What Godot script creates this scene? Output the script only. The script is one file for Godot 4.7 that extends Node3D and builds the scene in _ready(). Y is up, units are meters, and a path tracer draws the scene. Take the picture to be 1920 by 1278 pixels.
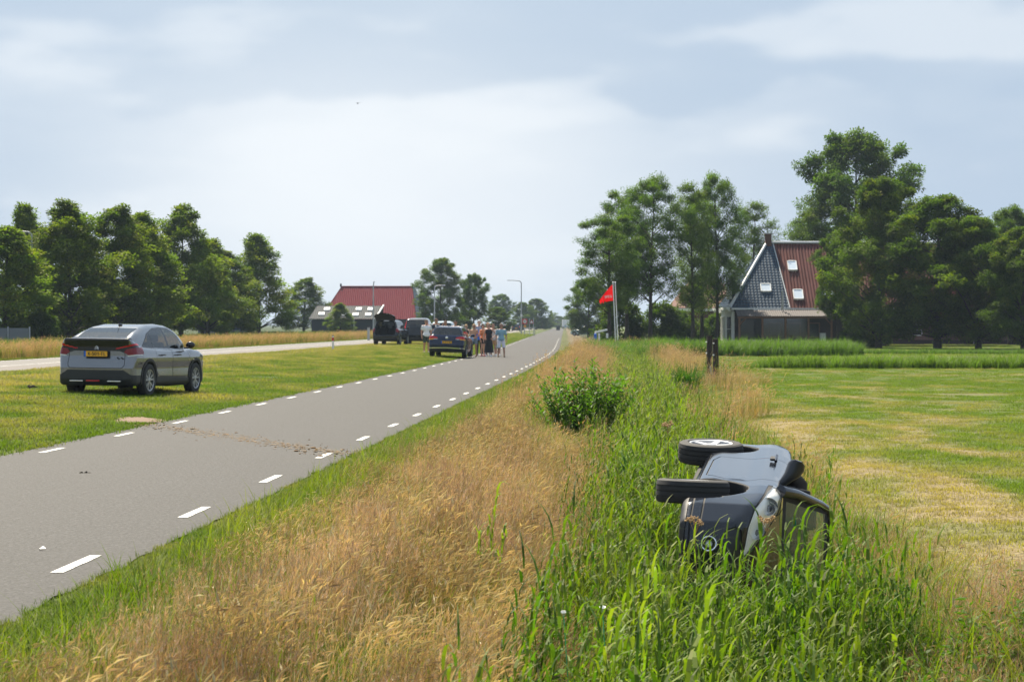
extends Node3D
# A country lane on a hazy summer day: a small car on its side in the ditch, parked cars, bystanders, trees and farms.

const SUN_AZ := -20.0
const SUN_EL := 54.0
const EXPOSURE := 2.25

func _ready() -> void:
	var cam := Camera3D.new()
	cam.name = "camera"
	cam.fov = 18.4
	cam.near = 0.3
	cam.far = 5000.0
	cam.position = Vector3(0, 1.65, 0)
	cam.rotation.x = deg_to_rad(-0.45)
	var at := CameraAttributesPhysical.new()
	at.frustum_focal_length = 74.1
	at.frustum_near = 0.3
	at.frustum_far = 5000.0
	at.frustum_focus_distance = 21.0
	at.exposure_aperture = 8.0
	cam.attributes = at
	cam.fov = 18.4
	add_child(cam, true)
	cam.current = true
	var sun := DirectionalLight3D.new()
	sun.name = "sun"
	add_child(sun, true)
	var a := deg_to_rad(SUN_AZ)
	var e := deg_to_rad(SUN_EL)
	sun.look_at_from_position(Vector3(sin(a) * cos(e), sin(e), -cos(a) * cos(e)), Vector3.ZERO)
	sun.light_energy = 1.6
	sun.light_color = Color(1.0, 0.95, 0.86)
	sun.light_angular_distance = 0.6
	sun.shadow_enabled = true
	var we := WorldEnvironment.new()
	we.name = "environment"
	var env := Environment.new()
	env.background_mode = Environment.BG_SKY
	env.sky = Sky.new()
	env.sky.sky_material = sky()
	env.tonemap_mode = Environment.TONE_MAPPER_LINEAR
	env.tonemap_exposure = EXPOSURE
	env.sdfgi_enabled = true
	env.ssao_enabled = true
	env.ssil_enabled = true
	env.fog_enabled = true
	env.fog_light_color = Color(0.78, 0.86, 0.95)
	env.fog_density = 0.00016
	we.environment = env
	add_child(we, true)

	nz1.seed = 5
	nz1.frequency = 0.09
	nz1.fractal_octaves = 3
	nz2.seed = 11
	nz2.frequency = 0.05
	nz2.fractal_octaves = 2
	profile_tab = pv([1.75, -0.03, 1.95, -0.004, 2.25, -0.002, 3.0, -0.03, 3.8, -0.14, 4.8, -0.5, 5.6, -1.0, 6.2, -1.2, 6.9, -1.15, 7.5, -0.8, 8.2, -0.4, 9.0, -0.3, 40, -0.3, 2000, -0.3])
	materials()
	terrain()
	roads()
	var t0 := Time.get_ticks_msec()
	farmhouse()
	barn_wing()
	villa()
	red_barn()
	shed()
	trees()
	print("built ", Time.get_ticks_msec() - t0)
	cars()
	print("cars ", Time.get_ticks_msec() - t0)
	people()
	print("people ", Time.get_ticks_msec() - t0)
	furniture()
	litter()
	verges()
	print("all ", Time.get_ticks_msec() - t0)

# ------------------------------------------------------------------ sky
var sn := FastNoiseLite.new()

# radiance of the hazy, thinly clouded sky towards azimuth az and elevation el (degrees, 0 = straight ahead)
func sky_colour(az: float, el: float) -> Color:
	var blue := Color(0.385, 0.515, 0.69)
	var white := Color(0.86, 0.905, 0.945)
	var grey := Color(0.58, 0.67, 0.77)
	var ca := cos(deg_to_rad(az))
	var sa := sin(deg_to_rad(az))
	var ce := cos(deg_to_rad(el))
	var d := Vector3(sa * ce, sin(deg_to_rad(el)), ca * ce)
	var k := Vector3(12, 44, 12)
	var n := sn.get_noise_3dv(d * k)
	var f := sn.get_noise_3dv(d * k * 3.7 + Vector3(40, 3, 9))
	var w := n * 0.75 + f * 0.35
	# thin veil: more of it low down and towards the sun
	var sunward := exp(-pow(wrapf(az + 5.0, -180, 180) / 12.0, 2.0))
	var veil := 0.34 + 0.2 * exp(-el / 9.0) + 0.42 * sunward * exp(-el / 30.0) + w * 0.4
	var c := blue.lerp(grey, clampf(veil, 0, 1))
	# the pale bank of cloud that glows in front of the sun
	var top := 6.2 + 0.5 * sin(az * 0.9 + 0.6) + 2.2 * n + 2.0 * f
	var x := (az + 4.0) / (9.5 if az > -4.0 else 6.0)
	var bank := (0.75 * smoothstep(0.0, 0.7, top - el) + 0.25 * smoothstep(0.0, 3.5, top - el)) * exp(-x * x) * 0.8 * smoothstep(-2.5, 2.0, el)
	c = c.lerp(white, clampf(bank * 1.0, 0, 1))
	var gx := (az + 4.8) / 5.5
	var gy := (el - 4.0) / 3.2
	c = c.lerp(Color(0.88, 0.92, 0.955), 0.6 * exp(-gx * gx - gy * gy))
	# wisps high on the right
	c = c.lerp(white, clampf(smoothstep(0.08, 0.5, f + 0.4 * n) * 0.34 + smoothstep(0.0, 0.5, n + 0.5 * f) * 0.12, 0, 1))
	# glow of the sun behind the veil
	var a := deg_to_rad(SUN_AZ)
	var e := deg_to_rad(SUN_EL)
	var sd := Vector3(sin(a) * cos(e), sin(e), cos(a) * cos(e))
	var ang := rad_to_deg(acos(clampf(d.dot(sd), -1, 1)))
	c = c * (1.0 + 1.1 * exp(-ang / 14.0) + 0.12 * exp(-ang / 50.0))
	# haze at the horizon
	c = c.lerp(Color(0.66, 0.745, 0.83), 0.55 * exp(-maxf(el, 0.0) / 1.1))
	if el < 0.0:
		c = c.lerp(Color(0.3, 0.32, 0.22), clampf(-el / 3.0, 0, 1))
	return c

func sky_part(w: int, h: int, el0: float, el1: float) -> Image:
	var data := PackedFloat32Array()
	data.resize(w * h * 3)
	var i := 0
	for y in h:
		var el := lerpf(el1, el0, (y + 0.5) / h)
		for x in w:
			var c := sky_colour(wrapf((x + 0.5) / w * 360.0, -180.0, 180.0), el)
			data[i] = c.r / EXPOSURE
			data[i + 1] = c.g / EXPOSURE
			data[i + 2] = c.b / EXPOSURE
			i += 3
	return Image.create_from_data(w, h, false, Image.FORMAT_RGBF, data.to_byte_array())

func sky() -> PanoramaSkyMaterial:
	sn.seed = 21
	sn.frequency = 0.12
	sn.fractal_octaves = 5
	var im := sky_part(512, 256, -90, 90)
	im.resize(4096, 2048, Image.INTERPOLATE_CUBIC)
	# the band that the clouds show in most detail: 0 to 14 degrees, rows of 180/2048 degrees
	var rows := 160
	var top := 90.0 - (1024 - rows) * 180.0 / 2048.0
	var band := sky_part(4096, rows, 0.0, top)
	im.blit_rect(band, Rect2i(0, 0, 4096, rows), Vector2i(0, 1024 - rows))
	var m := PanoramaSkyMaterial.new()
	m.panorama = ImageTexture.create_from_image(im)
	return m

# ------------------------------------------------------------------ materials
func materials() -> void:
	M.black = mat(0.012, 0.012, 0.013, 0.75)
	M.plastic = mat(0.022, 0.023, 0.026, 0.55)
	M.plastic_smooth = mat(0.02, 0.022, 0.028, 0.32)
	M.gloss_black = mat(0.012, 0.012, 0.014, 0.12)
	M.seat = mat(0.03, 0.03, 0.033, 0.9)
	M.tyre = mat(0.022, 0.022, 0.023, 0.8)
	M.dark_metal = mat(0.035, 0.035, 0.038, 0.5, 0.4)
	M.rim = mat(0.45, 0.46, 0.48, 0.3, 0.8)
	M.rim_bright = mat(0.62, 0.63, 0.65, 0.35, 0.55)
	M.chrome = mat(0.75, 0.76, 0.78, 0.15, 0.9)
	M.silver = mat(0.2, 0.202, 0.208, 0.22, 0.85)
	M.silver.clearcoat_enabled = true
	M.silver.clearcoat = 1.0
	M.silver.clearcoat_roughness = 0.05
	for q in [["navy", 0.006, 0.014, 0.045], ["black_paint", 0.009, 0.012, 0.02], ["van_paint", 0.009, 0.011, 0.016], ["red_paint", 0.2, 0.02, 0.025], ["pale_paint", 0.4, 0.5, 0.55]]:
		var m := mat(q[1], q[2], q[3], 0.18)
		m.metallic_specular = 0.35
		m.clearcoat_enabled = true
		m.clearcoat = 0.7 if q[0] == "black_paint" else 0.6
		m.clearcoat_roughness = 0.06
		M[q[0]] = m
	M.red = mat(0.5, 0.008, 0.012, 0.15)
	M.dark_red = mat(0.2, 0.006, 0.014, 0.12)
	M.amber = mat(0.8, 0.32, 0.02, 0.3)
	M.lens = mat(0.62, 0.64, 0.62, 0.12, 0.25)
	M.plate = mat(0.85, 0.42, 0.015, 0.5)
	M.blue = mat(0.01, 0.12, 0.55, 0.5)
	M.ink = mat(0.008, 0.008, 0.008, 0.5)
	M.green = mat(0.02, 0.4, 0.2, 0.5)
	for q in [["glass", 0.02, 0.024, 0.026, 0.55], ["dark_glass", 0.01, 0.012, 0.014, 0.86], ["clear_glass", 0.035, 0.1, 0.09, 0.5], ["pane_clear", 0.03, 0.04, 0.045, 0.35]]:
		var m := mat(q[1], q[2], q[3], 0.03)
		m.transparency = BaseMaterial3D.TRANSPARENCY_ALPHA
		m.albedo_color.a = q[4]
		m.metallic_specular = 0.6
		M[q[0]] = m
	M.lamp_glass = mat(0.6, 0.62, 0.6, 0.04)
	M.lamp_glass.transparency = BaseMaterial3D.TRANSPARENCY_ALPHA
	M.lamp_glass.albedo_color.a = 0.18
	M.reflector = mat(0.85, 0.85, 0.83, 0.3, 0.0)
	M.pane = mat(0.02, 0.025, 0.03, 0.06)
	M.skylight = mat(0.6, 0.68, 0.78, 0.2)
	M.white = mat(0.72, 0.73, 0.73, 0.5)
	M.paint = mat(0.72, 0.72, 0.7, 0.7)
	M.paint.albedo_texture = noise_tex(0.05, 4, Color(0.78, 0.78, 0.77), Color(1, 1, 1), 256, 3)
	M.paint.uv1_triplanar = true
	M.paint.uv1_world_triplanar = true
	M.brick = mat(0.16, 0.075, 0.05, 0.85)
	M.dark_brick = mat(0.05, 0.035, 0.03, 0.85)
	M.pink_brick = mat(0.27, 0.15, 0.13, 0.85)
	for k in ["brick", "dark_brick", "pink_brick"]:
		M[k].albedo_texture = noise_tex(0.06, 4, Color(0.6, 0.58, 0.58), Color(1, 1, 1), 256, 8)
		M[k].uv1_triplanar = true
		M[k].uv1_world_triplanar = true
		M[k].uv1_scale = Vector3(0.6, 1.4, 0.6)
	M.stone = mat(0.3, 0.29, 0.27, 0.85)
	M.glazed = mat(0.05, 0.075, 0.11, 0.6)
	M.glazed.metallic_specular = 0.12
	M.ridge = mat(0.5, 0.52, 0.54, 0.4)
	M.red_roof = mat(0.18, 0.07, 0.062, 0.8)
	M.red_roof.albedo_texture = noise_tex(0.02, 4, Color(0.55, 0.5, 0.5), Color(1, 1, 1), 256, 12)
	M.red_roof.uv1_triplanar = true
	M.red_roof.uv1_world_triplanar = true
	M.red_roof.uv1_scale = Vector3(0.25, 0.05, 0.05)
	M.orange_roof = mat(0.13, 0.055, 0.035, 0.8)
	M.flat_red = mat(0.165, 0.036, 0.041, 0.9)
	M.flat_red.metallic_specular = 0.15
	M.red_roof.metallic_specular = 0.2
	M.slate = mat(0.05, 0.07, 0.1, 0.8)
	M.slate.metallic_specular = 0.12
	M.fibre = mat(0.075, 0.065, 0.065, 0.8)
	M.fibre_grey = mat(0.11, 0.112, 0.11, 0.95)
	M.fibre_grey.metallic_specular = 0.2
	M.wood = mat(0.17, 0.085, 0.045, 0.75)
	M.dark_wood = mat(0.02, 0.026, 0.03, 0.8)
	M.pale_wood = mat(0.4, 0.34, 0.27, 0.8)
	M.old_wood = mat(0.06, 0.042, 0.036, 0.9)
	M.old_wood.albedo_texture = noise_tex(0.03, 4, Color(0.5, 0.48, 0.47), Color(1, 1, 1), 256, 31)
	M.old_wood.uv1_triplanar = true
	M.old_wood.uv1_scale = Vector3(6, 0.7, 6)
	M.steel = mat(0.5, 0.5, 0.5, 0.35, 0.7)
	M.galvanised = mat(0.4, 0.41, 0.42, 0.55, 0.1)
	M.lamp_grey = mat(0.5, 0.52, 0.54, 0.5)
	M.fence_grey = mat(0.16, 0.17, 0.18, 0.7)
	M.blue_grey = mat(0.05, 0.075, 0.11, 0.7)
	M.sign_red = mat(0.5, 0.02, 0.02, 0.5)
	M.flag = mat(0.5, 0.008, 0.008, 0.9)
	M.flag.metallic_specular = 0.1
	M.flag.backlight_enabled = true
	M.flag.backlight = Color(0.75, 0.03, 0.025)
	M.bark = mat(0.085, 0.068, 0.05, 0.9)
	M.bark.albedo_texture = noise_tex(0.03, 4, Color(0.5, 0.5, 0.48), Color(1, 1, 1), 256, 17)
	M.bark.uv1_triplanar = true
	M.bark.uv1_scale = Vector3(2.0, 0.4, 2.0)
	M.clod = vmat(0.95)
	M.leaf = vmat(0.6, Color(0.9, 1.0, 0.3), 0.17)
	M.grass = vmat(0.6, Color(0.9, 0.95, 0.4), 0.2)
	M.straw = vmat(0.6, Color(0.8, 0.72, 0.5), 0.3)
	M.reed = vmat(0.55, Color(0.9, 1.0, 0.35), 0.25)
	M.soil = vmat(0.95)
	M.soil.albedo_texture = noise_tex(0.04, 5, Color(0.45, 0.45, 0.45), Color(1, 1, 1), 512, 4)
	M.soil.uv1_triplanar = true
	M.soil.uv1_world_triplanar = true
	M.soil.uv1_scale = Vector3(0.7, 0.7, 0.7)
	# asphalt: pale and dark chippings in a grey binder
	M.asphalt = vmat(0.74, Color(0, 0, 0), 0.42)
	M.asphalt.albedo_color = lin(0.088, 0.087, 0.099)
	M.asphalt.albedo_texture = grains(1024, 9, 0.88)
	M.asphalt.normal_enabled = true
	M.asphalt.normal_texture = bumps(512)
	M.asphalt.normal_scale = 0.6
	M.concrete = vmat(0.85, Color(0, 0, 0), 0.3)
	M.concrete.albedo_color = lin(0.22, 0.21, 0.2)
	M.concrete.albedo_texture = noise_tex(0.05, 5, Color(0.75, 0.75, 0.75), Color(1, 1, 1), 512, 6)
	for k in ["asphalt", "concrete"]:
		M[k].uv1_triplanar = true
		M[k].uv1_world_triplanar = true
		M[k].uv1_scale = Vector3(0.36, 0.36, 0.36)
	var rng := RandomNumberGenerator.new()
	rng.seed = 3
	M.leaf_big = leaf_ball(rng, 22, 0.36, 0.185, 0.6)
	M.leaf_small = leaf_ball(rng, 24, 0.36, 0.15, 0.5)

func grains(size: int, sd: int, depth: float) -> ImageTexture:
	var a := FastNoiseLite.new()
	a.noise_type = FastNoiseLite.TYPE_CELLULAR
	a.cellular_return_type = FastNoiseLite.RETURN_CELL_VALUE
	a.frequency = 0.13
	a.seed = sd
	var im := a.get_seamless_image(size, size)
	var b := FastNoiseLite.new()
	b.seed = sd + 1
	b.frequency = 0.03
	b.fractal_octaves = 4
	var im2 := b.get_seamless_image(size, size)
	var d1 := im.get_data()
	var d2 := im2.get_data()
	var step1 := d1.size() / (size * size)
	var step2 := d2.size() / (size * size)
	var out := PackedByteArray()
	out.resize(size * size * 3)
	for i in size * size:
		var g := d1[i * step1] / 255.0
		var v := 1.0 - depth + depth * pow(g, 1.7)
		v *= 0.7 + 0.3 * d2[i * step2] / 255.0
		out[i * 3] = int(v * 255.0)
		out[i * 3 + 1] = int(v * 252.0)
		out[i * 3 + 2] = int(v * 247.0)
	return ImageTexture.create_from_image(Image.create_from_data(size, size, false, Image.FORMAT_RGB8, out))

func bumps(size: int) -> NoiseTexture2D:
	var a := FastNoiseLite.new()
	a.noise_type = FastNoiseLite.TYPE_CELLULAR
	a.frequency = 0.12
	a.seed = 9
	var t := NoiseTexture2D.new()
	t.width = size
	t.height = size
	t.seamless = true
	t.as_normal_map = true
	t.bump_strength = 3.0
	t.noise = a
	return t

# ------------------------------------------------------------------ mesh helper
class MB:
	var v := PackedVector3Array()
	var n := PackedVector3Array()
	var c := PackedColorArray()
	var col := Color(1, 1, 1)
	func tri(a: Vector3, b: Vector3, d: Vector3, na: Vector3, nb: Vector3, nd: Vector3) -> void:
		if (d - a).cross(b - a).dot(na + nb + nd) < 0.0:
			var t := b
			b = d
			d = t
			t = nb
			nb = nd
			nd = t
		v.push_back(a); v.push_back(b); v.push_back(d)
		n.push_back(na); n.push_back(nb); n.push_back(nd)
		c.push_back(col); c.push_back(col); c.push_back(col)
	func quad(a: Vector3, b: Vector3, d: Vector3, e: Vector3, nn: Vector3) -> void:
		tri(a, b, d, nn, nn, nn)
		tri(a, d, e, nn, nn, nn)
	func flat(a: Vector3, b: Vector3, d: Vector3, out: Vector3) -> void:
		var nn := (b - a).cross(d - a).normalized()
		if nn.dot(out) < 0.0:
			nn = -nn
		tri(a, b, d, nn, nn, nn)
	func flat4(a: Vector3, b: Vector3, d: Vector3, e: Vector3, out: Vector3) -> void:
		flat(a, b, d, out)
		flat(a, d, e, out)
	# box with a small chamfer
	func box(center: Vector3, size: Vector3, xf := Transform3D(), ch := 0.0) -> void:
		var h := size * 0.5
		ch = minf(ch, minf(h.x, minf(h.y, h.z)) * 0.5)
		for ax in 3:
			for s in [-1.0, 1.0]:
				var nn := Vector3.ZERO
				nn[ax] = s
				var u := (ax + 1) % 3
				var w := (ax + 2) % 3
				var pts := []
				for q in [[-1, -1], [1, -1], [1, 1], [-1, 1]]:
					var p := Vector3.ZERO
					p[ax] = s * h[ax]
					p[u] = q[0] * (h[u] - ch)
					p[w] = q[1] * (h[w] - ch)
					pts.append(xf * (center + p))
				quad(pts[0], pts[1], pts[2], pts[3], (xf.basis * nn).normalized())
		if ch > 0.0:
			for ax in 3:
				var u := (ax + 1) % 3
				var w := (ax + 2) % 3
				for su in [-1.0, 1.0]:
					for sw in [-1.0, 1.0]:
						var pts := []
						for k in [[-1, 0], [1, 0], [1, 1], [-1, 1]]:
							var p := Vector3.ZERO
							p[ax] = k[0] * (h[ax] - ch)
							p[u] = su * (h[u] - (ch if k[1] == 1 else 0.0))
							p[w] = sw * (h[w] - (0.0 if k[1] == 1 else ch))
							pts.append(xf * (center + p))
						var nn := Vector3.ZERO
						nn[u] = su
						nn[w] = sw
						quad(pts[0], pts[1], pts[2], pts[3], (xf.basis * nn).normalized())
	func tube(path: Array, radii: Array, sides := 6, cap := true) -> void:
		var rings := []
		var m := path.size()
		var prev := Vector3.ZERO
		for i in m:
			var d: Vector3 = (path[mini(i + 1, m - 1)] - path[maxi(i - 1, 0)]).normalized()
			var a: Vector3
			if prev == Vector3.ZERO:
				a = d.cross(Vector3(0.31, 0.2, 0.93)).normalized()
			else:
				a = (prev - d * prev.dot(d)).normalized()
			prev = a
			var b := d.cross(a)
			var ring := []
			for k in sides:
				var t := TAU * k / sides
				var r := a * cos(t) + b * sin(t)
				ring.append([path[i] + r * radii[i], r])
			rings.append(ring)
		for i in m - 1:
			for k in sides:
				var p: Array = rings[i][k]
				var q: Array = rings[i][(k + 1) % sides]
				var r: Array = rings[i + 1][(k + 1) % sides]
				var s: Array = rings[i + 1][k]
				tri(p[0], q[0], r[0], p[1], q[1], r[1])
				tri(p[0], r[0], s[0], p[1], r[1], s[1])
		if cap:
			for e in [0, m - 1]:
				var d: Vector3 = (path[0] - path[1]).normalized() if e == 0 else (path[m - 1] - path[m - 2]).normalized()
				for k in range(1, sides - 1):
					tri(rings[e][0][0], rings[e][k][0], rings[e][k + 1][0], d, d, d)
	# lathe of (radius, height) pairs about the axis z of xf
	func lathe(prof: Array, xf: Transform3D, sides := 24, smooth := false) -> void:
		for i in prof.size() - 1:
			var a: Vector2 = prof[i]
			var b: Vector2 = prof[i + 1]
			var t := (b - a).normalized()
			var pn := Vector2(t.y, -t.x)
			for k in sides:
				var t0 := TAU * k / sides
				var t1 := TAU * (k + 1) / sides
				var d0 := Vector3(cos(t0), sin(t0), 0)
				var d1 := Vector3(cos(t1), sin(t1), 0)
				var z := Vector3(0, 0, 1)
				var n0 := (xf.basis * (d0 * pn.x + z * pn.y)).normalized()
				var n1 := (xf.basis * (d1 * pn.x + z * pn.y)).normalized()
				var p0 := xf * (d0 * a.x + z * a.y)
				var p1 := xf * (d1 * a.x + z * a.y)
				var p2 := xf * (d1 * b.x + z * b.y)
				var p3 := xf * (d0 * b.x + z * b.y)
				tri(p0, p1, p2, n0, n1, n1)
				tri(p0, p2, p3, n0, n1, n0)
	func ball(center: Vector3, r: Vector3, seg := 8) -> void:
		for i in seg:
			for k in seg * 2:
				var q := []
				for e in [[0, 0], [0, 1], [1, 1], [1, 0]]:
					var la: float = PI * (float(i + e[0]) / seg - 0.5)
					var lo: float = TAU * float(k + e[1]) / (seg * 2)
					var d := Vector3(cos(la) * cos(lo), sin(la), cos(la) * sin(lo))
					q.append([center + d * r, (d / r).normalized()])
				tri(q[0][0], q[1][0], q[2][0], q[0][1], q[1][1], q[2][1])
				tri(q[0][0], q[2][0], q[3][0], q[0][1], q[2][1], q[3][1])
	func add(o: MB, xf: Transform3D) -> void:
		for i in range(0, o.v.size(), 3):
			col = o.c[i]
			tri(xf * o.v[i], xf * o.v[i + 1], xf * o.v[i + 2], (xf.basis * o.n[i]).normalized(), (xf.basis * o.n[i + 1]).normalized(), (xf.basis * o.n[i + 2]).normalized())
	func mesh() -> ArrayMesh:
		var arr := []
		arr.resize(Mesh.ARRAY_MAX)
		arr[Mesh.ARRAY_VERTEX] = v
		arr[Mesh.ARRAY_NORMAL] = n
		arr[Mesh.ARRAY_COLOR] = c
		var m := ArrayMesh.new()
		m.add_surface_from_arrays(Mesh.PRIMITIVE_TRIANGLES, arr)
		return m

func put(called: String, mb, mat: Material, parent: Node3D = null) -> MeshInstance3D:
	var o := MeshInstance3D.new()
	o.mesh = mb.mesh() if mb is MB else mb
	o.material_override = null
	o.name = numbered(called, parent)
	for i in o.mesh.get_surface_count():
		o.set_surface_override_material(i, mat)
	(parent if parent else self).add_child(o, true)
	return o

var taken := {}
func numbered(called: String, parent: Node = null) -> String:
	var key := str(parent.get_instance_id() if parent else 0) + "/" + called
	var k: int = taken.get(key, 0)
	taken[key] = k + 1
	return called if k == 0 else "%s_%03d" % [called, k]

func tag(o: Node, label: String, category := "", group := "", kind := "") -> Node:
	o.set_meta("label", label)
	if category:
		o.set_meta("category", category)
	if group:
		o.set_meta("group", group)
	if kind:
		o.set_meta("kind", kind)
	return o

func thing(called: String, label: String, category: String, at := Vector3.ZERO, turn := 0.0, group := "") -> Node3D:
	var o := Node3D.new()
	o.name = numbered(called)
	add_child(o, true)
	o.position = at
	o.rotation.y = turn
	tag(o, label, category, group)
	return o

func copy_of(src: Node3D, called: String, label: String, at: Vector3, turn := 0.0, sc := Vector3.ONE, group := "") -> Node3D:
	var r: Node3D = src.duplicate()
	r.name = numbered(called)
	add_child(r, true)
	r.position = at
	r.rotation = Vector3(0, turn, 0)
	r.scale = sc
	r.set_meta("label", label)
	if group:
		r.set_meta("group", group)
	return r

func lin(r: float, g: float, b: float) -> Color:
	return Color(r, g, b).linear_to_srgb()

func mat(r: float, g: float, b: float, rough := 0.7, metal := 0.0) -> StandardMaterial3D:
	var m := StandardMaterial3D.new()
	m.albedo_color = lin(r, g, b)
	m.roughness = rough
	m.metallic = metal
	return m

func vmat(rough := 0.7, back := Color(0, 0, 0), spec := 0.3) -> StandardMaterial3D:
	var m := StandardMaterial3D.new()
	m.vertex_color_use_as_albedo = true
	m.roughness = rough
	m.metallic_specular = spec
	if back.r + back.g + back.b > 0.0:
		m.backlight_enabled = true
		m.backlight = back
	return m

func noise_tex(freq: float, oct: int, lo: Color, hi: Color, size := 512, seed_ := 1, kind := FastNoiseLite.TYPE_SIMPLEX_SMOOTH) -> NoiseTexture2D:
	var nz := FastNoiseLite.new()
	nz.seed = seed_
	nz.noise_type = kind
	nz.frequency = freq
	nz.fractal_octaves = oct
	var t := NoiseTexture2D.new()
	t.width = size
	t.height = size
	t.seamless = true
	t.noise = nz
	var g := Gradient.new()
	g.set_color(0, lo)
	g.set_color(1, hi)
	t.color_ramp = g
	return t

func height_tex(freq: float, oct: int, size := 512, seed_ := 1) -> NoiseTexture2D:
	return noise_tex(freq, oct, Color(0, 0, 0), Color(1, 1, 1), size, seed_)

func text_mesh(t: String, size: float, depth := 0.002, bold := true) -> Mesh:
	var m := TextMesh.new()
	var f := SystemFont.new()
	f.font_names = PackedStringArray(["Droid Sans"])
	f.font_weight = 700 if bold else 400
	m.font = f
	m.text = t
	m.font_size = 64
	m.pixel_size = size / 64.0
	m.depth = depth
	return m

# ------------------------------------------------------------------ signed distances and surface nets
static func poly_sd(p: Vector2, poly: PackedVector2Array) -> float:
	var d := 1e9
	var s := 1.0
	var j := poly.size() - 1
	for i in poly.size():
		var a := poly[i]
		var b := poly[j]
		var e := b - a
		var w := p - a
		var q := w - e * clampf(w.dot(e) / e.length_squared(), 0.0, 1.0)
		d = minf(d, q.length_squared())
		var c1 := p.y >= a.y
		var c2 := p.y < b.y
		var c3 := e.x * w.y > e.y * w.x
		if (c1 and c2 and c3) or (not c1 and not c2 and not c3):
			s = -s
		j = i
	return s * sqrt(d)

static func interp(tab: PackedVector2Array, x: float) -> float:
	if x <= tab[0].x:
		return tab[0].y
	for i in tab.size() - 1:
		if x <= tab[i + 1].x:
			return lerpf(tab[i].y, tab[i + 1].y, (x - tab[i].x) / (tab[i + 1].x - tab[i].x))
	return tab[tab.size() - 1].y

static func smax(a: float, b: float, k: float) -> float:
	var h := maxf(k - absf(a - b), 0.0) / k
	return maxf(a, b) + h * h * k * 0.25

static func smin(a: float, b: float, k: float) -> float:
	var h := maxf(k - absf(a - b), 0.0) / k
	return minf(a, b) - h * h * k * 0.25

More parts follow.
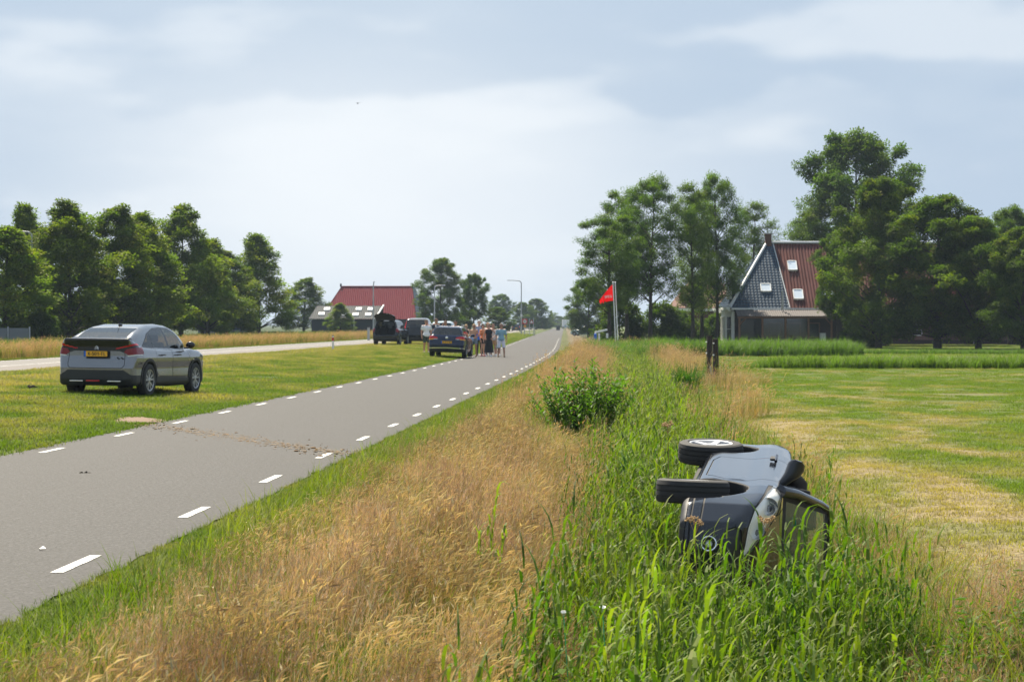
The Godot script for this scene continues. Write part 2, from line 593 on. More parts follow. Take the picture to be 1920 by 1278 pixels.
# triangle soup [positions, normals] of the zero surface of a field
static func nets(f: PackedFloat32Array, nx: int, ny: int, nz: int, o: Vector3, cs: float) -> Array:
	var id := PackedInt32Array()
	id.resize(nx * ny * nz)
	id.fill(-1)
	var vs := PackedVector3Array()
	var ns := PackedVector3Array()
	var sy := nx
	var sz := nx * ny
	var ca := [0, 1, 2, 3, 4, 5, 6, 7, 0, 2, 4, 6]
	for z in nz - 1:
		for y in ny - 1:
			var r := z * sz + y * sy
			for x in nx - 1:
				var i := r + x
				var a0 := f[i]
				var a1 := f[i + 1]
				var a2 := f[i + sy]
				var a3 := f[i + sy + 1]
				var neg := int(a0 < 0.0) + int(a1 < 0.0) + int(a2 < 0.0) + int(a3 < 0.0)
				var a4 := f[i + sz]
				var a5 := f[i + sz + 1]
				var a6 := f[i + sz + sy]
				var a7 := f[i + sz + sy + 1]
				neg += int(a4 < 0.0) + int(a5 < 0.0) + int(a6 < 0.0) + int(a7 < 0.0)
				if neg == 0 or neg == 8:
					continue
				var s := Vector3.ZERO
				var k := 0
				if (a0 < 0.0) != (a1 < 0.0):
					s += Vector3(a0 / (a0 - a1), 0, 0); k += 1
				if (a2 < 0.0) != (a3 < 0.0):
					s += Vector3(a2 / (a2 - a3), 1, 0); k += 1
				if (a4 < 0.0) != (a5 < 0.0):
					s += Vector3(a4 / (a4 - a5), 0, 1); k += 1
				if (a6 < 0.0) != (a7 < 0.0):
					s += Vector3(a6 / (a6 - a7), 1, 1); k += 1
				if (a0 < 0.0) != (a2 < 0.0):
					s += Vector3(0, a0 / (a0 - a2), 0); k += 1
				if (a1 < 0.0) != (a3 < 0.0):
					s += Vector3(1, a1 / (a1 - a3), 0); k += 1
				if (a4 < 0.0) != (a6 < 0.0):
					s += Vector3(0, a4 / (a4 - a6), 1); k += 1
				if (a5 < 0.0) != (a7 < 0.0):
					s += Vector3(1, a5 / (a5 - a7), 1); k += 1
				if (a0 < 0.0) != (a4 < 0.0):
					s += Vector3(0, 0, a0 / (a0 - a4)); k += 1
				if (a1 < 0.0) != (a5 < 0.0):
					s += Vector3(1, 0, a1 / (a1 - a5)); k += 1
				if (a2 < 0.0) != (a6 < 0.0):
					s += Vector3(0, 1, a2 / (a2 - a6)); k += 1
				if (a3 < 0.0) != (a7 < 0.0):
					s += Vector3(1, 1, a3 / (a3 - a7)); k += 1
				s /= k
				id[i] = vs.size()
				vs.push_back(o + (Vector3(x, y, z) + s) * cs)
				var gx := lerpf(lerpf(a1 - a0, a3 - a2, s.y), lerpf(a5 - a4, a7 - a6, s.y), s.z)
				var gy := lerpf(lerpf(a2 - a0, a3 - a1, s.x), lerpf(a6 - a4, a7 - a5, s.x), s.z)
				var gz := lerpf(lerpf(a4 - a0, a5 - a1, s.x), lerpf(a6 - a2, a7 - a3, s.x), s.y)
				ns.push_back(Vector3(gx, gy, gz).normalized())
	var pv := PackedVector3Array()
	var pn := PackedVector3Array()
	for z in range(1, nz - 1):
		for y in range(1, ny - 1):
			var r := z * sz + y * sy
			for x in range(1, nx - 1):
				var i := r + x
				if id[i] < 0:
					continue
				var neg := f[i] < 0.0
				for e in 3:
					var du := sy
					var dv := sz
					var dd := 1
					if e == 1:
						du = 1
						dd = sy
					elif e == 2:
						du = 1
						dv = sy
						dd = sz
					if (f[i + dd] < 0.0) == neg:
						continue
					var q0 := id[i]
					var q1 := id[i - du]
					var q2 := id[i - du - dv]
					var q3 := id[i - dv]
					if q1 < 0 or q2 < 0 or q3 < 0:
						continue
					pv.push_back(vs[q0]); pv.push_back(vs[q1]); pv.push_back(vs[q2])
					pv.push_back(vs[q0]); pv.push_back(vs[q2]); pv.push_back(vs[q3])
					pn.push_back(ns[q0]); pn.push_back(ns[q1]); pn.push_back(ns[q2])
					pn.push_back(ns[q0]); pn.push_back(ns[q2]); pn.push_back(ns[q3])
	return [pv, pn]

func soup_mb(s: Array, col := Color(1, 1, 1)) -> MB:
	var m := MB.new()
	m.col = col
	var p: PackedVector3Array = s[0]
	var q: PackedVector3Array = s[1]
	for i in range(0, p.size(), 3):
		m.tri(p[i], p[i + 1], p[i + 2], q[i], q[i + 1], q[i + 2])
	return m

# cut a soup where the signed value of its corners changes sign: [inside, outside]
static func cut(s: Array, d: PackedFloat32Array) -> Array:
	var ip := PackedVector3Array()
	var iq := PackedVector3Array()
	var op := PackedVector3Array()
	var oq := PackedVector3Array()
	var p: PackedVector3Array = s[0]
	var q: PackedVector3Array = s[1]
	for i in range(0, p.size(), 3):
		var n := int(d[i] < 0.0) + int(d[i + 1] < 0.0) + int(d[i + 2] < 0.0)
		if n == 3:
			for k in 3:
				ip.push_back(p[i + k]); iq.push_back(q[i + k])
		elif n == 0:
			for k in 3:
				op.push_back(p[i + k]); oq.push_back(q[i + k])
		else:
			var a := i
			for k in 3:
				if (d[i + k] < 0.0) == (n == 1):
					a = i + k
			var b := i + (a - i + 1) % 3
			var e := i + (a - i + 2) % 3
			var t := d[a] / (d[a] - d[b])
			var u := d[a] / (d[a] - d[e])
			var pb := p[a].lerp(p[b], t)
			var pe := p[a].lerp(p[e], u)
			var qb := q[a].lerp(q[b], t).normalized()
			var qe := q[a].lerp(q[e], u).normalized()
			var one := [p[a], pb, pe]
			var oneq := [q[a], qb, qe]
			var two := [pb, p[b], p[e], pb, p[e], pe]
			var twoq := [qb, q[b], q[e], qb, q[e], qe]
			if n == 1:
				ip.append_array(PackedVector3Array(one)); iq.append_array(PackedVector3Array(oneq))
				op.append_array(PackedVector3Array(two)); oq.append_array(PackedVector3Array(twoq))
			else:
				op.append_array(PackedVector3Array(one)); oq.append_array(PackedVector3Array(oneq))
				ip.append_array(PackedVector3Array(two)); iq.append_array(PackedVector3Array(twoq))
	return [[ip, iq], [op, oq]]

# ------------------------------------------------------------------ cars
var M := {}

func pv(a: Array) -> PackedVector2Array:
	var r := PackedVector2Array()
	for i in range(0, a.size(), 2):
		r.push_back(Vector2(a[i], a[i + 1]))
	return r

# the closed skin of a car: x across, y up, l from the rear bumper forward
func car_skin(sp: Dictionary) -> Array:
	var cs: float = sp.cell
	var W: float = sp.w
	var nx := int(ceil((2.0 * W + 6.0 * cs) / cs))
	nx += nx % 2
	var ny := int(ceil((sp.h + 6.0 * cs) / cs))
	var nl := int(ceil((sp.len + 6.0 * cs) / cs))
	var o := Vector3(-cs * (nx - 1) * 0.5, -2.5 * cs, -2.5 * cs)
	var hx := nx / 2
	var low: PackedVector2Array = pv(sp.low)
	var up: PackedVector2Array = pv(sp.up)
	var plow := pv(sp.plow)
	var pup := pv(sp.pup)
	var slow := pv(sp.slow)
	var sup := pv(sp.sup)
	plow.push_back(Vector2(-1, plow[plow.size() - 1].y)); plow.push_back(Vector2(-1, plow[0].y))
	pup.push_back(Vector2(-1, pup[pup.size() - 1].y)); pup.push_back(Vector2(-1, pup[0].y))
	var A := PackedFloat32Array()
	var B := PackedFloat32Array()
	for l in nl:
		for y in ny:
			var p := Vector2(o.z + l * cs, o.y + y * cs)
			A.push_back(poly_sd(p, low)); B.push_back(poly_sd(p, up))
	var C := PackedFloat32Array()
	var D := PackedFloat32Array()
	for l in nl:
		for x in hx:
			var p := Vector2((x + 0.5) * cs, o.z + l * cs)
			C.push_back(poly_sd(p, plow)); D.push_back(poly_sd(p, pup))
	var f := PackedFloat32Array()
	f.resize(nx * ny * nl)
	var kl: float = sp.kl
	var ku: float = sp.ku
	var R: float = sp.arch
	var wy: float = sp.wy
	for l in nl:
		var lw: float = o.z + l * cs
		var near: float = sp.lr if absf(lw - sp.lr) < absf(lw - sp.lf) else sp.lf
		for y in ny:
			var yw: float = o.y + y * cs
			var a := A[l * ny + y]
			var b := B[l * ny + y]
			var wl := interp(slow, yw)
			var wu := interp(sup, yw)
			var da := Vector2(lw - near, yw - wy).length() - R
			var base := (l * ny + y) * nx
			for x in hx:
				var xw := (x + 0.5) * cs
				var q: float
				if a > 0.2 and b > 0.2:
					q = minf(a, b)
				else:
					q = smax(smax(a, C[l * hx + x], kl), xw - wl, kl)
					q = smin(q, smax(smax(b, D[l * hx + x], ku), xw - wu, ku), 0.035)
					if da < 0.1:
						q = maxf(q, -maxf(da, sp.well - xw))
				f[base + hx + x] = q
				f[base + hx - 1 - x] = q
	return nets(f, nx, ny, nl, o, cs)

func region_d(s: Array, r: Dictionary) -> PackedFloat32Array:
	var p: PackedVector3Array = s[0]
	var poly: PackedVector2Array = r.poly if r.has("poly") else PackedVector2Array()
	var out := PackedFloat32Array()
	out.resize(p.size())
	var ax: String = r.ax
	var lo: float = r.get("lo", -1e9)
	var hi: float = r.get("hi", 1e9)
	var ring: float = r.get("ring", 0.0)
	var bb := Rect2()
	if poly.size():
		bb = Rect2(poly[0], Vector2.ZERO)
		for q in poly:
			bb = bb.expand(q)
		bb = bb.grow(0.12)
	for i in p.size():
		var v := p[i]
		var q: Vector2
		var w: float
		if ax == "s":
			q = Vector2(v.z, v.y)
			w = absf(v.x)
		elif ax == "r":
			q = Vector2(absf(v.x), v.y)
			w = v.z
		elif ax == "w":
			out[i] = Vector2(v.z - r.l, v.y - r.y).length() - r.rad
			continue
		else:
			q = Vector2(absf(v.x), v.z)
			w = v.y
		if not bb.has_point(q):
			out[i] = 0.1
			continue
		var d := poly_sd(q, poly)
		d -= ring
		out[i] = maxf(d, maxf(lo - w, w - hi))
	return out

func region_in(s: Array, r: Dictionary, ring: float) -> PackedFloat32Array:
	var p: PackedVector3Array = s[0]
	var poly: PackedVector2Array = r.poly
	var out := PackedFloat32Array()
	for v in p:
		var q := Vector2(v.z, v.y) if r.ax == "s" else Vector2(absf(v.x), v.y) if r.ax == "r" else Vector2(absf(v.x), v.z)
		out.push_back(-poly_sd(q, poly) - ring)
	return out

func side_of(s: Array, sign_: float) -> Array:
	var a := PackedVector3Array()
	var b := PackedVector3Array()
	var p: PackedVector3Array = s[0]
	var q: PackedVector3Array = s[1]
	for i in range(0, p.size(), 3):
		if (p[i].x + p[i + 1].x + p[i + 2].x) * sign_ > 0.0:
			for k in 3:
				a.push_back(p[i + k]); b.push_back(q[i + k])
	return [a, b]

func car_mesh(s: Array, length: float, push: float, both := false) -> MB:
	var m := MB.new()
	var p: PackedVector3Array = s[0]
	var q: PackedVector3Array = s[1]
	for i in range(0, p.size(), 3):
		var a := []
		for k in 3:
			var v := p[i + k] + q[i + k] * push
			a.append(Vector3(v.x, v.y, length * 0.5 - v.z))
			a.append(Vector3(q[i + k].x, q[i + k].y, -q[i + k].z))
		m.tri(a[0], a[2], a[4], a[1], a[3], a[5])
	return m

func car_parts(root: Node3D, sp: Dictionary, regions: Array, paint: Material) -> void:
	var s := car_skin(sp)
	var wells := []
	for l in [sp.lr, sp.lf]:
		var c := cut(s, region_d(s, {"ax": "w", "l": l, "y": sp.wy, "rad": sp.arch + 0.012}))
		wells.append(c[0])
		s = c[1]
	for w in wells:
		put("wheel_arch", car_mesh(w, sp.len, 0.0), M.black, root)
	for r in regions:
		if r.has("pts"):
			r.poly = pv(r.pts)
		var c: Array
		if r.has("ring"):
			var w: float = r.ring
			c = cut(s, region_d(s, r))
			var inner := cut(c[0], region_in(c[0], r, w))
			s = [c[1][0] + inner[1][0], c[1][1] + inner[1][1]]
			c = [inner[0], s]
			if inner[0][0].is_empty():
				continue
		else:
			c = cut(s, region_d(s, r))
			s = c[1]
		if r.m == null:
			continue
		if r.get("pair", true):
			for sg in [-1.0, 1.0]:
				var h := side_of(c[0], sg)
				if h[0].size():
					put(r.n, car_mesh(h, sp.len, r.get("push", 0.0)), r.m, root)
				if r.has("back"):
					put("reflector", car_mesh(h, sp.len, r.deep), r.back, root)
		elif c[0][0].size():
			var one := put(r.n, car_mesh(c[0], sp.len, r.get("push", 0.0)), r.m, root)
			if r.has("ring"):
				one.set_meta("kind", "stuff")
	put("body", car_mesh(s, sp.len, 0.0), paint, root)

# a wheel whose axle points along x; s is the outward side
func wheel(root: Node3D, at: Vector3, r: float, w: float, s: float, style := 0, steer := 0.0) -> void:
	var o := Node3D.new()
	o.name = numbered("wheel", root)
	root.add_child(o, true)
	o.position = at
	o.rotation.y = steer
	var xf := Transform3D(Basis(Vector3(0, 0, 1), Vector3(0, 1, 0), Vector3(s, 0, 0)), Vector3.ZERO)
	var t := MB.new()
	var h := w * 0.5
	var prof := [Vector2(r * 0.64, -h * 0.8), Vector2(r * 0.72, -h), Vector2(r * 0.9, -h * 0.98), Vector2(r * 0.97, -h * 0.86)]
	for g in [-0.45, 0.0, 0.45]:
		prof += [Vector2(r, h * (g - 0.06)), Vector2(r - 0.009, h * (g - 0.055)), Vector2(r - 0.009, h * (g + 0.055)), Vector2(r, h * (g + 0.06))]
	prof += [Vector2(r * 0.97, h * 0.86), Vector2(r * 0.9, h * 0.98), Vector2(r * 0.72, h), Vector2(r * 0.67, h * 0.86)]
	t.lathe(prof, xf, 40)
	put("tyre", t, M.tyre, o)
	var d := MB.new()
	d.lathe([Vector2(r * 0.66, -h * 0.8), Vector2(r * 0.6, h * 0.2), Vector2(r * 0.3, h * 0.1), Vector2(0.001, h * 0.1)], xf, 32)
	put("brake_disc", d, M.dark_metal, o)
	var m := MB.new()
	m.lathe([Vector2(r * 0.67, h * 0.86), Vector2(r * 0.66, h * 0.94), Vector2(r * 0.61, h * 0.9), Vector2(r * 0.6, h * 0.3)], xf, 40)
	m.lathe([Vector2(r * 0.16, h * 0.5), Vector2(r * 0.15, h * 0.8), Vector2(0.001, h * 0.84)], xf, 16)
	for k in 5:
		var a := TAU * k / 5.0 + 0.3
		for e in ([-0.13, 0.13] if style == 1 else [0.0]):
			var p0 := Vector2(cos(a + e * 0.6), sin(a + e * 0.6)) * r * 0.1
			var p1 := Vector2(cos(a + e * 2.0), sin(a + e * 2.0)) * r * 0.64
			var sd := (p1 - p0).orthogonal().normalized()
			var w0 := r * (0.05 if style == 1 else 0.11)
			var w1 := r * (0.055 if style == 1 else 0.09)
			var q := [p0 + sd * w0, p0 - sd * w0, p1 - sd * w1, p1 + sd * w1]
			var top := []
			var bot := []
			for v in q:
				top.append(xf * Vector3(v.x, v.y, h * (0.72 if v.length() < r * 0.4 else 0.86)))
				bot.append(xf * Vector3(v.x * 1.02, v.y * 1.02, h * 0.3))
			m.quad(top[0], top[1], top[2], top[3], xf.basis.z)
			for i in 4:
				var j := (i + 1) % 4
				var mid: Vector3 = (top[i] + top[j]) * 0.5 - (top[0] + top[1] + top[2] + top[3]) * 0.25
				m.flat4(top[i], top[j], bot[j], bot[i], mid)
	put("rim", m, M.rim if style != 2 else M.rim_bright, o)

func plate(root: Node3D, at: Vector3, text: String, tilt := 0.0) -> void:
	var o := Node3D.new()
	o.name = numbered("number_plate", root)
	root.add_child(o, true)
	o.position = at
	o.rotation.x = tilt
	var b := MB.new()
	b.box(Vector3(0, 0, 0), Vector3(0.535, 0.125, 0.012), Transform3D(), 0.003)
	put("plate_holder", b, M.black, o)
	b = MB.new()
	b.box(Vector3(0.022, 0, 0.007), Vector3(0.474, 0.108, 0.006))
	put("plate_face", b, M.plate, o)
	b = MB.new()
	b.box(Vector3(-0.237, 0, 0.007), Vector3(0.044, 0.108, 0.006))
	put("plate_band", b, M.blue, o)
	var t := put("lettering", text_mesh(text, 0.1, 0.002), M.ink, o)
	t.position = Vector3(0.022, 0.0, 0.0115)

func mirror(root: Node3D, at: Vector3, s: float, m: Material) -> void:
	var b := MB.new()
	var prof := []
	b.ball(Vector3(s * 0.09, 0.02, 0), Vector3(0.105, 0.075, 0.07), 10)
	b.box(Vector3(-s * 0.01, -0.045, -0.015), Vector3(0.1, 0.035, 0.05), Transform3D(), 0.008)
	var o := put("mirror", b, m, root)
	o.position = at

func seats(root: Node3D, length: float, rows: Array, y: float, w: float) -> void:
	for l in rows:
		for sx in [-1, 1]:
			var b := MB.new()
			var z: float = length * 0.5 - l
			b.box(Vector3(sx * w, y, z - 0.22), Vector3(0.5, 0.16, 0.5), Transform3D(), 0.05)
			b.box(Vector3(sx * w, y + 0.33, z + 0.06), Vector3(0.48, 0.62, 0.13), Transform3D(), 0.05)
			b.box(Vector3(sx * w, y + 0.72, z + 0.09), Vector3(0.25, 0.17, 0.09), Transform3D(), 0.035)
			put("seat", b, M.seat, root)

func rod(root: Node3D, called: String, path: Array, r: float, m: Material, sides := 6) -> void:
	var b := MB.new()
	var rr := []
	for p in path:
		rr.append(r)
	b.tube(path, rr, sides)
	put(called, b, m, root)

func silver_hatchback() -> Node3D:
	var root := thing("parked_car", "silver grey hatchback with black rear spoiler parked on the grass strip left of the road", "car")
	var sp := {"len": 4.36, "w": 0.91, "h": 1.55, "cell": 0.026, "kl": 0.09, "ku": 0.1, "arch": 0.385, "wy": 0.345, "lr": 0.83, "lf": 3.49, "well": 0.55,
		"low": [0.1, 0.24, 0.01, 0.36, 0.0, 0.62, 0.05, 0.7, 0.1, 0.84, 0.1, 1.05, 0.06, 1.2, 0.1, 1.215, 0.5, 1.05, 1.6, 0.99, 3.0, 0.97, 3.3, 1.0, 3.8, 0.95, 4.12, 0.86, 4.3, 0.72, 4.36, 0.55, 4.33, 0.34, 4.2, 0.22, 2.2, 0.2],
		"up": [0.12, 1.0, 0.13, 1.2, 0.32, 1.235, 0.65, 1.35, 1.05, 1.46, 1.5, 1.515, 2.05, 1.53, 2.5, 1.5, 2.75, 1.43, 3.4, 1.02, 3.4, 0.9, 0.5, 0.8],
		"plow": [0.62, 0.0, 0.78, 0.03, 0.86, 0.16, 0.9, 0.5, 0.9, 1.0, 0.885, 2.2, 0.9, 3.2, 0.9, 3.7, 0.84, 4.05, 0.7, 4.27, 0.5, 4.36],
		"pup": [0.66, 0.08, 0.72, 0.3, 0.74, 1.0, 0.77, 2.0, 0.76, 2.8, 0.7, 3.2, 0.55, 3.42],
		"slow": [0.18, 0.83, 0.3, 0.885, 0.42, 0.892, 0.6, 0.88, 0.74, 0.905, 0.82, 0.905, 0.94, 0.875, 1.05, 0.83, 1.22, 0.76],
		"sup": [0.9, 0.84, 1.02, 0.8, 1.3, 0.67, 1.45, 0.58, 1.55, 0.5]}
	var reg := [
		{"n": "rear_window", "m": M.glass, "ax": "t", "pts": [-0.1, 0.30, 0.55, 0.33, 0.535, 0.95, -0.1, 1.0], "lo": 1.18, "pair": false},
		{"n": "spoiler", "m": M.gloss_black, "ax": "t", "pts": [-0.1, -0.1, 0.72, -0.1, 0.7, 0.3, 0.56, 0.33, -0.1, 0.3], "lo": 1.075, "hi": 1.4, "pair": false, "push": 0.006},
		{"n": "rear_light_strip", "m": M.red, "ax": "r", "pts": [0.4, 0.985, 0.42, 1.015, 0.86, 1.125, 0.9, 1.09], "hi": 0.5, "push": 0.012},
		{"n": "rear_light", "m": M.dark_red, "ax": "r", "pts": [0.6, 0.93, 0.66, 1.0, 0.95, 1.05, 0.95, 0.9, 0.7, 0.87], "hi": 0.5, "push": 0.01},
		{"n": "rear_light_base", "m": M.lens, "ax": "r", "pts": [0.66, 0.865, 0.95, 0.9, 0.95, 0.87, 0.7, 0.845], "hi": 0.45, "push": 0.006},
		{"n": "tail_panel", "m": M.gloss_black, "ax": "r", "pts": [-0.1, 1.09, 0.9, 1.09, 0.9, 0.93, 0.6, 0.92, 0.5, 0.955, -0.1, 0.955], "hi": 0.35, "pair": false},
		{"n": "tailgate_gap", "m": M.black, "ax": "r", "pts": [-0.5, 1.3, 0.62, 1.3, 0.62, 0.9, 0.63, 0.66, 0.58, 0.6, -0.5, 0.6], "ring": 0.006, "hi": 0.2, "pair": false, "push": -0.006},
		{"n": "lower_bumper", "m": M.plastic, "ax": "r", "pts": [-0.1, 0.56, 0.62, 0.56, 0.78, 0.46, 1.0, 0.44, 1.0, -0.1, -0.1, -0.1], "hi": 0.35, "pair": false, "push": 0.006},
		{"n": "bumper_vent", "m": M.black, "ax": "r", "pts": [0.84, 0.72, 0.93, 0.7, 0.93, 0.5, 0.89, 0.5, 0.88, 0.68], "hi": 0.42, "push": -0.008},
		{"n": "arch_trim", "m": M.plastic, "ax": "s", "pts": circle(0.83, 0.345, 0.455, -0.2), "lo": 0.5, "push": 0.012},
		{"n": "arch_trim", "m": M.plastic, "ax": "s", "pts": circle(3.49, 0.345, 0.455, -0.2), "lo": 0.5, "push": 0.012},
		{"n": "sill", "m": M.plastic, "ax": "s", "pts": [1.0, 0.1, 1.0, 0.32, 1.3, 0.42, 2.9, 0.38, 3.3, 0.33, 3.3, 0.1], "lo": 0.5, "push": 0.008},
		{"n": "rear_quarter_window", "m": M.glass, "ax": "s", "pts": [0.78, 1.055, 1.28, 1.05, 1.22, 1.33, 1.12, 1.29], "lo": 0.4},
		{"n": "rear_side_window", "m": M.glass, "ax": "s", "pts": [1.32, 1.05, 2.08, 1.03, 2.02, 1.43, 1.6, 1.41, 1.26, 1.345], "lo": 0.4},
		{"n": "front_side_window", "m": M.glass, "ax": "s", "pts": [2.18, 1.025, 3.02, 1.02, 2.72, 1.3, 2.5, 1.41, 2.12, 1.435], "lo": 0.4},
		{"n": "window_trim", "m": M.gloss_black, "ax": "s", "pts": [0.68, 1.03, 3.14, 0.995, 2.76, 1.325, 2.52, 1.45, 2.0, 1.465, 1.58, 1.44, 1.1, 1.32], "lo": 0.4},
		{"n": "windscreen", "m": M.glass, "ax": "t", "pts": [-0.1, 2.78, 0.56, 2.72, 0.66, 3.25, -0.1, 3.42], "lo": 1.0, "pair": false},
		{"n": "rear_door_gap", "m": M.black, "ax": "s", "pts": [1.2, 1.03, 1.22, 0.8, 1.26, 0.5, 1.4, 0.43, 2.14, 0.41, 2.12, 1.02], "ring": 0.006, "lo": 0.5, "hi": 1.0, "push": -0.006},
		{"n": "front_door_gap", "m": M.black, "ax": "s", "pts": [2.15, 1.02, 2.17, 0.41, 3.0, 0.4, 3.12, 0.6, 3.1, 0.98], "ring": 0.006, "lo": 0.5, "push": -0.006},
		{"n": "rear_door", "m": M.silver, "ax": "s", "pts": [1.2, 1.03, 1.22, 0.8, 1.26, 0.5, 1.4, 0.43, 2.14, 0.41, 2.12, 1.02], "lo": 0.5},
		{"n": "front_door", "m": M.silver, "ax": "s", "pts": [2.15, 1.02, 2.17, 0.41, 3.0, 0.4, 3.12, 0.6, 3.1, 0.98], "lo": 0.5},
		{"n": "headlight", "m": M.lamp_glass, "back": M.reflector, "deep": -0.014, "ax": "s", "pts": [3.95, 0.72, 4.05, 0.8, 4.4, 0.72, 4.4, 0.66], "lo": 0.3},
	]
	car_parts(root, sp, reg, M.silver)
	for s in [-1.0, 1.0]:
		wheel(root, Vector3(s * 0.79, 0.345, 2.18 - 0.83), 0.345, 0.2, s, 1)
		wheel(root, Vector3(s * 0.79, 0.345, 2.18 - 3.49), 0.345, 0.2, s, 1)
		mirror(root, Vector3(s * 0.85, 1.06, 2.18 - 2.98), s, M.gloss_black)
		for l in [1.42, 2.33]:
			rod(root, "door_handle", [Vector3(s * 0.905, 0.87, 2.18 - l), Vector3(s * 0.925, 0.875, 2.18 - l - 0.1), Vector3(s * 0.905, 0.87, 2.18 - l - 0.2)], 0.016, M.gloss_black)
	seats(root, 4.36, [1.35, 2.3], 0.5, 0.36)
	plate(root, Vector3(0.0, 0.895, 2.15), "K-501-TL", 0.0)
	# the emblem: two chevrons
	for k in 2:
		var b := MB.new()
		var y := 1.0 + k * 0.034
		for s in [-1.0, 1.0]:
			b.box(Vector3.ZERO, Vector3(0.062, 0.014, 0.012), Transform3D(Basis(Vector3(0, 0, 1), -s * 0.72), Vector3(s * 0.022, y, 2.105)), 0.003)
		put("emblem", b, M.chrome, root)
	for k in 2:
		var b := MB.new()
		b.box(Vector3((k * 2 - 1) * 0.42, 0.33, 2.175), Vector3(0.3, 0.022, 0.012), Transform3D(), 0.004)
		put("bumper_strip", b, M.chrome, root)
	var b := MB.new()
	b.box(Vector3(-0.05, 0.335, 2.178), Vector3(0.3, 0.028, 0.012), Transform3D(), 0.004)
	put("fog_light", b, M.red, root)
	b = MB.new()
	b.box(Vector3(0.48, 0.815, 2.125), Vector3(0.03, 0.03, 0.008))
	b.box(Vector3(0.57, 0.815, 2.125), Vector3(0.05, 0.022, 0.008))
	put("model_badge", b, M.dark_metal, root)
	b = MB.new()
	b.ball(Vector3(0.0, 1.505, 2.18 - 1.3), Vector3(0.035, 0.03, 0.09), 6)
	put("antenna_base", b, M.gloss_black, root)
	rod(root, "antenna", [Vector3(0, 1.52, 2.18 - 1.28), Vector3(0, 1.66, 2.18 - 1.02)], 0.006, M.black)
	return root

func circle(cx: float, cy: float, r: float, cut_y: float) -> Array:
	var a := []
	for k in 28:
		var t := TAU * k / 28.0
		a.append(cx + cos(t) * r)
		a.append(maxf(cut_y, cy + sin(t) * r))
	return a

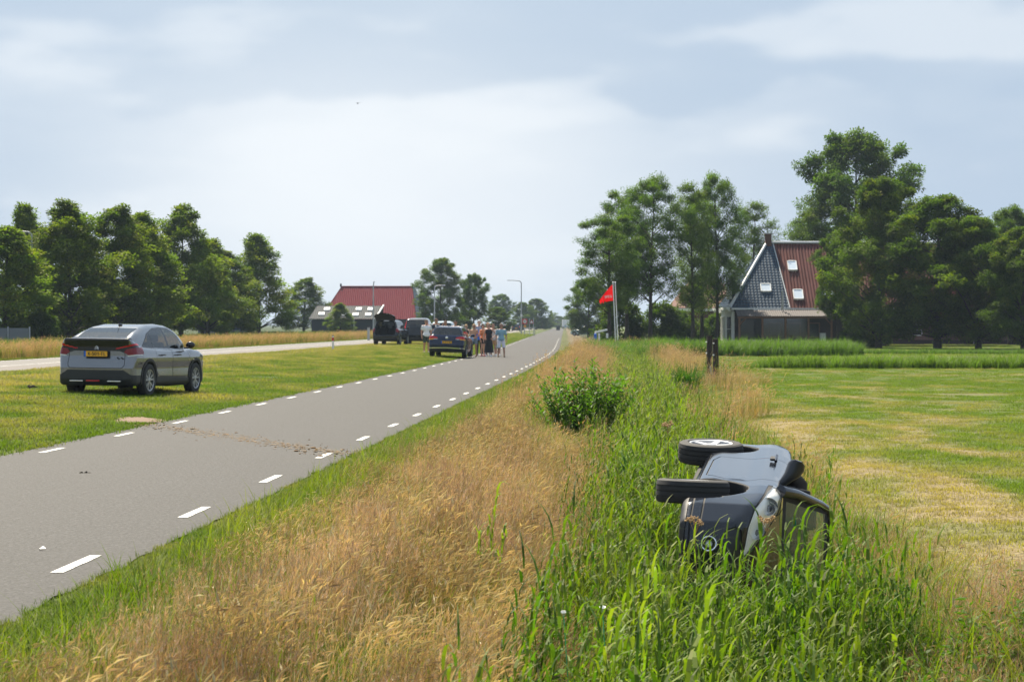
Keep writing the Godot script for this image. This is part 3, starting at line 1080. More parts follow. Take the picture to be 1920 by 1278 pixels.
func wagon(root: Node3D) -> void:
	var sp := {"len": 4.77, "w": 0.92, "h": 1.54, "cell": 0.032, "kl": 0.1, "ku": 0.1, "arch": 0.36, "wy": 0.33, "lr": 1.0, "lf": 3.71, "well": 0.55,
		"low": [0.12, 0.28, 0.03, 0.4, 0.0, 0.62, 0.06, 0.72, 0.1, 0.98, 0.16, 1.06, 1.6, 1.0, 3.2, 0.95, 3.5, 0.98, 4.2, 0.86, 4.6, 0.72, 4.76, 0.5, 4.7, 0.25, 2.4, 0.2],
		"up": [0.12, 0.95, 0.2, 1.1, 0.48, 1.44, 0.6, 1.485, 1.4, 1.515, 2.2, 1.51, 2.6, 1.46, 3.55, 0.98, 3.5, 0.85, 0.5, 0.8],
		"plow": [0.66, 0.0, 0.82, 0.05, 0.89, 0.25, 0.91, 0.7, 0.91, 3.6, 0.87, 4.2, 0.7, 4.6, 0.45, 4.77],
		"pup": [0.7, 0.08, 0.77, 0.3, 0.79, 1.0, 0.79, 2.8, 0.72, 3.3, 0.5, 3.55],
		"slow": [0.18, 0.84, 0.4, 0.89, 0.65, 0.91, 0.85, 0.9, 1.05, 0.84],
		"sup": [0.85, 0.85, 1.0, 0.83, 1.3, 0.71, 1.46, 0.62, 1.54, 0.5]}
	var reg := [
		{"n": "rear_window", "m": M.dark_glass, "ax": "r", "pts": [-0.1, 1.1, 0.66, 1.085, 0.7, 1.12, 0.58, 1.4, -0.1, 1.425], "hi": 0.6, "pair": false},
		{"n": "rear_light", "m": M.red, "ax": "r", "pts": [0.42, 0.9, 0.47, 0.98, 0.68, 1.02, 0.95, 1.02, 0.95, 0.89, 0.62, 0.905], "hi": 0.45, "push": 0.008},
		{"n": "reversing_light", "m": M.lens, "ax": "r", "pts": [0.4, 0.87, 0.42, 0.9, 0.62, 0.905, 0.64, 0.865], "hi": 0.45, "push": 0.008},
		{"n": "turn_signal", "m": M.amber, "ax": "r", "pts": [0.64, 0.865, 0.62, 0.905, 0.95, 0.89, 0.95, 0.83], "hi": 0.45, "push": 0.008},
		{"n": "tailgate_gap", "m": M.black, "ax": "r", "pts": [-0.5, 1.44, 0.62, 1.44, 0.75, 1.08, 0.68, 0.62, -0.5, 0.6], "ring": 0.006, "hi": 0.55, "pair": false, "push": -0.006},
		{"n": "bumper_trim", "m": M.chrome, "ax": "r", "pts": [-0.1, 0.5, 0.9, 0.47, 0.95, 0.44, 0.9, 0.42, -0.1, 0.455], "hi": 0.3, "pair": false, "push": 0.008},
		{"n": "lower_bumper", "m": M.plastic, "ax": "r", "pts": [-0.1, 0.42, 0.9, 0.4, 1.0, 0.36, 1.0, -0.1, -0.1, -0.1], "hi": 0.45, "pair": false},
		{"n": "rear_side_window", "m": M.dark_glass, "ax": "s", "pts": [0.55, 1.1, 1.36, 1.06, 1.36, 1.42, 0.75, 1.4], "lo": 0.4},
		{"n": "middle_side_window", "m": M.dark_glass, "ax": "s", "pts": [1.42, 1.06, 2.24, 1.03, 2.22, 1.43, 1.42, 1.425], "lo": 0.4},
		{"n": "front_side_window", "m": M.glass, "ax": "s", "pts": [2.32, 1.03, 3.2, 1.0, 2.66, 1.37, 2.3, 1.43], "lo": 0.4},
		{"n": "window_trim", "m": M.chrome, "ax": "s", "pts": [0.5, 1.085, 3.27, 0.98, 2.68, 1.39, 2.25, 1.45, 0.73, 1.42], "lo": 0.4},
		{"n": "windscreen", "m": M.glass, "ax": "t", "pts": [-0.1, 2.62, 0.58, 2.56, 0.68, 3.3, -0.1, 3.5], "lo": 1.0, "pair": false},
		{"n": "door_gap", "m": M.black, "ax": "s", "pts": [1.36, 1.05, 1.4, 0.36, 2.28, 0.34, 2.28, 1.02], "ring": 0.006, "lo": 0.5, "push": -0.006},
		{"n": "door_gap", "m": M.black, "ax": "s", "pts": [2.29, 1.02, 2.29, 0.34, 3.26, 0.34, 3.3, 0.97], "ring": 0.006, "lo": 0.5, "push": -0.006},
		{"n": "rear_door", "m": M.navy, "ax": "s", "pts": [1.36, 1.05, 1.4, 0.36, 2.28, 0.34, 2.28, 1.02], "lo": 0.5},
		{"n": "front_door", "m": M.navy, "ax": "s", "pts": [2.29, 1.02, 2.29, 0.34, 3.26, 0.34, 3.3, 0.97], "lo": 0.5},
	]
	car_parts(root, sp, reg, M.navy)
	for s in [-1.0, 1.0]:
		wheel(root, Vector3(s * 0.79, 0.325, 2.385 - 1.0), 0.325, 0.22, s, 0)
		wheel(root, Vector3(s * 0.79, 0.325, 2.385 - 3.71), 0.325, 0.22, s, 0)
		mirror(root, Vector3(s * 0.88, 1.04, 2.385 - 3.15), s, M.navy)
		rod(root, "roof_rail", [Vector3(s * 0.6, 1.47, 2.385 - 0.62), Vector3(s * 0.62, 1.53, 2.385 - 0.72), Vector3(s * 0.64, 1.555, 2.385 - 1.6), Vector3(s * 0.63, 1.53, 2.385 - 2.5), Vector3(s * 0.62, 1.48, 2.385 - 2.6)], 0.016, M.chrome)
		for l in [1.5, 2.4]:
			rod(root, "door_handle", [Vector3(s * 0.91, 0.9, 2.385 - l), Vector3(s * 0.93, 0.9, 2.385 - l - 0.1), Vector3(s * 0.91, 0.9, 2.385 - l - 0.2)], 0.014, M.navy)
	seats(root, 4.77, [1.5, 2.5], 0.48, 0.37)
	plate(root, Vector3(0, 0.74, 2.345), "H-337-NZ")
	var b := MB.new()
	b.lathe([Vector2(0.001, 0.012), Vector2(0.06, 0.01), Vector2(0.068, 0.0)], Transform3D(Basis(), Vector3(0, 0.955, 2.285)), 20)
	put("emblem", b, M.chrome, root)
	b = MB.new()
	b.ball(Vector3(0.0, 1.53, 2.385 - 0.9), Vector3(0.03, 0.035, 0.07), 6)
	put("antenna", b, M.gloss_black, root)
	rod(root, "rear_wiper", [Vector3(0.0, 1.1, 2.385 - 0.13), Vector3(-0.3, 1.14, 2.385 - 0.17)], 0.008, M.black)

# tall family car; with open, the tailgate stands up and the boot is bare
func tall_car(root: Node3D, open: bool, paint: Material, tall_lamps: bool, cell := 0.034) -> void:
	var low := [0.1, 0.28, 0.02, 0.4, 0.0, 0.62, 0.06, 0.78, 0.09, 1.0, 0.14, 1.1, 1.6, 1.04, 3.2, 1.0, 3.45, 1.03, 4.0, 0.92, 4.35, 0.76, 4.48, 0.52, 4.42, 0.26, 2.3, 0.2]
	var up := [0.1, 0.98, 0.18, 1.2, 0.36, 1.55, 0.5, 1.62, 1.4, 1.67, 2.2, 1.66, 2.55, 1.59, 3.5, 1.02, 3.4, 0.9, 0.5, 0.85]
	var sp := {"len": 4.48, "w": 0.92, "h": 1.7, "cell": cell, "kl": 0.1, "ku": 0.11, "arch": 0.375, "wy": 0.34, "lr": 0.86, "lf": 3.55, "well": 0.55, "low": low, "up": up,
		"plow": [0.68, 0.0, 0.83, 0.05, 0.89, 0.25, 0.91, 0.7, 0.91, 3.4, 0.86, 4.0, 0.7, 4.35, 0.45, 4.48],
		"pup": [0.72, 0.06, 0.8, 0.3, 0.82, 1.0, 0.82, 2.8, 0.74, 3.3, 0.5, 3.5],
		"slow": [0.18, 0.84, 0.4, 0.89, 0.7, 0.91, 0.95, 0.9, 1.15, 0.85],
		"sup": [0.9, 0.86, 1.05, 0.84, 1.35, 0.74, 1.58, 0.66, 1.7, 0.52]}
	var hole := [-0.1, 0.66, 0.6, 0.66, 0.68, 0.75, 0.7, 1.05, 0.6, 1.5, 0.5, 1.57, -0.1, 1.585]
	var reg := []
	if open:
		reg.append({"n": "boot_opening", "m": null, "ax": "r", "pts": hole, "hi": 0.62})
	else:
		reg.append({"n": "rear_window", "m": M.dark_glass, "ax": "r", "pts": [-0.1, 1.12, 0.64, 1.11, 0.68, 1.15, 0.58, 1.48, -0.1, 1.51], "hi": 0.6, "pair": false})
	reg += [
		{"n": "rear_light", "m": M.dark_red if open else M.red, "ax": "r", "pts": [0.74, 0.86, 0.72, 1.1, 0.76, 1.12, 0.95, 1.08, 0.95, 0.86] if not tall_lamps else [0.74, 0.9, 0.66, 1.5, 0.72, 1.52, 0.95, 1.05, 0.95, 0.9], "hi": 0.5, "push": 0.008},
		{"n": "lower_bumper", "m": M.plastic, "ax": "r", "pts": [-0.1, 0.5, 0.9, 0.48, 1.0, 0.42, 1.0, -0.1, -0.1, -0.1], "hi": 0.45, "pair": false},
		{"n": "rear_side_window", "m": M.dark_glass, "ax": "s", "pts": [0.55, 1.16, 1.3, 1.12, 1.3, 1.54, 0.66, 1.52], "lo": 0.4},
		{"n": "middle_side_window", "m": M.dark_glass, "ax": "s", "pts": [1.36, 1.12, 2.2, 1.1, 2.18, 1.55, 1.36, 1.545], "lo": 0.4},
		{"n": "front_side_window", "m": M.glass, "ax": "s", "pts": [2.28, 1.09, 3.14, 1.06, 2.6, 1.5, 2.26, 1.55], "lo": 0.4},
		{"n": "windscreen", "m": M.glass, "ax": "t", "pts": [-0.1, 2.62, 0.6, 2.56, 0.7, 3.25, -0.1, 3.45], "lo": 1.05, "pair": false},
		{"n": "rear_door_gap", "m": M.black, "ax": "s", "pts": [1.3, 1.12, 1.34, 0.36, 2.22, 0.34, 2.24, 1.1], "ring": 0.007, "lo": 0.5, "push": -0.006},
		{"n": "rear_door", "m": paint, "ax": "s", "pts": [1.3, 1.12, 1.34, 0.36, 2.22, 0.34, 2.24, 1.1], "lo": 0.5},
		{"n": "front_door_gap", "m": M.black, "ax": "s", "pts": [2.25, 1.1, 2.24, 0.34, 3.1, 0.34, 3.2, 1.05], "ring": 0.007, "lo": 0.5, "push": -0.006},
		{"n": "front_door", "m": paint, "ax": "s", "pts": [2.25, 1.1, 2.24, 0.34, 3.1, 0.34, 3.2, 1.05], "lo": 0.5},
	]
	car_parts(root, sp, reg, paint)
	for s in [-1.0, 1.0]:
		wheel(root, Vector3(s * 0.79, 0.335, 2.24 - 0.86), 0.335, 0.22, s, 0)
		wheel(root, Vector3(s * 0.79, 0.335, 2.24 - 3.55), 0.335, 0.22, s, 0)
		mirror(root, Vector3(s * 0.9, 1.12, 2.24 - 3.05), s, paint)
	seats(root, 4.48, [1.45, 2.35], 0.52, 0.37)
	if not open:
		pass
		return
	var b := MB.new()
	b.box(Vector3(0, 0.62, 2.24 - 0.75), Vector3(1.3, 0.04, 1.2))
	b.box(Vector3(0, 0.8, 2.24 - 1.45), Vector3(1.3, 0.6, 0.05))
	for s in [-1.0, 1.0]:
		b.box(Vector3(s * 0.68, 0.84, 2.24 - 0.75), Vector3(0.05, 0.45, 1.1))
	put("boot_lining", b, M.seat, root)
	# the tailgate, hinged at the roof edge and swung up
	var hinge := Node3D.new()
	hinge.name = numbered("tailgate", root)
	root.add_child(hinge, true)
	hinge.position = Vector3(0, 1.6, 2.24 - 0.5)
	hinge.rotation.x = deg_to_rad(-100.0)
	var sk := MB.new()
	var g := 14
	for i in g:
		for k in g:
			var q := []
			for e in [[0, 0], [1, 0], [1, 1], [0, 1]]:
				var u: float = 2.0 * (i + e[0]) / g - 1.0
				var t: float = float(k + e[1]) / g
				var hw := lerpf(0.58, 0.72, smoothstep(0.0, 0.5, t)) - 0.06 * smoothstep(0.75, 1.0, t)
				q.append(Vector3(u * hw, -0.95 * t, 0.1 + 0.28 * smoothstep(0.0, 0.55, t) - 0.09 * u * u * u * u - 0.1 * u * u))
			sk.flat4(q[0], q[1], q[2], q[3], Vector3(0, 0.2, 1))
	put("outer_panel", sk, paint, hinge)
	var inn := MB.new()
	for i in range(0, sk.v.size(), 3):
		var off := Vector3(0, 0, -0.06)
		inn.flat(sk.v[i] * Vector3(0.97, 1, 1) + off, sk.v[i + 1] * Vector3(0.97, 1, 1) + off, sk.v[i + 2] * Vector3(0.97, 1, 1) + off, Vector3(0, 0, -1))
	put("inner_panel", inn, M.seat, hinge)
	for s in [-1.0, 1.0]:
		rod(root, "gas_strut", [Vector3(s * 0.66, 1.25, 2.24 - 0.24), Vector3(s * 0.6, 1.66, 2.24 + 0.02)], 0.014, M.dark_metal)

# plain small saloon for the far end of the road
func far_car(root: Node3D, paint: Material) -> void:
	var sp := {"len": 4.1, "w": 0.88, "h": 1.5, "cell": 0.06, "kl": 0.12, "ku": 0.12, "arch": 0.36, "wy": 0.32, "lr": 0.75, "lf": 3.3, "well": 0.5,
		"low": [0.1, 0.26, 0.0, 0.45, 0.04, 0.75, 0.1, 1.0, 1.6, 0.97, 3.1, 0.95, 3.7, 0.85, 4.05, 0.65, 4.1, 0.4, 4.0, 0.22, 2.2, 0.2],
		"up": [0.12, 0.95, 0.4, 1.4, 0.6, 1.47, 1.5, 1.5, 2.1, 1.46, 3.1, 0.95, 3.0, 0.85, 0.5, 0.8],
		"plow": [0.62, 0.0, 0.82, 0.08, 0.87, 0.5, 0.87, 3.3, 0.8, 3.8, 0.5, 4.1], "pup": [0.66, 0.08, 0.75, 0.4, 0.77, 2.3, 0.6, 3.1],
		"slow": [0.18, 0.82, 0.6, 0.87, 1.0, 0.82], "sup": [0.8, 0.84, 1.0, 0.8, 1.4, 0.62, 1.5, 0.5]}
	var reg := [
		{"n": "rear_window", "m": M.dark_glass, "ax": "r", "pts": [-0.1, 1.05, 0.62, 1.05, 0.56, 1.38, -0.1, 1.4], "hi": 0.6, "pair": false},
		{"n": "rear_light", "m": M.red, "ax": "r", "pts": [0.6, 0.8, 0.62, 1.0, 0.95, 1.0, 0.95, 0.8], "hi": 0.4, "push": 0.01},
		{"n": "side_window", "m": M.dark_glass, "ax": "s", "pts": [0.55, 1.05, 2.85, 1.0, 2.1, 1.38, 0.7, 1.38], "lo": 0.4},
		{"n": "windscreen", "m": M.glass, "ax": "t", "pts": [-0.1, 2.15, 0.55, 2.1, 0.62, 2.9, -0.1, 3.05], "lo": 1.0, "pair": false},
		{"n": "bumper", "m": M.plastic, "ax": "r", "pts": [-0.1, 0.45, 1.0, 0.45, 1.0, -0.1, -0.1, -0.1], "hi": 0.35, "pair": false},
	]
	car_parts(root, sp, reg, paint)
	for s in [-1.0, 1.0]:
		for l in [0.75, 3.3]:
			wheel(root, Vector3(s * 0.76, 0.315, 2.05 - l), 0.315, 0.2, s, 0)
	plate(root, Vector3(0, 0.66, 2.04), "")

func overturned_car() -> Node3D:
	var root := thing("overturned_car", "black open-topped small car lying on its side in the reedy ditch, wheels in the air", "car")
	var L := 3.74
	var sp := {"len": L, "w": 0.85, "h": 1.5, "cell": 0.0195, "kl": 0.085, "ku": 0.02, "arch": 0.362, "wy": 0.3, "lr": 0.62, "lf": 2.97, "well": 0.5,
		"low": [0.1, 0.24, 0.01, 0.36, 0.0, 0.6, 0.05, 0.78, 0.13, 0.9, 0.4, 0.965, 1.0, 0.99, 1.4, 0.965, 2.3, 0.93, 2.72, 0.955, 3.05, 0.92, 3.4, 0.8, 3.6, 0.68, 3.71, 0.54, 3.74, 0.4, 3.72, 0.24, 3.6, 0.17, 2.0, 0.2],
		"up": [2.6, 0.5, 2.6, 0.6, 2.4, 0.6, 2.4, 0.5],
		"plow": [0.56, 0.0, 0.72, 0.04, 0.79, 0.2, 0.825, 0.6, 0.83, 1.5, 0.83, 2.9, 0.8, 3.2, 0.74, 3.45, 0.62, 3.63, 0.42, 3.71, 0.1, 3.74],
		"pup": [0.8, 2.0, 0.8, 2.6, 0.74, 2.85, 0.55, 3.0],
		"slow": [0.14, 0.75, 0.27, 0.81, 0.36, 0.826, 0.5, 0.812, 0.64, 0.805, 0.76, 0.834, 0.84, 0.822, 0.94, 0.785, 1.05, 0.74],
		"sup": [0.85, 0.8, 0.95, 0.755, 1.37, 0.535, 1.45, 0.5]}
	var reg := [
		{"n": "headlight", "m": M.lamp_glass, "back": M.reflector, "deep": -0.014, "ax": "r", "pts": [0.34, 0.66, 0.45, 0.683, 0.573, 0.7, 0.711, 0.745, 0.79, 0.82, 0.81, 0.9, 0.76, 0.935, 0.634, 0.9, 0.527, 0.822, 0.404, 0.722], "lo": 2.85, "push": 0.006},
		{"n": "headlight_edge", "m": M.black, "ax": "r", "pts": [0.31, 0.65, 0.45, 0.672, 0.58, 0.688, 0.72, 0.733, 0.805, 0.812, 0.825, 0.91, 0.765, 0.948, 0.625, 0.913, 0.517, 0.834, 0.39, 0.735], "lo": 2.85, "push": -0.004},
		{"n": "grille_gap", "m": M.black, "ax": "r", "pts": [-0.5, 0.45, 0.3, 0.455, 0.47, 0.48, 0.56, 0.535, 0.585, 0.6, 0.56, 0.64, 0.45, 0.645, -0.5, 0.65], "ring": 0.009, "lo": 3.3, "pair": false, "push": -0.008},
		{"n": "grille", "m": M.plastic_smooth, "ax": "r", "pts": [-0.5, 0.45, 0.3, 0.455, 0.47, 0.48, 0.56, 0.535, 0.585, 0.6, 0.56, 0.64, 0.45, 0.645, -0.5, 0.65], "lo": 3.3, "pair": false, "push": -0.004},
		{"n": "bumper_lip", "m": M.plastic, "ax": "r", "pts": [-0.1, 0.05, 0.9, 0.05, 0.9, 0.235, 0.5, 0.21, -0.1, 0.2], "lo": 3.3, "pair": false, "push": 0.006},
		{"n": "bumper_gap", "m": M.black, "ax": "r", "pts": [-0.6, 0.3, 0.52, 0.3, 0.62, 0.33, 0.9, 0.36, 0.9, 0.28, 0.6, 0.25, -0.6, 0.22], "ring": 0.008, "lo": 3.25, "pair": false, "push": -0.005},
		{"n": "cockpit_opening", "m": null, "ax": "t", "pts": [-0.3, 1.0, 0.55, 1.02, 0.64, 1.1, 0.69, 2.5, 0.66, 2.72, -0.3, 2.75], "lo": 0.8},
		{"n": "bonnet_gap", "m": M.black, "ax": "t", "pts": [-0.5, 2.76, 0.64, 2.68, 0.6, 3.2, 0.46, 3.46, 0.25, 3.58, -0.5, 3.62], "ring": 0.005, "lo": 0.6, "pair": false, "push": -0.006},
		{"n": "bonnet", "m": M.black_paint, "ax": "t", "pts": [-0.1, 2.76, 0.64, 2.68, 0.6, 3.2, 0.46, 3.46, 0.25, 3.58, -0.1, 3.62], "lo": 0.6, "pair": false},
		{"n": "rear_light", "m": M.red, "ax": "r", "pts": [0.5, 0.65, 0.48, 0.8, 0.9, 0.82, 0.9, 0.65], "hi": 0.1, "push": 0.006},
		{"n": "door_gap", "m": M.black, "ax": "s", "pts": [1.32, 1.0, 1.3, 0.36, 1.5, 0.31, 2.4, 0.3, 2.56, 0.45, 2.6, 0.6, 2.54, 0.96], "ring": 0.006, "lo": 0.5, "push": -0.008},
		{"n": "sill_gap", "m": M.black, "ax": "s", "pts": [0.98, -0.2, 0.98, 0.265, 2.6, 0.255, 2.6, -0.2], "ring": 0.005, "lo": 0.6, "push": -0.006},
		{"n": "door", "m": M.black_paint, "ax": "s", "pts": [1.32, 1.0, 1.3, 0.36, 1.5, 0.31, 2.4, 0.3, 2.56, 0.45, 2.6, 0.6, 2.54, 0.96], "lo": 0.5},
	]
	car_parts(root, sp, reg, M.black_paint)
	for s in [-1.0, 1.0]:
		wheel(root, Vector3(s * 0.745, 0.235, L * 0.5 - 0.62), 0.295, 0.19, s, 2, 0.0)
		wheel(root, Vector3(s * 0.745, 0.225, L * 0.5 - 2.97), 0.295, 0.19, s, 2, -0.13)
		# mirror: a tapered housing on an arm
		var b := MB.new()
		b.tube([Vector3(-s * 0.04, -0.1, 0.0), Vector3(s * 0.0, -0.07, 0.0), Vector3(s * 0.045, -0.03, 0.0), Vector3(s * 0.085, 0.005, 0.005), Vector3(s * 0.13, 0.03, 0.01), Vector3(s * 0.165, 0.045, 0.01), Vector3(s * 0.18, 0.05, 0.01)], [0.04, 0.036, 0.048, 0.068, 0.075, 0.06, 0.028], 16)
		var o := put("mirror", b, M.plastic_smooth, root)
		o.position = Vector3(s * 0.77, 1.0, L * 0.5 - 2.42)
		b = MB.new()
		b.box(Vector3(s * 0.835, 0.82, L * 0.5 - 1.5), Vector3(0.02, 0.05, 0.16), Transform3D(), 0.008)
		put("handle_recess", b, M.black, root)
		rod(root, "door_handle", [Vector3(s * 0.825, 0.845, L * 0.5 - 1.42), Vector3(s * 0.86, 0.85, L * 0.5 - 1.5), Vector3(s * 0.825, 0.845, L * 0.5 - 1.6)], 0.014, M.black_paint, 8)
		# fog lamp: chrome ring round a clear lens
		var xf := Transform3D(Basis(Vector3(0, 1, 0), PI - s * 0.42), Vector3(s * 0.46, 0.405, L * 0.5 - 3.697))
		b = MB.new()
		b.lathe([Vector2(0.048, 0.004), Vector2(0.052, 0.022), Vector2(0.06, 0.024), Vector2(0.066, 0.0)], xf, 28)
		put("fog_lamp_ring", b, M.chrome, root)
		b = MB.new()
		b.lathe([Vector2(0.048, 0.006), Vector2(0.03, 0.0), Vector2(0.028, 0.006)], xf, 20)
		put("fog_lamp_bowl", b, M.black, root)
		b = MB.new()
		b.lathe([Vector2(0.001, 0.016), Vector2(0.015, 0.012), Vector2(0.028, 0.0)], xf, 20)
		put("fog_lamp", b, M.lens, root)
		# the bowl and lenses behind the headlight cover
		for k in 2:
			var c := Vector3(s * (0.69 if k == 0 else 0.53), 0.835 if k == 0 else 0.745, L * 0.5 - (3.27 if k == 0 else 3.45))
			b = MB.new()
			b.lathe([Vector2(0.075, 0.03), Vector2(0.055, -0.01), Vector2(0.03, -0.03)], Transform3D(Basis(Vector3(0, 1, 0), PI - s * 0.5), c), 18)
			put("headlight_bowl", b, M.chrome, root)
			b = MB.new()
			b.lathe([Vector2(0.001, 0.012), Vector2(0.02, 0.006), Vector2(0.032, -0.015)], Transform3D(Basis(Vector3(0, 1, 0), PI - s * 0.5), c), 16)
			put("headlight_bulb", b, M.dark_metal, root)
	seats(root, L, [1.55], 0.4, 0.35)
	var b := MB.new()
	b.box(Vector3(0, 0.86, L * 0.5 - 2.62), Vector3(1.36, 0.16, 0.4), Transform3D(), 0.05)
	put("dashboard", b, M.seat, root)
	b = MB.new()
	b.box(Vector3(0.49, 0.985, L * 0.5 - 2.66), Vector3(0.07, 0.05, 0.002), Transform3D(Basis(Vector3(1, 0, 0), 0.2), Vector3.ZERO))
	b = MB.new()
	b.box(Vector3.ZERO, Vector3(0.075, 0.06, 0.002), Transform3D(Basis(Vector3(1, 0, 0), -1.0), Vector3(0.5, 1.03, L * 0.5 - 2.74)))
	put("windscreen_sticker", b, M.green, root)
	# windscreen: a painted frame round a slightly bowed pane
	var z0 := L * 0.5 - 2.9
	var z1 := L * 0.5 - 2.22
	b = MB.new()
	b.tube([Vector3(-0.775, 0.92, z0 - 0.04), Vector3(-0.73, 1.04, z0 + 0.14), Vector3(-0.585, 1.23, z1 - 0.1), Vector3(-0.53, 1.285, z1), Vector3(-0.45, 1.305, z1 + 0.02), Vector3(0, 1.32, z1 + 0.0), Vector3(0.45, 1.305, z1 + 0.02), Vector3(0.53, 1.285, z1), Vector3(0.585, 1.23, z1 - 0.1), Vector3(0.73, 1.04, z0 + 0.14), Vector3(0.775, 0.92, z0 - 0.04)], [0.05, 0.04, 0.036, 0.04, 0.042, 0.042, 0.042, 0.04, 0.036, 0.04, 0.05], 12)
	put("windscreen_frame", b, M.black_paint, root)
	b = MB.new()
	var rim := MB.new()
	for i in 30:
		for k in 14:
			var q := []
			for e in [[0, 0], [1, 0], [1, 1], [0, 1]]:
				var u: float = (i + e[0]) / 15.0 - 1.0
				var t: float = (k + e[1]) / 14.0
				q.append(Vector3(u * lerpf(0.745, 0.52, t), lerpf(0.94, 1.3, t), lerpf(z0, z1, t) - 0.1 * (1.0 - u * u)))
			if i == 0 or i == 29 or k < 1 or k == 13:
				rim.flat4(q[0], q[1], q[2], q[3], Vector3(0, 0.8, -0.6))
			else:
				b.flat4(q[0], q[1], q[2], q[3], Vector3(0, 0.8, -0.6))
	put("windscreen", b, M.clear_glass, root)
	put("windscreen_seal", rim, M.black, root)
	b = MB.new()
	for s in [-1.0, 1.0]:
		b.box(Vector3(s * 0.7, 0.63, L * 0.5 - 1.85), Vector3(0.05, 0.6, 1.65), Transform3D(), 0.01)
		b.tube([Vector3(s * 0.16, 0.9, L * 0.5 - 1.2), Vector3(s * 0.18, 1.12, L * 0.5 - 1.18), Vector3(s * 0.5, 1.12, L * 0.5 - 1.18), Vector3(s * 0.54, 0.9, L * 0.5 - 1.2)], [0.03, 0.03, 0.03, 0.03], 8)
	b.box(Vector3(0, 0.33, L * 0.5 - 1.85), Vector3(1.35, 0.05, 1.7))
	b.box(Vector3(0, 0.63, L * 0.5 - 1.02), Vector3(1.35, 0.6, 0.05))
	put("cockpit_lining", b, M.seat, root)
	b = MB.new()
	b.tube([Vector3(-0.64, 0.97, L * 0.5 - 1.05), Vector3(-0.55, 1.03, L * 0.5 - 0.95), Vector3(0.55, 1.03, L * 0.5 - 0.95), Vector3(0.64, 0.97, L * 0.5 - 1.05)], [0.06, 0.085, 0.085, 0.06], 10)
	put("folded_hood", b, M.seat, root)
	b = MB.new()
	b.box(Vector3(0, 0.17, 0.0), Vector3(1.3, 0.06, 2.2), Transform3D(), 0.02)
	b.box(Vector3(0, 0.2, L * 0.5 - 2.97), Vector3(1.4, 0.09, 0.3), Transform3D(), 0.03)
	b.tube([Vector3(-0.7, 0.24, L * 0.5 - 0.62), Vector3(0.7, 0.24, L * 0.5 - 0.62)], [0.05, 0.05], 10)
	b.tube([Vector3(0.1, 0.15, 1.7), Vector3(0.1, 0.13, 0.4), Vector3(-0.05, 0.13, -1.0)], [0.035, 0.03, 0.03], 8)
	put("underbody", b, M.black, root)
	# the way it came to lie: its right flank up, its nose towards the road user and a little down
	var fw := Vector3(1.44, 0.32, -16.75)
	var rw := Vector3(1.79, 0.49, -19.05)
	var F := (fw - rw).normalized()
	var X := Vector3(0.035, 1, 0.0)
	var Z := -F
	X = (X - Z * X.dot(Z)).normalized()
	var Y := Z.cross(X)
	var B := Basis(X, Y, Z)
	root.transform = Transform3D(B, fw - B * Vector3(0.745, 0.225, L * 0.5 - 2.97))
	return root

# ------------------------------------------------------------------ people
class Field:
	var f := PackedFloat32Array()
	var o: Vector3
	var cs: float
	var nx: int
	var ny: int
	var nz: int
	func _init(lo: Vector3, hi: Vector3, cell: float) -> void:
		o = lo
		cs = cell
		nx = int((hi.x - lo.x) / cell) + 2
		ny = int((hi.y - lo.y) / cell) + 2
		nz = int((hi.z - lo.z) / cell) + 2
		f.resize(nx * ny * nz)
		f.fill(0.5)
	# a tapered bone, flattened along z by fz, joined with a smooth minimum of width k
	func bone(a: Vector3, b: Vector3, ra: float, rb: float, k := 0.04, fz := 1.0) -> void:
		var m := maxf(ra, rb) + k + cs * 2.0
		var lo := (a.min(b) - Vector3.ONE * m - o) / cs
		var hi := (a.max(b) + Vector3.ONE * m - o) / cs
		var e := b - a
		var l2 := maxf(e.length_squared(), 1e-8)
		for z in range(maxi(0, int(lo.z)), mini(nz, int(hi.z) + 1)):
			for y in range(maxi(0, int(lo.y)), mini(ny, int(hi.y) + 1)):
				for x in range(maxi(0, int(lo.x)), mini(nx, int(hi.x) + 1)):
					var p := o + Vector3(x, y, z) * cs - a
					var t := clampf(p.dot(e) / l2, 0.0, 1.0)
					p -= e * t
					p.z /= fz
					var d := p.length() - lerpf(ra, rb, t)
					var i := (z * ny + y) * nx + x
					var h := maxf(k - absf(d - f[i]), 0.0) / k
					f[i] = minf(d, f[i]) - h * h * k * 0.25
	func keep_above(y0: float) -> void:
		for z in nz:
			for y in ny:
				for x in nx:
					var i := (z * ny + y) * nx + x
					f[i] = maxf(f[i], y0 - (o.y + y * cs))
	func keep_below(y0: float) -> void:
		for z in nz:
			for y in ny:
				for x in nx:
					var i := (z * ny + y) * nx + x
					f[i] = maxf(f[i], (o.y + y * cs) - y0)

func field_mb(g: Field) -> MB:
	return soup_mb(nets(g.f, g.nx, g.ny, g.nz, g.o, g.cs))

var hand_mb: MB
var head_mb: MB

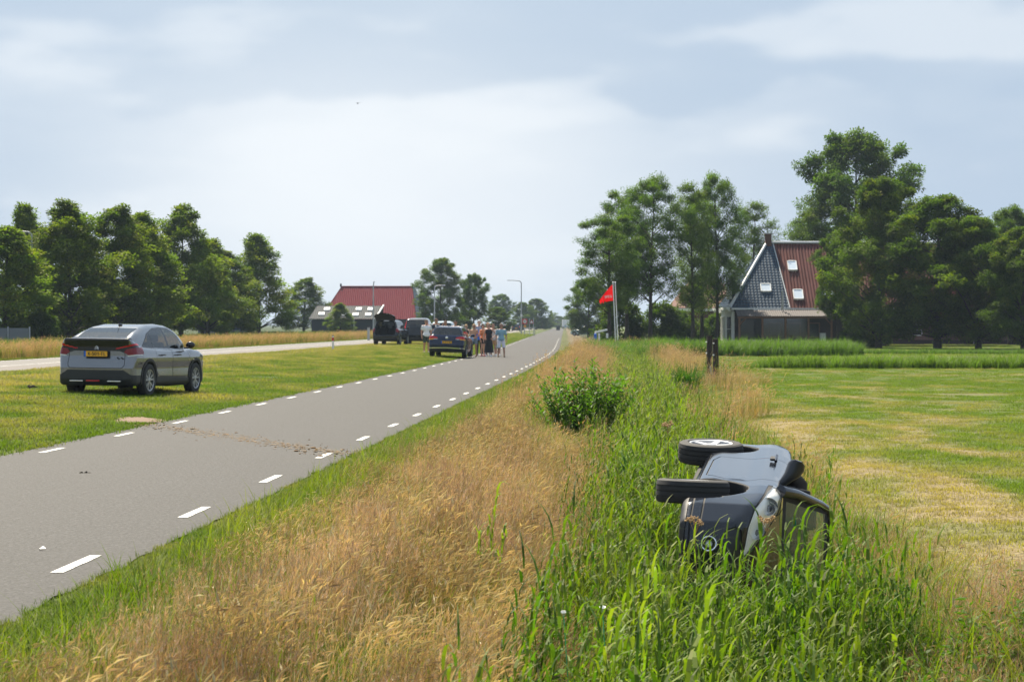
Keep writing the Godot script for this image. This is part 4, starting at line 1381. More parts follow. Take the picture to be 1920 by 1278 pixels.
func make_hand_and_head() -> void:
	# a right hand hanging down from the wrist at the origin, palm towards -x, thumb forward (+z)
	var g := Field.new(Vector3(-0.06, -0.21, -0.07), Vector3(0.06, 0.05, 0.09), 0.0055)
	g.bone(Vector3(0, 0.03, 0), Vector3(0, -0.01, 0), 0.024, 0.024, 0.02)
	for k in 4:
		var z := 0.03 - k * 0.02
		g.bone(Vector3(0, -0.01, z * 0.6), Vector3(0, -0.085, z), 0.016, 0.013, 0.014)
		var ln: float = [0.075, 0.085, 0.08, 0.062][k]
		var a := Vector3(0, -0.085, z)
		var b := a + Vector3(-0.012, -ln * 0.5, z * 0.1)
		g.bone(a, b, 0.0105, 0.009, 0.004)
		g.bone(b, b + Vector3(-0.025, -ln * 0.42, 0), 0.009, 0.0075, 0.004)
	g.bone(Vector3(-0.005, -0.025, 0.018), Vector3(-0.018, -0.06, 0.048), 0.015, 0.012, 0.012)
	g.bone(Vector3(-0.018, -0.06, 0.048), Vector3(-0.024, -0.095, 0.058), 0.011, 0.009, 0.005)
	hand_mb = field_mb(g)
	# a head about its centre, looking along +z
	g = Field.new(Vector3(-0.12, -0.17, -0.13), Vector3(0.12, 0.15, 0.15), 0.0095)
	g.bone(Vector3(0, 0.03, -0.015), Vector3(0, 0.03, 0.005), 0.085, 0.082, 0.04)
	g.bone(Vector3(0, -0.03, 0.02), Vector3(0, -0.085, 0.045), 0.066, 0.034, 0.05)
	g.bone(Vector3(0, 0.02, 0.085), Vector3(0, -0.025, 0.108), 0.009, 0.014, 0.012)
	g.bone(Vector3(-0.018, -0.062, 0.078), Vector3(0.018, -0.062, 0.078), 0.011, 0.011, 0.01)
	for s in [-1.0, 1.0]:
		g.bone(Vector3(s * 0.015, 0.03, 0.082), Vector3(s * 0.05, 0.028, 0.066), 0.011, 0.01, 0.015)
		g.bone(Vector3(s * 0.086, 0.015, -0.01), Vector3(s * 0.08, -0.03, -0.002), 0.016, 0.012, 0.01, 1.2)
	head_mb = field_mb(g)

# p: height, arms [left, right], shirt/bottom/hair colours, dress, sleeves, legs, hat, glasses, shoes
func person(at: Vector3, turn: float, label: String, p: Dictionary) -> Node3D:
	var root := thing("person", label, "person", at, turn, "bystanders beside the parked wagon")
	var k: float = p.get("height", 1.75) / 1.75
	var fem: bool = p.get("woman", false)
	root.scale = Vector3.ONE * k
	var sk := mat(p.get("skin", Vector3(0.42, 0.22, 0.14)).x, p.get("skin", Vector3(0.42, 0.22, 0.14)).y, p.get("skin", Vector3(0.42, 0.22, 0.14)).z, 0.55)
	var sw := 0.165 if fem else 0.195
	var hw := 0.095
	var st: float = p.get("stance", 0.12)
	var hip := [Vector3(-hw, 0.92, 0), Vector3(hw, 0.92, 0)]
	var knee := [Vector3(-st * 0.9, 0.49, 0.03), Vector3(st * 0.9, 0.49, 0.02)]
	var ank := [Vector3(-st, 0.09, -0.02), Vector3(st, 0.09, -0.02 + p.get("step", 0.0))]
	var sho := [Vector3(-sw, 1.42, 0), Vector3(sw, 1.42, 0)]
	var elb := []
	var wri := []
	var dirs := []
	for i in 2:
		var s := -1.0 if i == 0 else 1.0
		var how: String = p.arms[i]
		match how:
			"hip":
				elb.append(Vector3(s * 0.42, 1.16, -0.06)); wri.append(Vector3(s * 0.21, 1.0, 0.06))
			"cross":
				elb.append(Vector3(s * 0.27, 1.14, 0.08)); wri.append(Vector3(-s * 0.06, 1.17, 0.21))
			"face":
				elb.append(Vector3(s * 0.34, 1.25, 0.2)); wri.append(Vector3(s * 0.17, 1.53, 0.14))
			"lean":
				elb.append(Vector3(s * 0.38, 1.22, 0.12)); wri.append(Vector3(s * 0.36, 1.38, 0.28))
			"front":
				elb.append(Vector3(s * 0.25, 1.14, 0.03)); wri.append(Vector3(s * 0.08, 0.98, 0.2))
			_:
				elb.append(Vector3(s * 0.26, 1.14, -0.02)); wri.append(Vector3(s * 0.27, 0.88, 0.05))
		dirs.append((wri[i] - elb[i]).normalized())
	var tilt: float = p.get("look", 0.0)
	var neck := Vector3(0, 1.47, -0.01)
	var head := Vector3(0, 1.625, 0.02)
	var g := Field.new(Vector3(-0.5, 0.0, -0.3), Vector3(0.5, 1.62, 0.4), 0.023)
	var bw := 0.86 if fem else 1.0
	g.bone(Vector3(-0.06, 0.94, 0), Vector3(0.06, 0.94, 0), 0.115, 0.115, 0.06, 0.9)
	g.bone(Vector3(0, 0.98, 0), Vector3(0, 1.15, 0), 0.125 * bw, 0.122 * bw, 0.07, 0.8)
	g.bone(Vector3(-0.06, 1.3, 0), Vector3(0.06, 1.3, 0), 0.125 * bw, 0.125 * bw, 0.08, 0.85)
	g.bone(Vector3(0, 1.4, -0.01), Vector3(0, 1.55, 0.01), 0.062, 0.055, 0.05)
	for i in 2:
		var s := -1.0 if i == 0 else 1.0
		g.bone(Vector3(s * 0.06, 1.41, 0), sho[i], 0.06, 0.052, 0.05)
		g.bone(sho[i], elb[i], 0.05 * bw, 0.04 * bw, 0.03)
		g.bone(elb[i], wri[i], 0.04 * bw, 0.027, 0.02)
		g.bone(hip[i], knee[i], 0.088, 0.055, 0.03)
		g.bone(knee[i] + Vector3(0, 0, -0.01), ank[i] + Vector3(0, 0.2, -0.01), 0.055, 0.048, 0.02)
		g.bone(ank[i] + Vector3(0, 0.2, -0.01), ank[i], 0.05, 0.036, 0.02)
		g.bone(ank[i] + Vector3(0, -0.04, -0.02), ank[i] + Vector3(0, -0.05, 0.13), 0.042, 0.034, 0.03)
	var body := field_mb(g)
	var hx := Transform3D(Basis(Vector3(0, 1, 0), p.get("head_turn", 0.0)) * Basis(Vector3(1, 0, 0), tilt), head)
	body.add(head_mb, hx)
	for i in 2:
		var s := -1.0 if i == 0 else 1.0
		var dn: Vector3 = -dirs[i]
		var fwd := Vector3(0, 0, 1)
		fwd = (fwd - dn * fwd.dot(dn)).normalized()
		if fwd.length() < 0.1:
			fwd = Vector3(0, 1, 0)
		var sx := dn.cross(fwd) * (1.0 if i == 1 else -1.0)
		body.add(hand_mb, Transform3D(Basis(sx, dn, fwd), wri[i]))
	put("body", body, sk, root)
	var cloth := func(c: Vector3) -> Material:
		var m := mat(c.x, c.y, c.z, 0.85)
		m.rim_enabled = true
		m.rim = 0.3
		return m
	# top
	if p.has("top"):
		var t := Field.new(Vector3(-0.48, 0.8, -0.26), Vector3(0.48, 1.56, 0.36), 0.023)
		t.bone(Vector3(-0.06, 0.94, 0), Vector3(0.06, 0.94, 0), 0.133, 0.133, 0.06, 0.95)
		t.bone(Vector3(0, 0.98, 0), Vector3(0, 1.15, 0), 0.15 * bw, 0.142 * bw, 0.08, 0.85)
		t.bone(Vector3(-0.06, 1.3, 0), Vector3(0.06, 1.3, 0), 0.142 * bw, 0.142 * bw, 0.08, 0.9)
		t.bone(Vector3(-0.05, 1.4, -0.01), Vector3(0.05, 1.4, -0.01), 0.074, 0.074, 0.05)
		var sl: float = p.get("sleeve", 0.6)
		for i in 2:
			var s := -1.0 if i == 0 else 1.0
			t.bone(Vector3(s * 0.06, 1.415, 0), Vector3(s * sw * (1.0 if sl > 0 else 0.72), 1.42, 0), 0.07, 0.067 if sl > 0 else 0.05, 0.05)
			if sl > 0.0:
				t.bone(sho[i], sho[i].lerp(elb[i], sl), 0.068, 0.064, 0.03)
		t.keep_below(1.455)
		t.keep_above(p.get("hem", 0.86))
		put("shirt", field_mb(t), cloth.call(p.top), root)
	if p.has("dress"):
		var t := Field.new(Vector3(-0.42, 0.1, -0.4), Vector3(0.42, 1.5, 0.42), 0.026)
		t.bone(Vector3(-0.06, 1.3, 0), Vector3(0.06, 1.3, 0), 0.132, 0.132, 0.08, 0.9)
		t.bone(Vector3(0, 1.2, 0), Vector3(0, 1.05, 0), 0.135, 0.135, 0.06, 0.9)
		t.bone(Vector3(0, 1.05, 0), Vector3(0, 0.16, 0), 0.15, 0.27, 0.08, 0.8)
		for s in [-1.0, 1.0]:
			t.bone(Vector3(s * 0.05, 1.4, 0), Vector3(s * 0.12, 1.43, 0), 0.06, 0.05, 0.05)
		t.keep_above(p.get("hem", 0.2))
		t.keep_below(1.45)
		put("dress", field_mb(t), cloth.call(p.dress), root)
	if p.has("bottom"):
		var ln: float = p.get("leg", 0.52)
		var t := Field.new(Vector3(-0.32, 0.02, -0.26), Vector3(0.32, 1.1, 0.3), 0.023)
		t.bone(Vector3(-0.06, 0.95, 0), Vector3(0.06, 0.95, 0), 0.13, 0.13, 0.05, 0.94)
		for i in 2:
			t.bone(hip[i], knee[i], 0.107, 0.085, 0.02)
			if ln < 0.4:
				t.bone(knee[i], ank[i], 0.082, 0.07, 0.02)
		t.keep_above(ln)
		t.keep_below(1.03)
		put("trousers" if ln < 0.4 else "shorts", field_mb(t), cloth.call(p.bottom), root)
	# hair
	if p.has("hair"):
		var t := Field.new(Vector3(-0.15, -0.3, -0.2), Vector3(0.15, 0.16, 0.15), 0.014)
		t.bone(Vector3(0, 0.055, -0.03), Vector3(0, 0.06, -0.005), 0.09, 0.086, 0.03)
		if p.get("long", false):
			t.bone(Vector3(0, 0.02, -0.055), Vector3(0, -0.16, -0.075), 0.075, 0.06, 0.05)
		else:
			t.bone(Vector3(0, 0.0, -0.05), Vector3(0, -0.04, -0.055), 0.072, 0.055, 0.03)
		if p.get("bun", false):
			t.bone(Vector3(0, 0.12, -0.07), Vector3(0, 0.12, -0.075), 0.045, 0.045, 0.02)
		# hairline: nothing in front of the face
		for z in t.nz:
			for y in t.ny:
				for x in t.nx:
					var q := t.o + Vector3(x, y, z) * t.cs
					var i := (z * t.ny + y) * t.nx + x
					t.f[i] = maxf(t.f[i], (q.z - 0.02) * 0.7 - (q.y - 0.03) * 0.7)
		var h := put("hair", field_mb(t), cloth.call(p.hair), root)
		h.transform = hx
	var b := MB.new()
	if p.get("glasses", true):
		for s in [-1.0, 1.0]:
			b.ball(Vector3(s * 0.034, 0.012, 0.088), Vector3(0.03, 0.022, 0.012), 6)
			b.box(Vector3(s * 0.074, 0.02, 0.04), Vector3(0.008, 0.01, 0.1))
		b.box(Vector3(0, 0.018, 0.094), Vector3(0.02, 0.007, 0.006))
		var o := put("sunglasses", b, M.gloss_black, root)
		o.transform = hx
	else:
		for s in [-1.0, 1.0]:
			b.ball(Vector3(s * 0.033, 0.01, 0.079), Vector3(0.014, 0.009, 0.009), 6)
		var o := put("eyes", b, M.ink, root)
		o.transform = hx
	var shoe: Vector3 = p.get("shoe", Vector3(0.7, 0.7, 0.7))
	var sm: Material = cloth.call(shoe)
	for i in 2:
		b = MB.new()
		b.ball(ank[i] + Vector3(0, -0.042, 0.05), Vector3(0.05, 0.045, 0.14), 8)
		b.box(ank[i] + Vector3(0, -0.08, 0.05), Vector3(0.085, 0.024, 0.26), Transform3D(), 0.008)
		put("shoe", b, sm, root)
	return root

# ------------------------------------------------------------------ plants
# one bent blade: a ribbon of segs pieces that leans towards dir
func blade(m: MB, base: Vector3, dir: Vector3, h: float, lean: float, w: float, segs: int, c0: Color, c1: Color, droop := 0.0, twist := 0.0) -> Vector3:
	var side := dir.cross(Vector3.UP).normalized()
	if twist != 0.0:
		side = side.rotated(Vector3.UP, twist)
	var pl := Vector3.ZERO
	var pr := Vector3.ZERO
	var tip := base
	for i in segs + 1:
		var t := float(i) / segs
		var p := base + Vector3.UP * h * (t - droop * t * t * t) + dir * (lean * t * t)
		var ww := w * 0.5 * (1.0 - pow(t, 2.2)) * (0.6 + 0.8 * minf(t * 3.0, 0.5))
		var l := p - side * ww
		var r := p + side * ww
		if i > 0:
			var tang := (p - tip).normalized()
			var nn := side.cross(tang).normalized()
			var ca := c0.lerp(c1, t - 1.0 / segs)
			var cb := c0.lerp(c1, t)
			_tri(m, pl, pr, r, nn, ca, ca, cb)
			if i < segs:
				_tri(m, pl, r, l, nn, ca, cb, cb)
		pl = l
		pr = r
		tip = p
	return tip

func _tri(m: MB, a: Vector3, b: Vector3, d: Vector3, nn: Vector3, ca: Color, cb: Color, cd: Color) -> void:
	if (d - a).cross(b - a).dot(nn) < 0.0:
		nn = -nn
	m.v.push_back(a); m.v.push_back(b); m.v.push_back(d)
	m.n.push_back(nn); m.n.push_back(nn); m.n.push_back(nn)
	m.c.push_back(ca); m.c.push_back(cb); m.c.push_back(cd)

func leaf(m: MB, base: Vector3, dir: Vector3, length: float, w: float, col: Color, fold := 0.3) -> void:
	var up := Vector3.UP if absf(dir.y) < 0.9 else Vector3.RIGHT
	var side := dir.cross(up).normalized()
	var nn := side.cross(dir).normalized()
	var mid := base + dir * length * 0.45 - nn * length * fold * 0.2
	var tip := base + dir * length
	var a := mid - side * w * 0.5 + nn * w * fold
	var b := mid + side * w * 0.5 + nn * w * fold
	_tri(m, base, a, mid, nn, col, col, col)
	_tri(m, base, mid, b, nn, col, col, col)
	_tri(m, a, tip, mid, nn, col, col, col)
	_tri(m, mid, tip, b, nn, col, col, col)

func short_tuft(rng: RandomNumberGenerator, n: int, h: float, w: float, r: float, dry: float) -> Mesh:
	var m := MB.new()
	for i in n:
		var a := rng.randf() * TAU
		var q := sqrt(rng.randf()) * r
		var d := Vector3(cos(a), 0, sin(a))
		var b := rng.randf() * TAU
		var base := Vector3(cos(b) * q, -0.01, sin(b) * q)
		var c := Color(1, 1, 1)
		if rng.randf() < dry:
			c = Color(2.3, 1.25, 1.9)
		c = c * rng.randf_range(0.75, 1.25)
		blade(m, base, d, h * rng.randf_range(0.55, 1.15), h * rng.randf_range(0.2, 0.9), w, 3, c, c * Color(1.15, 1.1, 0.9), 0.1)
	return m.mesh()

# dry meadow grass: thin stems with seed heads, some still green at the foot
func dry_tuft(rng: RandomNumberGenerator, n: int, h: float, kind: int) -> Mesh:
	var m := MB.new()
	for i in n:
		var a := rng.randf() * TAU
		var q := sqrt(rng.randf()) * 0.13
		var base := Vector3(cos(a) * q, -0.03, sin(a) * q)
		var b := rng.randf() * TAU
		var d := (Vector3(cos(b), 0, sin(b)) + Vector3(0.9, 0, 0.2)).normalized()
		var hh := h * rng.randf_range(0.6, 1.1)
		var straw := Color(1.0, 0.88, 0.61) * rng.randf_range(0.7, 1.15)
		if rng.randf() < 0.3:
			straw = Color(0.5, 0.62, 0.16) * rng.randf_range(0.6, 1.1)
		if kind == 1 and rng.randf() < 0.6:
			straw = Color(0.86, 0.69, 0.58) * rng.randf_range(0.65, 1.1)
		var tip := blade(m, base, d, hh, hh * rng.randf_range(0.1, 0.45), 0.0036, 3, straw * Color(0.8, 0.85, 0.7), straw, 0.05)
		# the head
		var head := Color(1.06, 0.91, 0.62) * rng.randf_range(0.7, 1.25) if kind == 0 else Color(0.92, 0.72, 0.6) * rng.randf_range(0.7, 1.15)
		var hl := rng.randf_range(0.05, 0.11)
		var hd := (d * rng.randf_range(0.2, 1.3) + Vector3.UP * rng.randf_range(0.2, 1.0)).normalized()
		if kind == 0:
			var p := tip
			var w := rng.randf_range(0.0025, 0.005)
			for e in 2:
				var sd := hd.cross(Vector3(1, 0.3, 0.2) if e == 0 else Vector3(0.2, 0.4, -1)).normalized()
				var nn := sd.cross(hd).normalized()
				_tri(m, p, p + hd * hl * 0.4 + sd * w, p + hd * hl * 0.4 - sd * w, nn, head, head, head)
				_tri(m, p + hd * hl * 0.4 + sd * w, p + hd * hl - Vector3(0, hl * 0.15, 0), p + hd * hl * 0.4 - sd * w, nn, head, head, head)
		else:
			for e in 7:
				var t := rng.randf()
				var p := tip - (Vector3.UP * 0.9 + d * 0.3) * (hl * 1.5) * t
				var od := Vector3(rng.randf_range(-1, 1), rng.randf_range(0.2, 1.3), rng.randf_range(-1, 1)).normalized()
				blade(m, p, od, 0.012, rng.randf_range(0.012, 0.04), 0.0045, 1, head, head)
	# leaves at the foot
	for i in n / 3:
		var a := rng.randf() * TAU
		var d := Vector3(cos(a), 0, sin(a))
		var g := Color(0.42, 0.55, 0.13) if rng.randf() < 0.5 else Color(0.9, 0.7, 0.36)
		g = g * rng.randf_range(0.6, 1.1)
		blade(m, d * rng.randf() * 0.1 + Vector3(0, -0.02, 0), d, h * rng.randf_range(0.25, 0.55), h * rng.randf_range(0.1, 0.4), 0.006, 3, g, g, 0.2)
	return m.mesh()

func long_grass(rng: RandomNumberGenerator, n: int, h: float, w: float) -> Mesh:
	var m := MB.new()
	for i in n:
		var a := rng.randf() * TAU
		var q := sqrt(rng.randf()) * 0.14
		var base := Vector3(cos(a) * q, -0.03, sin(a) * q)
		var b := rng.randf() * TAU
		var d := (Vector3(cos(b), 0, sin(b)) + Vector3(0.5, 0, 0.0)).normalized()
		var c := Color(1, 1, 1) * rng.randf_range(0.7, 1.3)
		if rng.randf() < 0.12:
			c = Color(3.2, 1.7, 2.2) * rng.randf_range(0.7, 1.1)
		blade(m, base, d, h * rng.randf_range(0.55, 1.1), h * rng.randf_range(0.15, 0.75), w * rng.randf_range(0.6, 1.2), 4, c, c * Color(1.1, 1.05, 0.9), rng.randf_range(0.05, 0.4))
	return m.mesh()

# reeds: stems that carry long pointed leaves on alternate sides
func reed_clump(rng: RandomNumberGenerator, n: int, h: float, lw: float) -> Mesh:
	var m := MB.new()
	for i in n:
		var a := rng.randf() * TAU
		var q := sqrt(rng.randf()) * 0.16
		var base := Vector3(cos(a) * q, -0.05, sin(a) * q)
		var b := rng.randf() * TAU
		var d := (Vector3(cos(b), 0, sin(b)) * 0.6 + Vector3(0.6, 0, 0.1)).normalized()
		var hh := h * rng.randf_range(0.7, 1.1)
		var lean := hh * rng.randf_range(0.05, 0.3)
		var c := Color(1, 1, 1) * rng.randf_range(0.75, 1.2)
		if rng.randf() < 0.3:
			c = c * Color(0.75, 0.95, 1.9)
		blade(m, base, d, hh, lean, 0.007, 4, c * Color(1.2, 1.1, 0.8), c)
		var k := int(hh / 0.115)
		for e in k:
			var t := lerpf(0.22, 1.0, float(e) / k)
			var p := base + Vector3.UP * hh * t + d * lean * t * t
			var yaw := b + (PI if e % 2 else 0.0) + rng.randf_range(-0.7, 0.7)
			var ld := (Vector3(cos(yaw), 0, sin(yaw)) + Vector3(0.45, 0, 0)).normalized()
			var ll := rng.randf_range(0.24, 0.44) * (1.1 - 0.35 * t)
			var lc := c * rng.randf_range(0.8, 1.25)
			if rng.randf() < 0.05:
				lc = Color(3.4, 1.6, 2.0)
			blade(m, p, ld, ll * rng.randf_range(0.55, 1.0), ll * rng.randf_range(0.35, 0.85), lw * rng.randf_range(0.75, 1.2), 4, lc, lc * Color(1.05, 1.05, 0.9), rng.randf_range(0.1, 0.7), rng.randf_range(-0.5, 0.5))
	return m.mesh()

func weed_clump(rng: RandomNumberGenerator, n: int, h: float) -> Mesh:
	var m := MB.new()
	for i in n:
		var a := rng.randf() * TAU
		var q := sqrt(rng.randf()) * 0.16
		var base := Vector3(cos(a) * q, -0.02, sin(a) * q)
		var hh := h * rng.randf_range(0.5, 1.1)
		var c := Color(1, 1, 1) * rng.randf_range(0.7, 1.2)
		blade(m, base, Vector3(cos(a), 0, sin(a)), hh, hh * 0.25, 0.006, 3, c, c)
		for e in int(hh / 0.035):
			var t := float(e) * 0.035 / hh
			var yaw := rng.randf() * TAU
			var ld := Vector3(cos(yaw), rng.randf_range(-0.1, 0.7), sin(yaw)).normalized()
			leaf(m, base + Vector3.UP * hh * t + Vector3(cos(a), 0, sin(a)) * hh * 0.25 * t * t, ld, rng.randf_range(0.04, 0.09), rng.randf_range(0.02, 0.045), c * rng.randf_range(0.8, 1.25))
	return m.mesh()

# a ball of leaves, the building stone of crowns
func leaf_ball(rng: RandomNumberGenerator, n: int, r: float, size: float, ratio := 0.5) -> Mesh:
	var m := MB.new()
	for i in n:
		var d := Vector3(rng.randf_range(-1, 1), rng.randf_range(-1, 1), rng.randf_range(-1, 1))
		var p := d.normalized() * r * pow(rng.randf(), 0.45) * Vector3(1, 0.75, 1)
		var ld := (d.normalized() + Vector3(rng.randf_range(-1, 1), rng.randf_range(-1.1, 0.7), rng.randf_range(-1, 1))).normalized()
		leaf(m, p, ld, size * rng.randf_range(0.7, 1.3), size * ratio * rng.randf_range(0.8, 1.2), Color(1, 1, 1) * rng.randf_range(0.75, 1.25))
	return m.mesh()

func multi(called: String, mesh: Mesh, m: Material, at: Array, cols: PackedColorArray, parent: Node3D) -> MultiMeshInstance3D:
	var mm := MultiMesh.new()
	mm.transform_format = MultiMesh.TRANSFORM_3D
	mm.use_colors = true
	mm.mesh = mesh
	mm.instance_count = at.size()
	for i in at.size():
		mm.set_instance_transform(i, at[i])
		mm.set_instance_color(i, cols[i])
	var o := MultiMeshInstance3D.new()
	o.multimesh = mm
	o.material_override = m
	o.name = numbered(called, parent)
	(parent if parent else self).add_child(o, true)
	return o

# t: height, base (of the crown), profile [[t, radius]...], puffs, puff radius, per puff, colour, trunk radius, lean
func tree(called: String, label: String, sd: int, t: Dictionary, group := "") -> Node3D:
	var rng := RandomNumberGenerator.new()
	rng.seed = sd
	var root := thing(called, label, "tree", Vector3.ZERO, 0.0, group)
	var H: float = t.height
	var base: float = t.base
	var tr: float = t.trunk
	var prof: PackedVector2Array = pv(t.profile)
	var lean: Vector3 = Vector3(rng.randf_range(-1, 1), 0, rng.randf_range(-1, 1)) * float(t.get("lean", 0.03))
	var bark := MB.new()
	var twigs := MB.new()
	var path := []
	var rad := []
	for i in 7:
		var u := i / 6.0
		path.append(Vector3(rng.randf_range(-0.1, 0.1) * u * H * 0.05, -0.1 + u * H * 0.9, rng.randf_range(-0.1, 0.1) * u * H * 0.05) + lean * u * u * H)
		rad.append(tr * (1.25 if i == 0 else 1.0) * lerpf(1.0, 0.12, u))
	bark.tube(path, rad, 9)
	var xf := []
	var cols := PackedColorArray()
	var c: Vector3 = t.col
	for i in int(t.puffs):
		var u := pow(rng.randf(), 0.85)
		u = clampf((i + rng.randf()) / t.puffs, 0.0, 1.0)
		var y := lerpf(base, H, u)
		var R := interp(prof, y)
		var a := i * 2.39996 + rng.randf_range(-0.4, 0.4)
		R *= 1.0 + 0.22 * sin(a * 2.0 + y * 0.9 + sd) + 0.12 * sin(a * 3.0 - y * 1.7)
		var q := R * sqrt(rng.randf_range(0.08, 1.0))
		if rng.randf() < 0.6:
			q = R * rng.randf_range(0.7, 1.08)
		var ctr := Vector3(cos(a) * q, y, sin(a) * q) + lean * u * u * H
		var pr: float = t.puff * rng.randf_range(0.55, 1.2) * lerpf(1.0, 0.6, smoothstep(0.7, 1.0, u))
		ctr.y -= pr * 0.4 * u
		# limb from the trunk
		if rng.randf() < t.get("limbs", 0.7):
			var y0: float = maxf(base * 0.75, y - q * rng.randf_range(0.6, 1.1))
			var uu := clampf(y0 / H, 0, 1)
			var p0 := Vector3(0, y0, 0) + lean * uu * uu * H
			var mid := p0.lerp(ctr, 0.55) + Vector3(0, q * 0.08, 0)
			var r0 := tr * 0.42 * (1.0 - uu * 0.7)
			twigs.tube([p0, mid, ctr], [r0, r0 * 0.55, r0 * 0.15], 5, false)
		var shade := rng.randf_range(0.8, 1.22)
		var warm := rng.randf()
		for k in int(t.per):
			var d := Vector3(rng.randf_range(-1, 1), rng.randf_range(-1, 1), rng.randf_range(-1, 1)).normalized()
			var p := ctr + d * pr * pow(rng.randf(), 0.4) * Vector3(1, 0.72, 1)
			var s := rng.randf_range(0.7, 1.25)
			xf.append(Transform3D(Basis.from_euler(Vector3(rng.randf_range(-0.5, 0.5), rng.randf() * TAU, rng.randf_range(-0.5, 0.5))).scaled(Vector3.ONE * s), p))
			var e := shade * rng.randf_range(0.8, 1.2)
			var w: float = t.get("warm", 0.25) * warm * rng.randf()
			cols.push_back(Color(c.x * e * (1.0 + w * 1.6), c.y * e * (1.0 + w * 0.5), c.z * e))
	put("trunk", bark, M.bark, root)
	put("branches", twigs, M.bark, root).set_meta("kind", "stuff")
	var leaves: Mesh = M.leaf_small if t.get("fine", false) else M.leaf_big
	var o := multi("crown", leaves, M.leaf, xf, cols, root)
	o.set_meta("kind", "stuff")
	return root

# ------------------------------------------------------------------ the lie of the land
# o: metres to the right of the lane's centre line, z: metres down the view
var nz1 := FastNoiseLite.new()
var nz2 := FastNoiseLite.new()

func lane_x(z: float) -> float:
	var dev := 0.0
	if z > 150.0:
		dev = 1.12 + 0.028 * (z - 150.0)
	elif z > 70.0:
		dev = 0.028 * (z - 70.0) * (z - 70.0) / 160.0
	return -5.62 + 0.053 * z - dev

func main_o(z: float) -> float:
	return interp(pv([0, -14.6, 100, -14.5, 200, -11.8, 400, -7.6, 3000, -7.6]), z)

var profile_tab: PackedVector2Array
func ground_h(o: float, z: float) -> float:
	var h := 0.0
	if o < 2.2:
		var m := main_o(z)
		if o < -2.2:
			var t := (o + 2.2) / (m + 2.2)
			if t < 1.0:
				h = lerpf(-0.006, 0.06, t) + 0.22 * sin(PI * t)
			else:
				var q := m - o
				h = interp(pv([0, 0.05, 6.6, 0.05, 8, 0.04, 11, -0.12, 14, -0.15, 18, 0.0, 60, 0.0, 400, -0.3]), q)
		else:
			h = -0.03
	else:
		h = interp(profile_tab, o)
		if z > 110.0 and o < 9.0:
			h = lerpf(h, -0.2, smoothstep(110, 150, z) * smoothstep(2.4, 4.0, o))
	if o > 2.6 or o < -2.6:
		var a := clampf((absf(o) - 2.5) * 0.5, 0, 1)
		h += (nz1.get_noise_2d(o * 6.0, z * 6.0) * 0.05 + nz2.get_noise_2d(o, z) * 0.03) * a
	return h

func on_ground(x: float, z: float) -> Vector3:
	return Vector3(x, ground_h(x - lane_x(z), z), -z)

# how dry the mown meadow is, 0 green to 1 straw
func field_dry(o: float, z: float) -> float:
	var d := nz1.get_noise_2d(o * 5.0 + 300.0, z * 1.8) * 1.35 + nz2.get_noise_2d(o * 1.0, z * 0.5) * 0.5
	d += 0.95 * exp(-pow((o - 8.9) / 1.05, 2.0)) * smoothstep(60, 20, z)
	d += 0.16 * smoothstep(45.0, 16.0, z) - 0.2 * smoothstep(50, 80, z)
	return clampf(0.17 + d * 0.85, 0.0, 1.0)

func strip_dry(o: float, z: float) -> float:
	var d := nz1.get_noise_2d(o * 5.0, z * 2.0 + 900.0) * 1.3
	d += 0.5 * smoothstep(-5.5, -9.5, o) - 0.35 * smoothstep(-4.0, -2.4, o)
	return clampf(0.3 + d * 0.7, 0.0, 1.0)

const GREEN := Color(0.125, 0.19, 0.03)
const STRAW := Color(0.4, 0.315, 0.165)

func land_colour(o: float, z: float) -> Color:
	var m := main_o(z)
	var soil := Color(0.1, 0.075, 0.04)
	if o < 2.2:
		if o > m:
			return GREEN.lerp(STRAW, strip_dry(o, z) * 0.8) * 0.8
		var q := m - o
		if q < 9.0:
			return GREEN * 0.8
		if q < 12.5:
			return STRAW * 0.75
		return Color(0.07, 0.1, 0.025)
	if o < 3.0:
		return GREEN.lerp(STRAW, 0.3) * 0.7
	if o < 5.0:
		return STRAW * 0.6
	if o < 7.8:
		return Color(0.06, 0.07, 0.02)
	if o < 120.0:
		return GREEN.lerp(STRAW, field_dry(o, z)) * 0.9
	return GREEN * 0.7

func terrain() -> void:
	var os := []
	var x := -16.0
	while x < 12.0:
		os.append(x)
		x += 0.15 if x > 1.4 and x < 3.2 else 0.3 if x > 2.0 or x < -13.0 else 0.5
	for i in 26:
		os.append(12.0 + pow(i / 25.0, 2.5) * 1400.0 + i * 0.7)
	var left := []
	for i in 30:
		left.push_front(-16.5 - pow(i / 29.0, 2.5) * 1400.0 - i * 0.7)
	os = left + os
	var zs := [-12.0, -6.0, 0.0, 3.0]
	var z := 5.0
	while z < 3200.0:
		zs.append(z)
		z += maxf(0.45, z * 0.018)
	var v := PackedVector3Array()
	var c := PackedColorArray()
	for q in zs:
		var lx := lane_x(q)
		for o in os:
			v.push_back(Vector3(lx + o, ground_h(o, q), -q))
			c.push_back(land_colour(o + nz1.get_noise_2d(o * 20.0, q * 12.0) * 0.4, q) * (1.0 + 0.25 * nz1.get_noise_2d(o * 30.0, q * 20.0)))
	var n := os.size()
	var idx := PackedInt32Array()
	for i in zs.size() - 1:
		for k in n - 1:
			var a := i * n + k
			idx.append_array(PackedInt32Array([a, a + n, a + 1, a + 1, a + n, a + n + 1]))
	var st := SurfaceTool.new()
	st.begin(Mesh.PRIMITIVE_TRIANGLES)
	for i in v.size():
		st.set_color(c[i])
		st.add_vertex(v[i])
	for i in idx:
		st.add_index(i)
	st.generate_normals()
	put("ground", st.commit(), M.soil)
	tag(get_node("ground"), "grassy ground that runs from the lane through the ditch to the meadow", "ground", "", "structure")

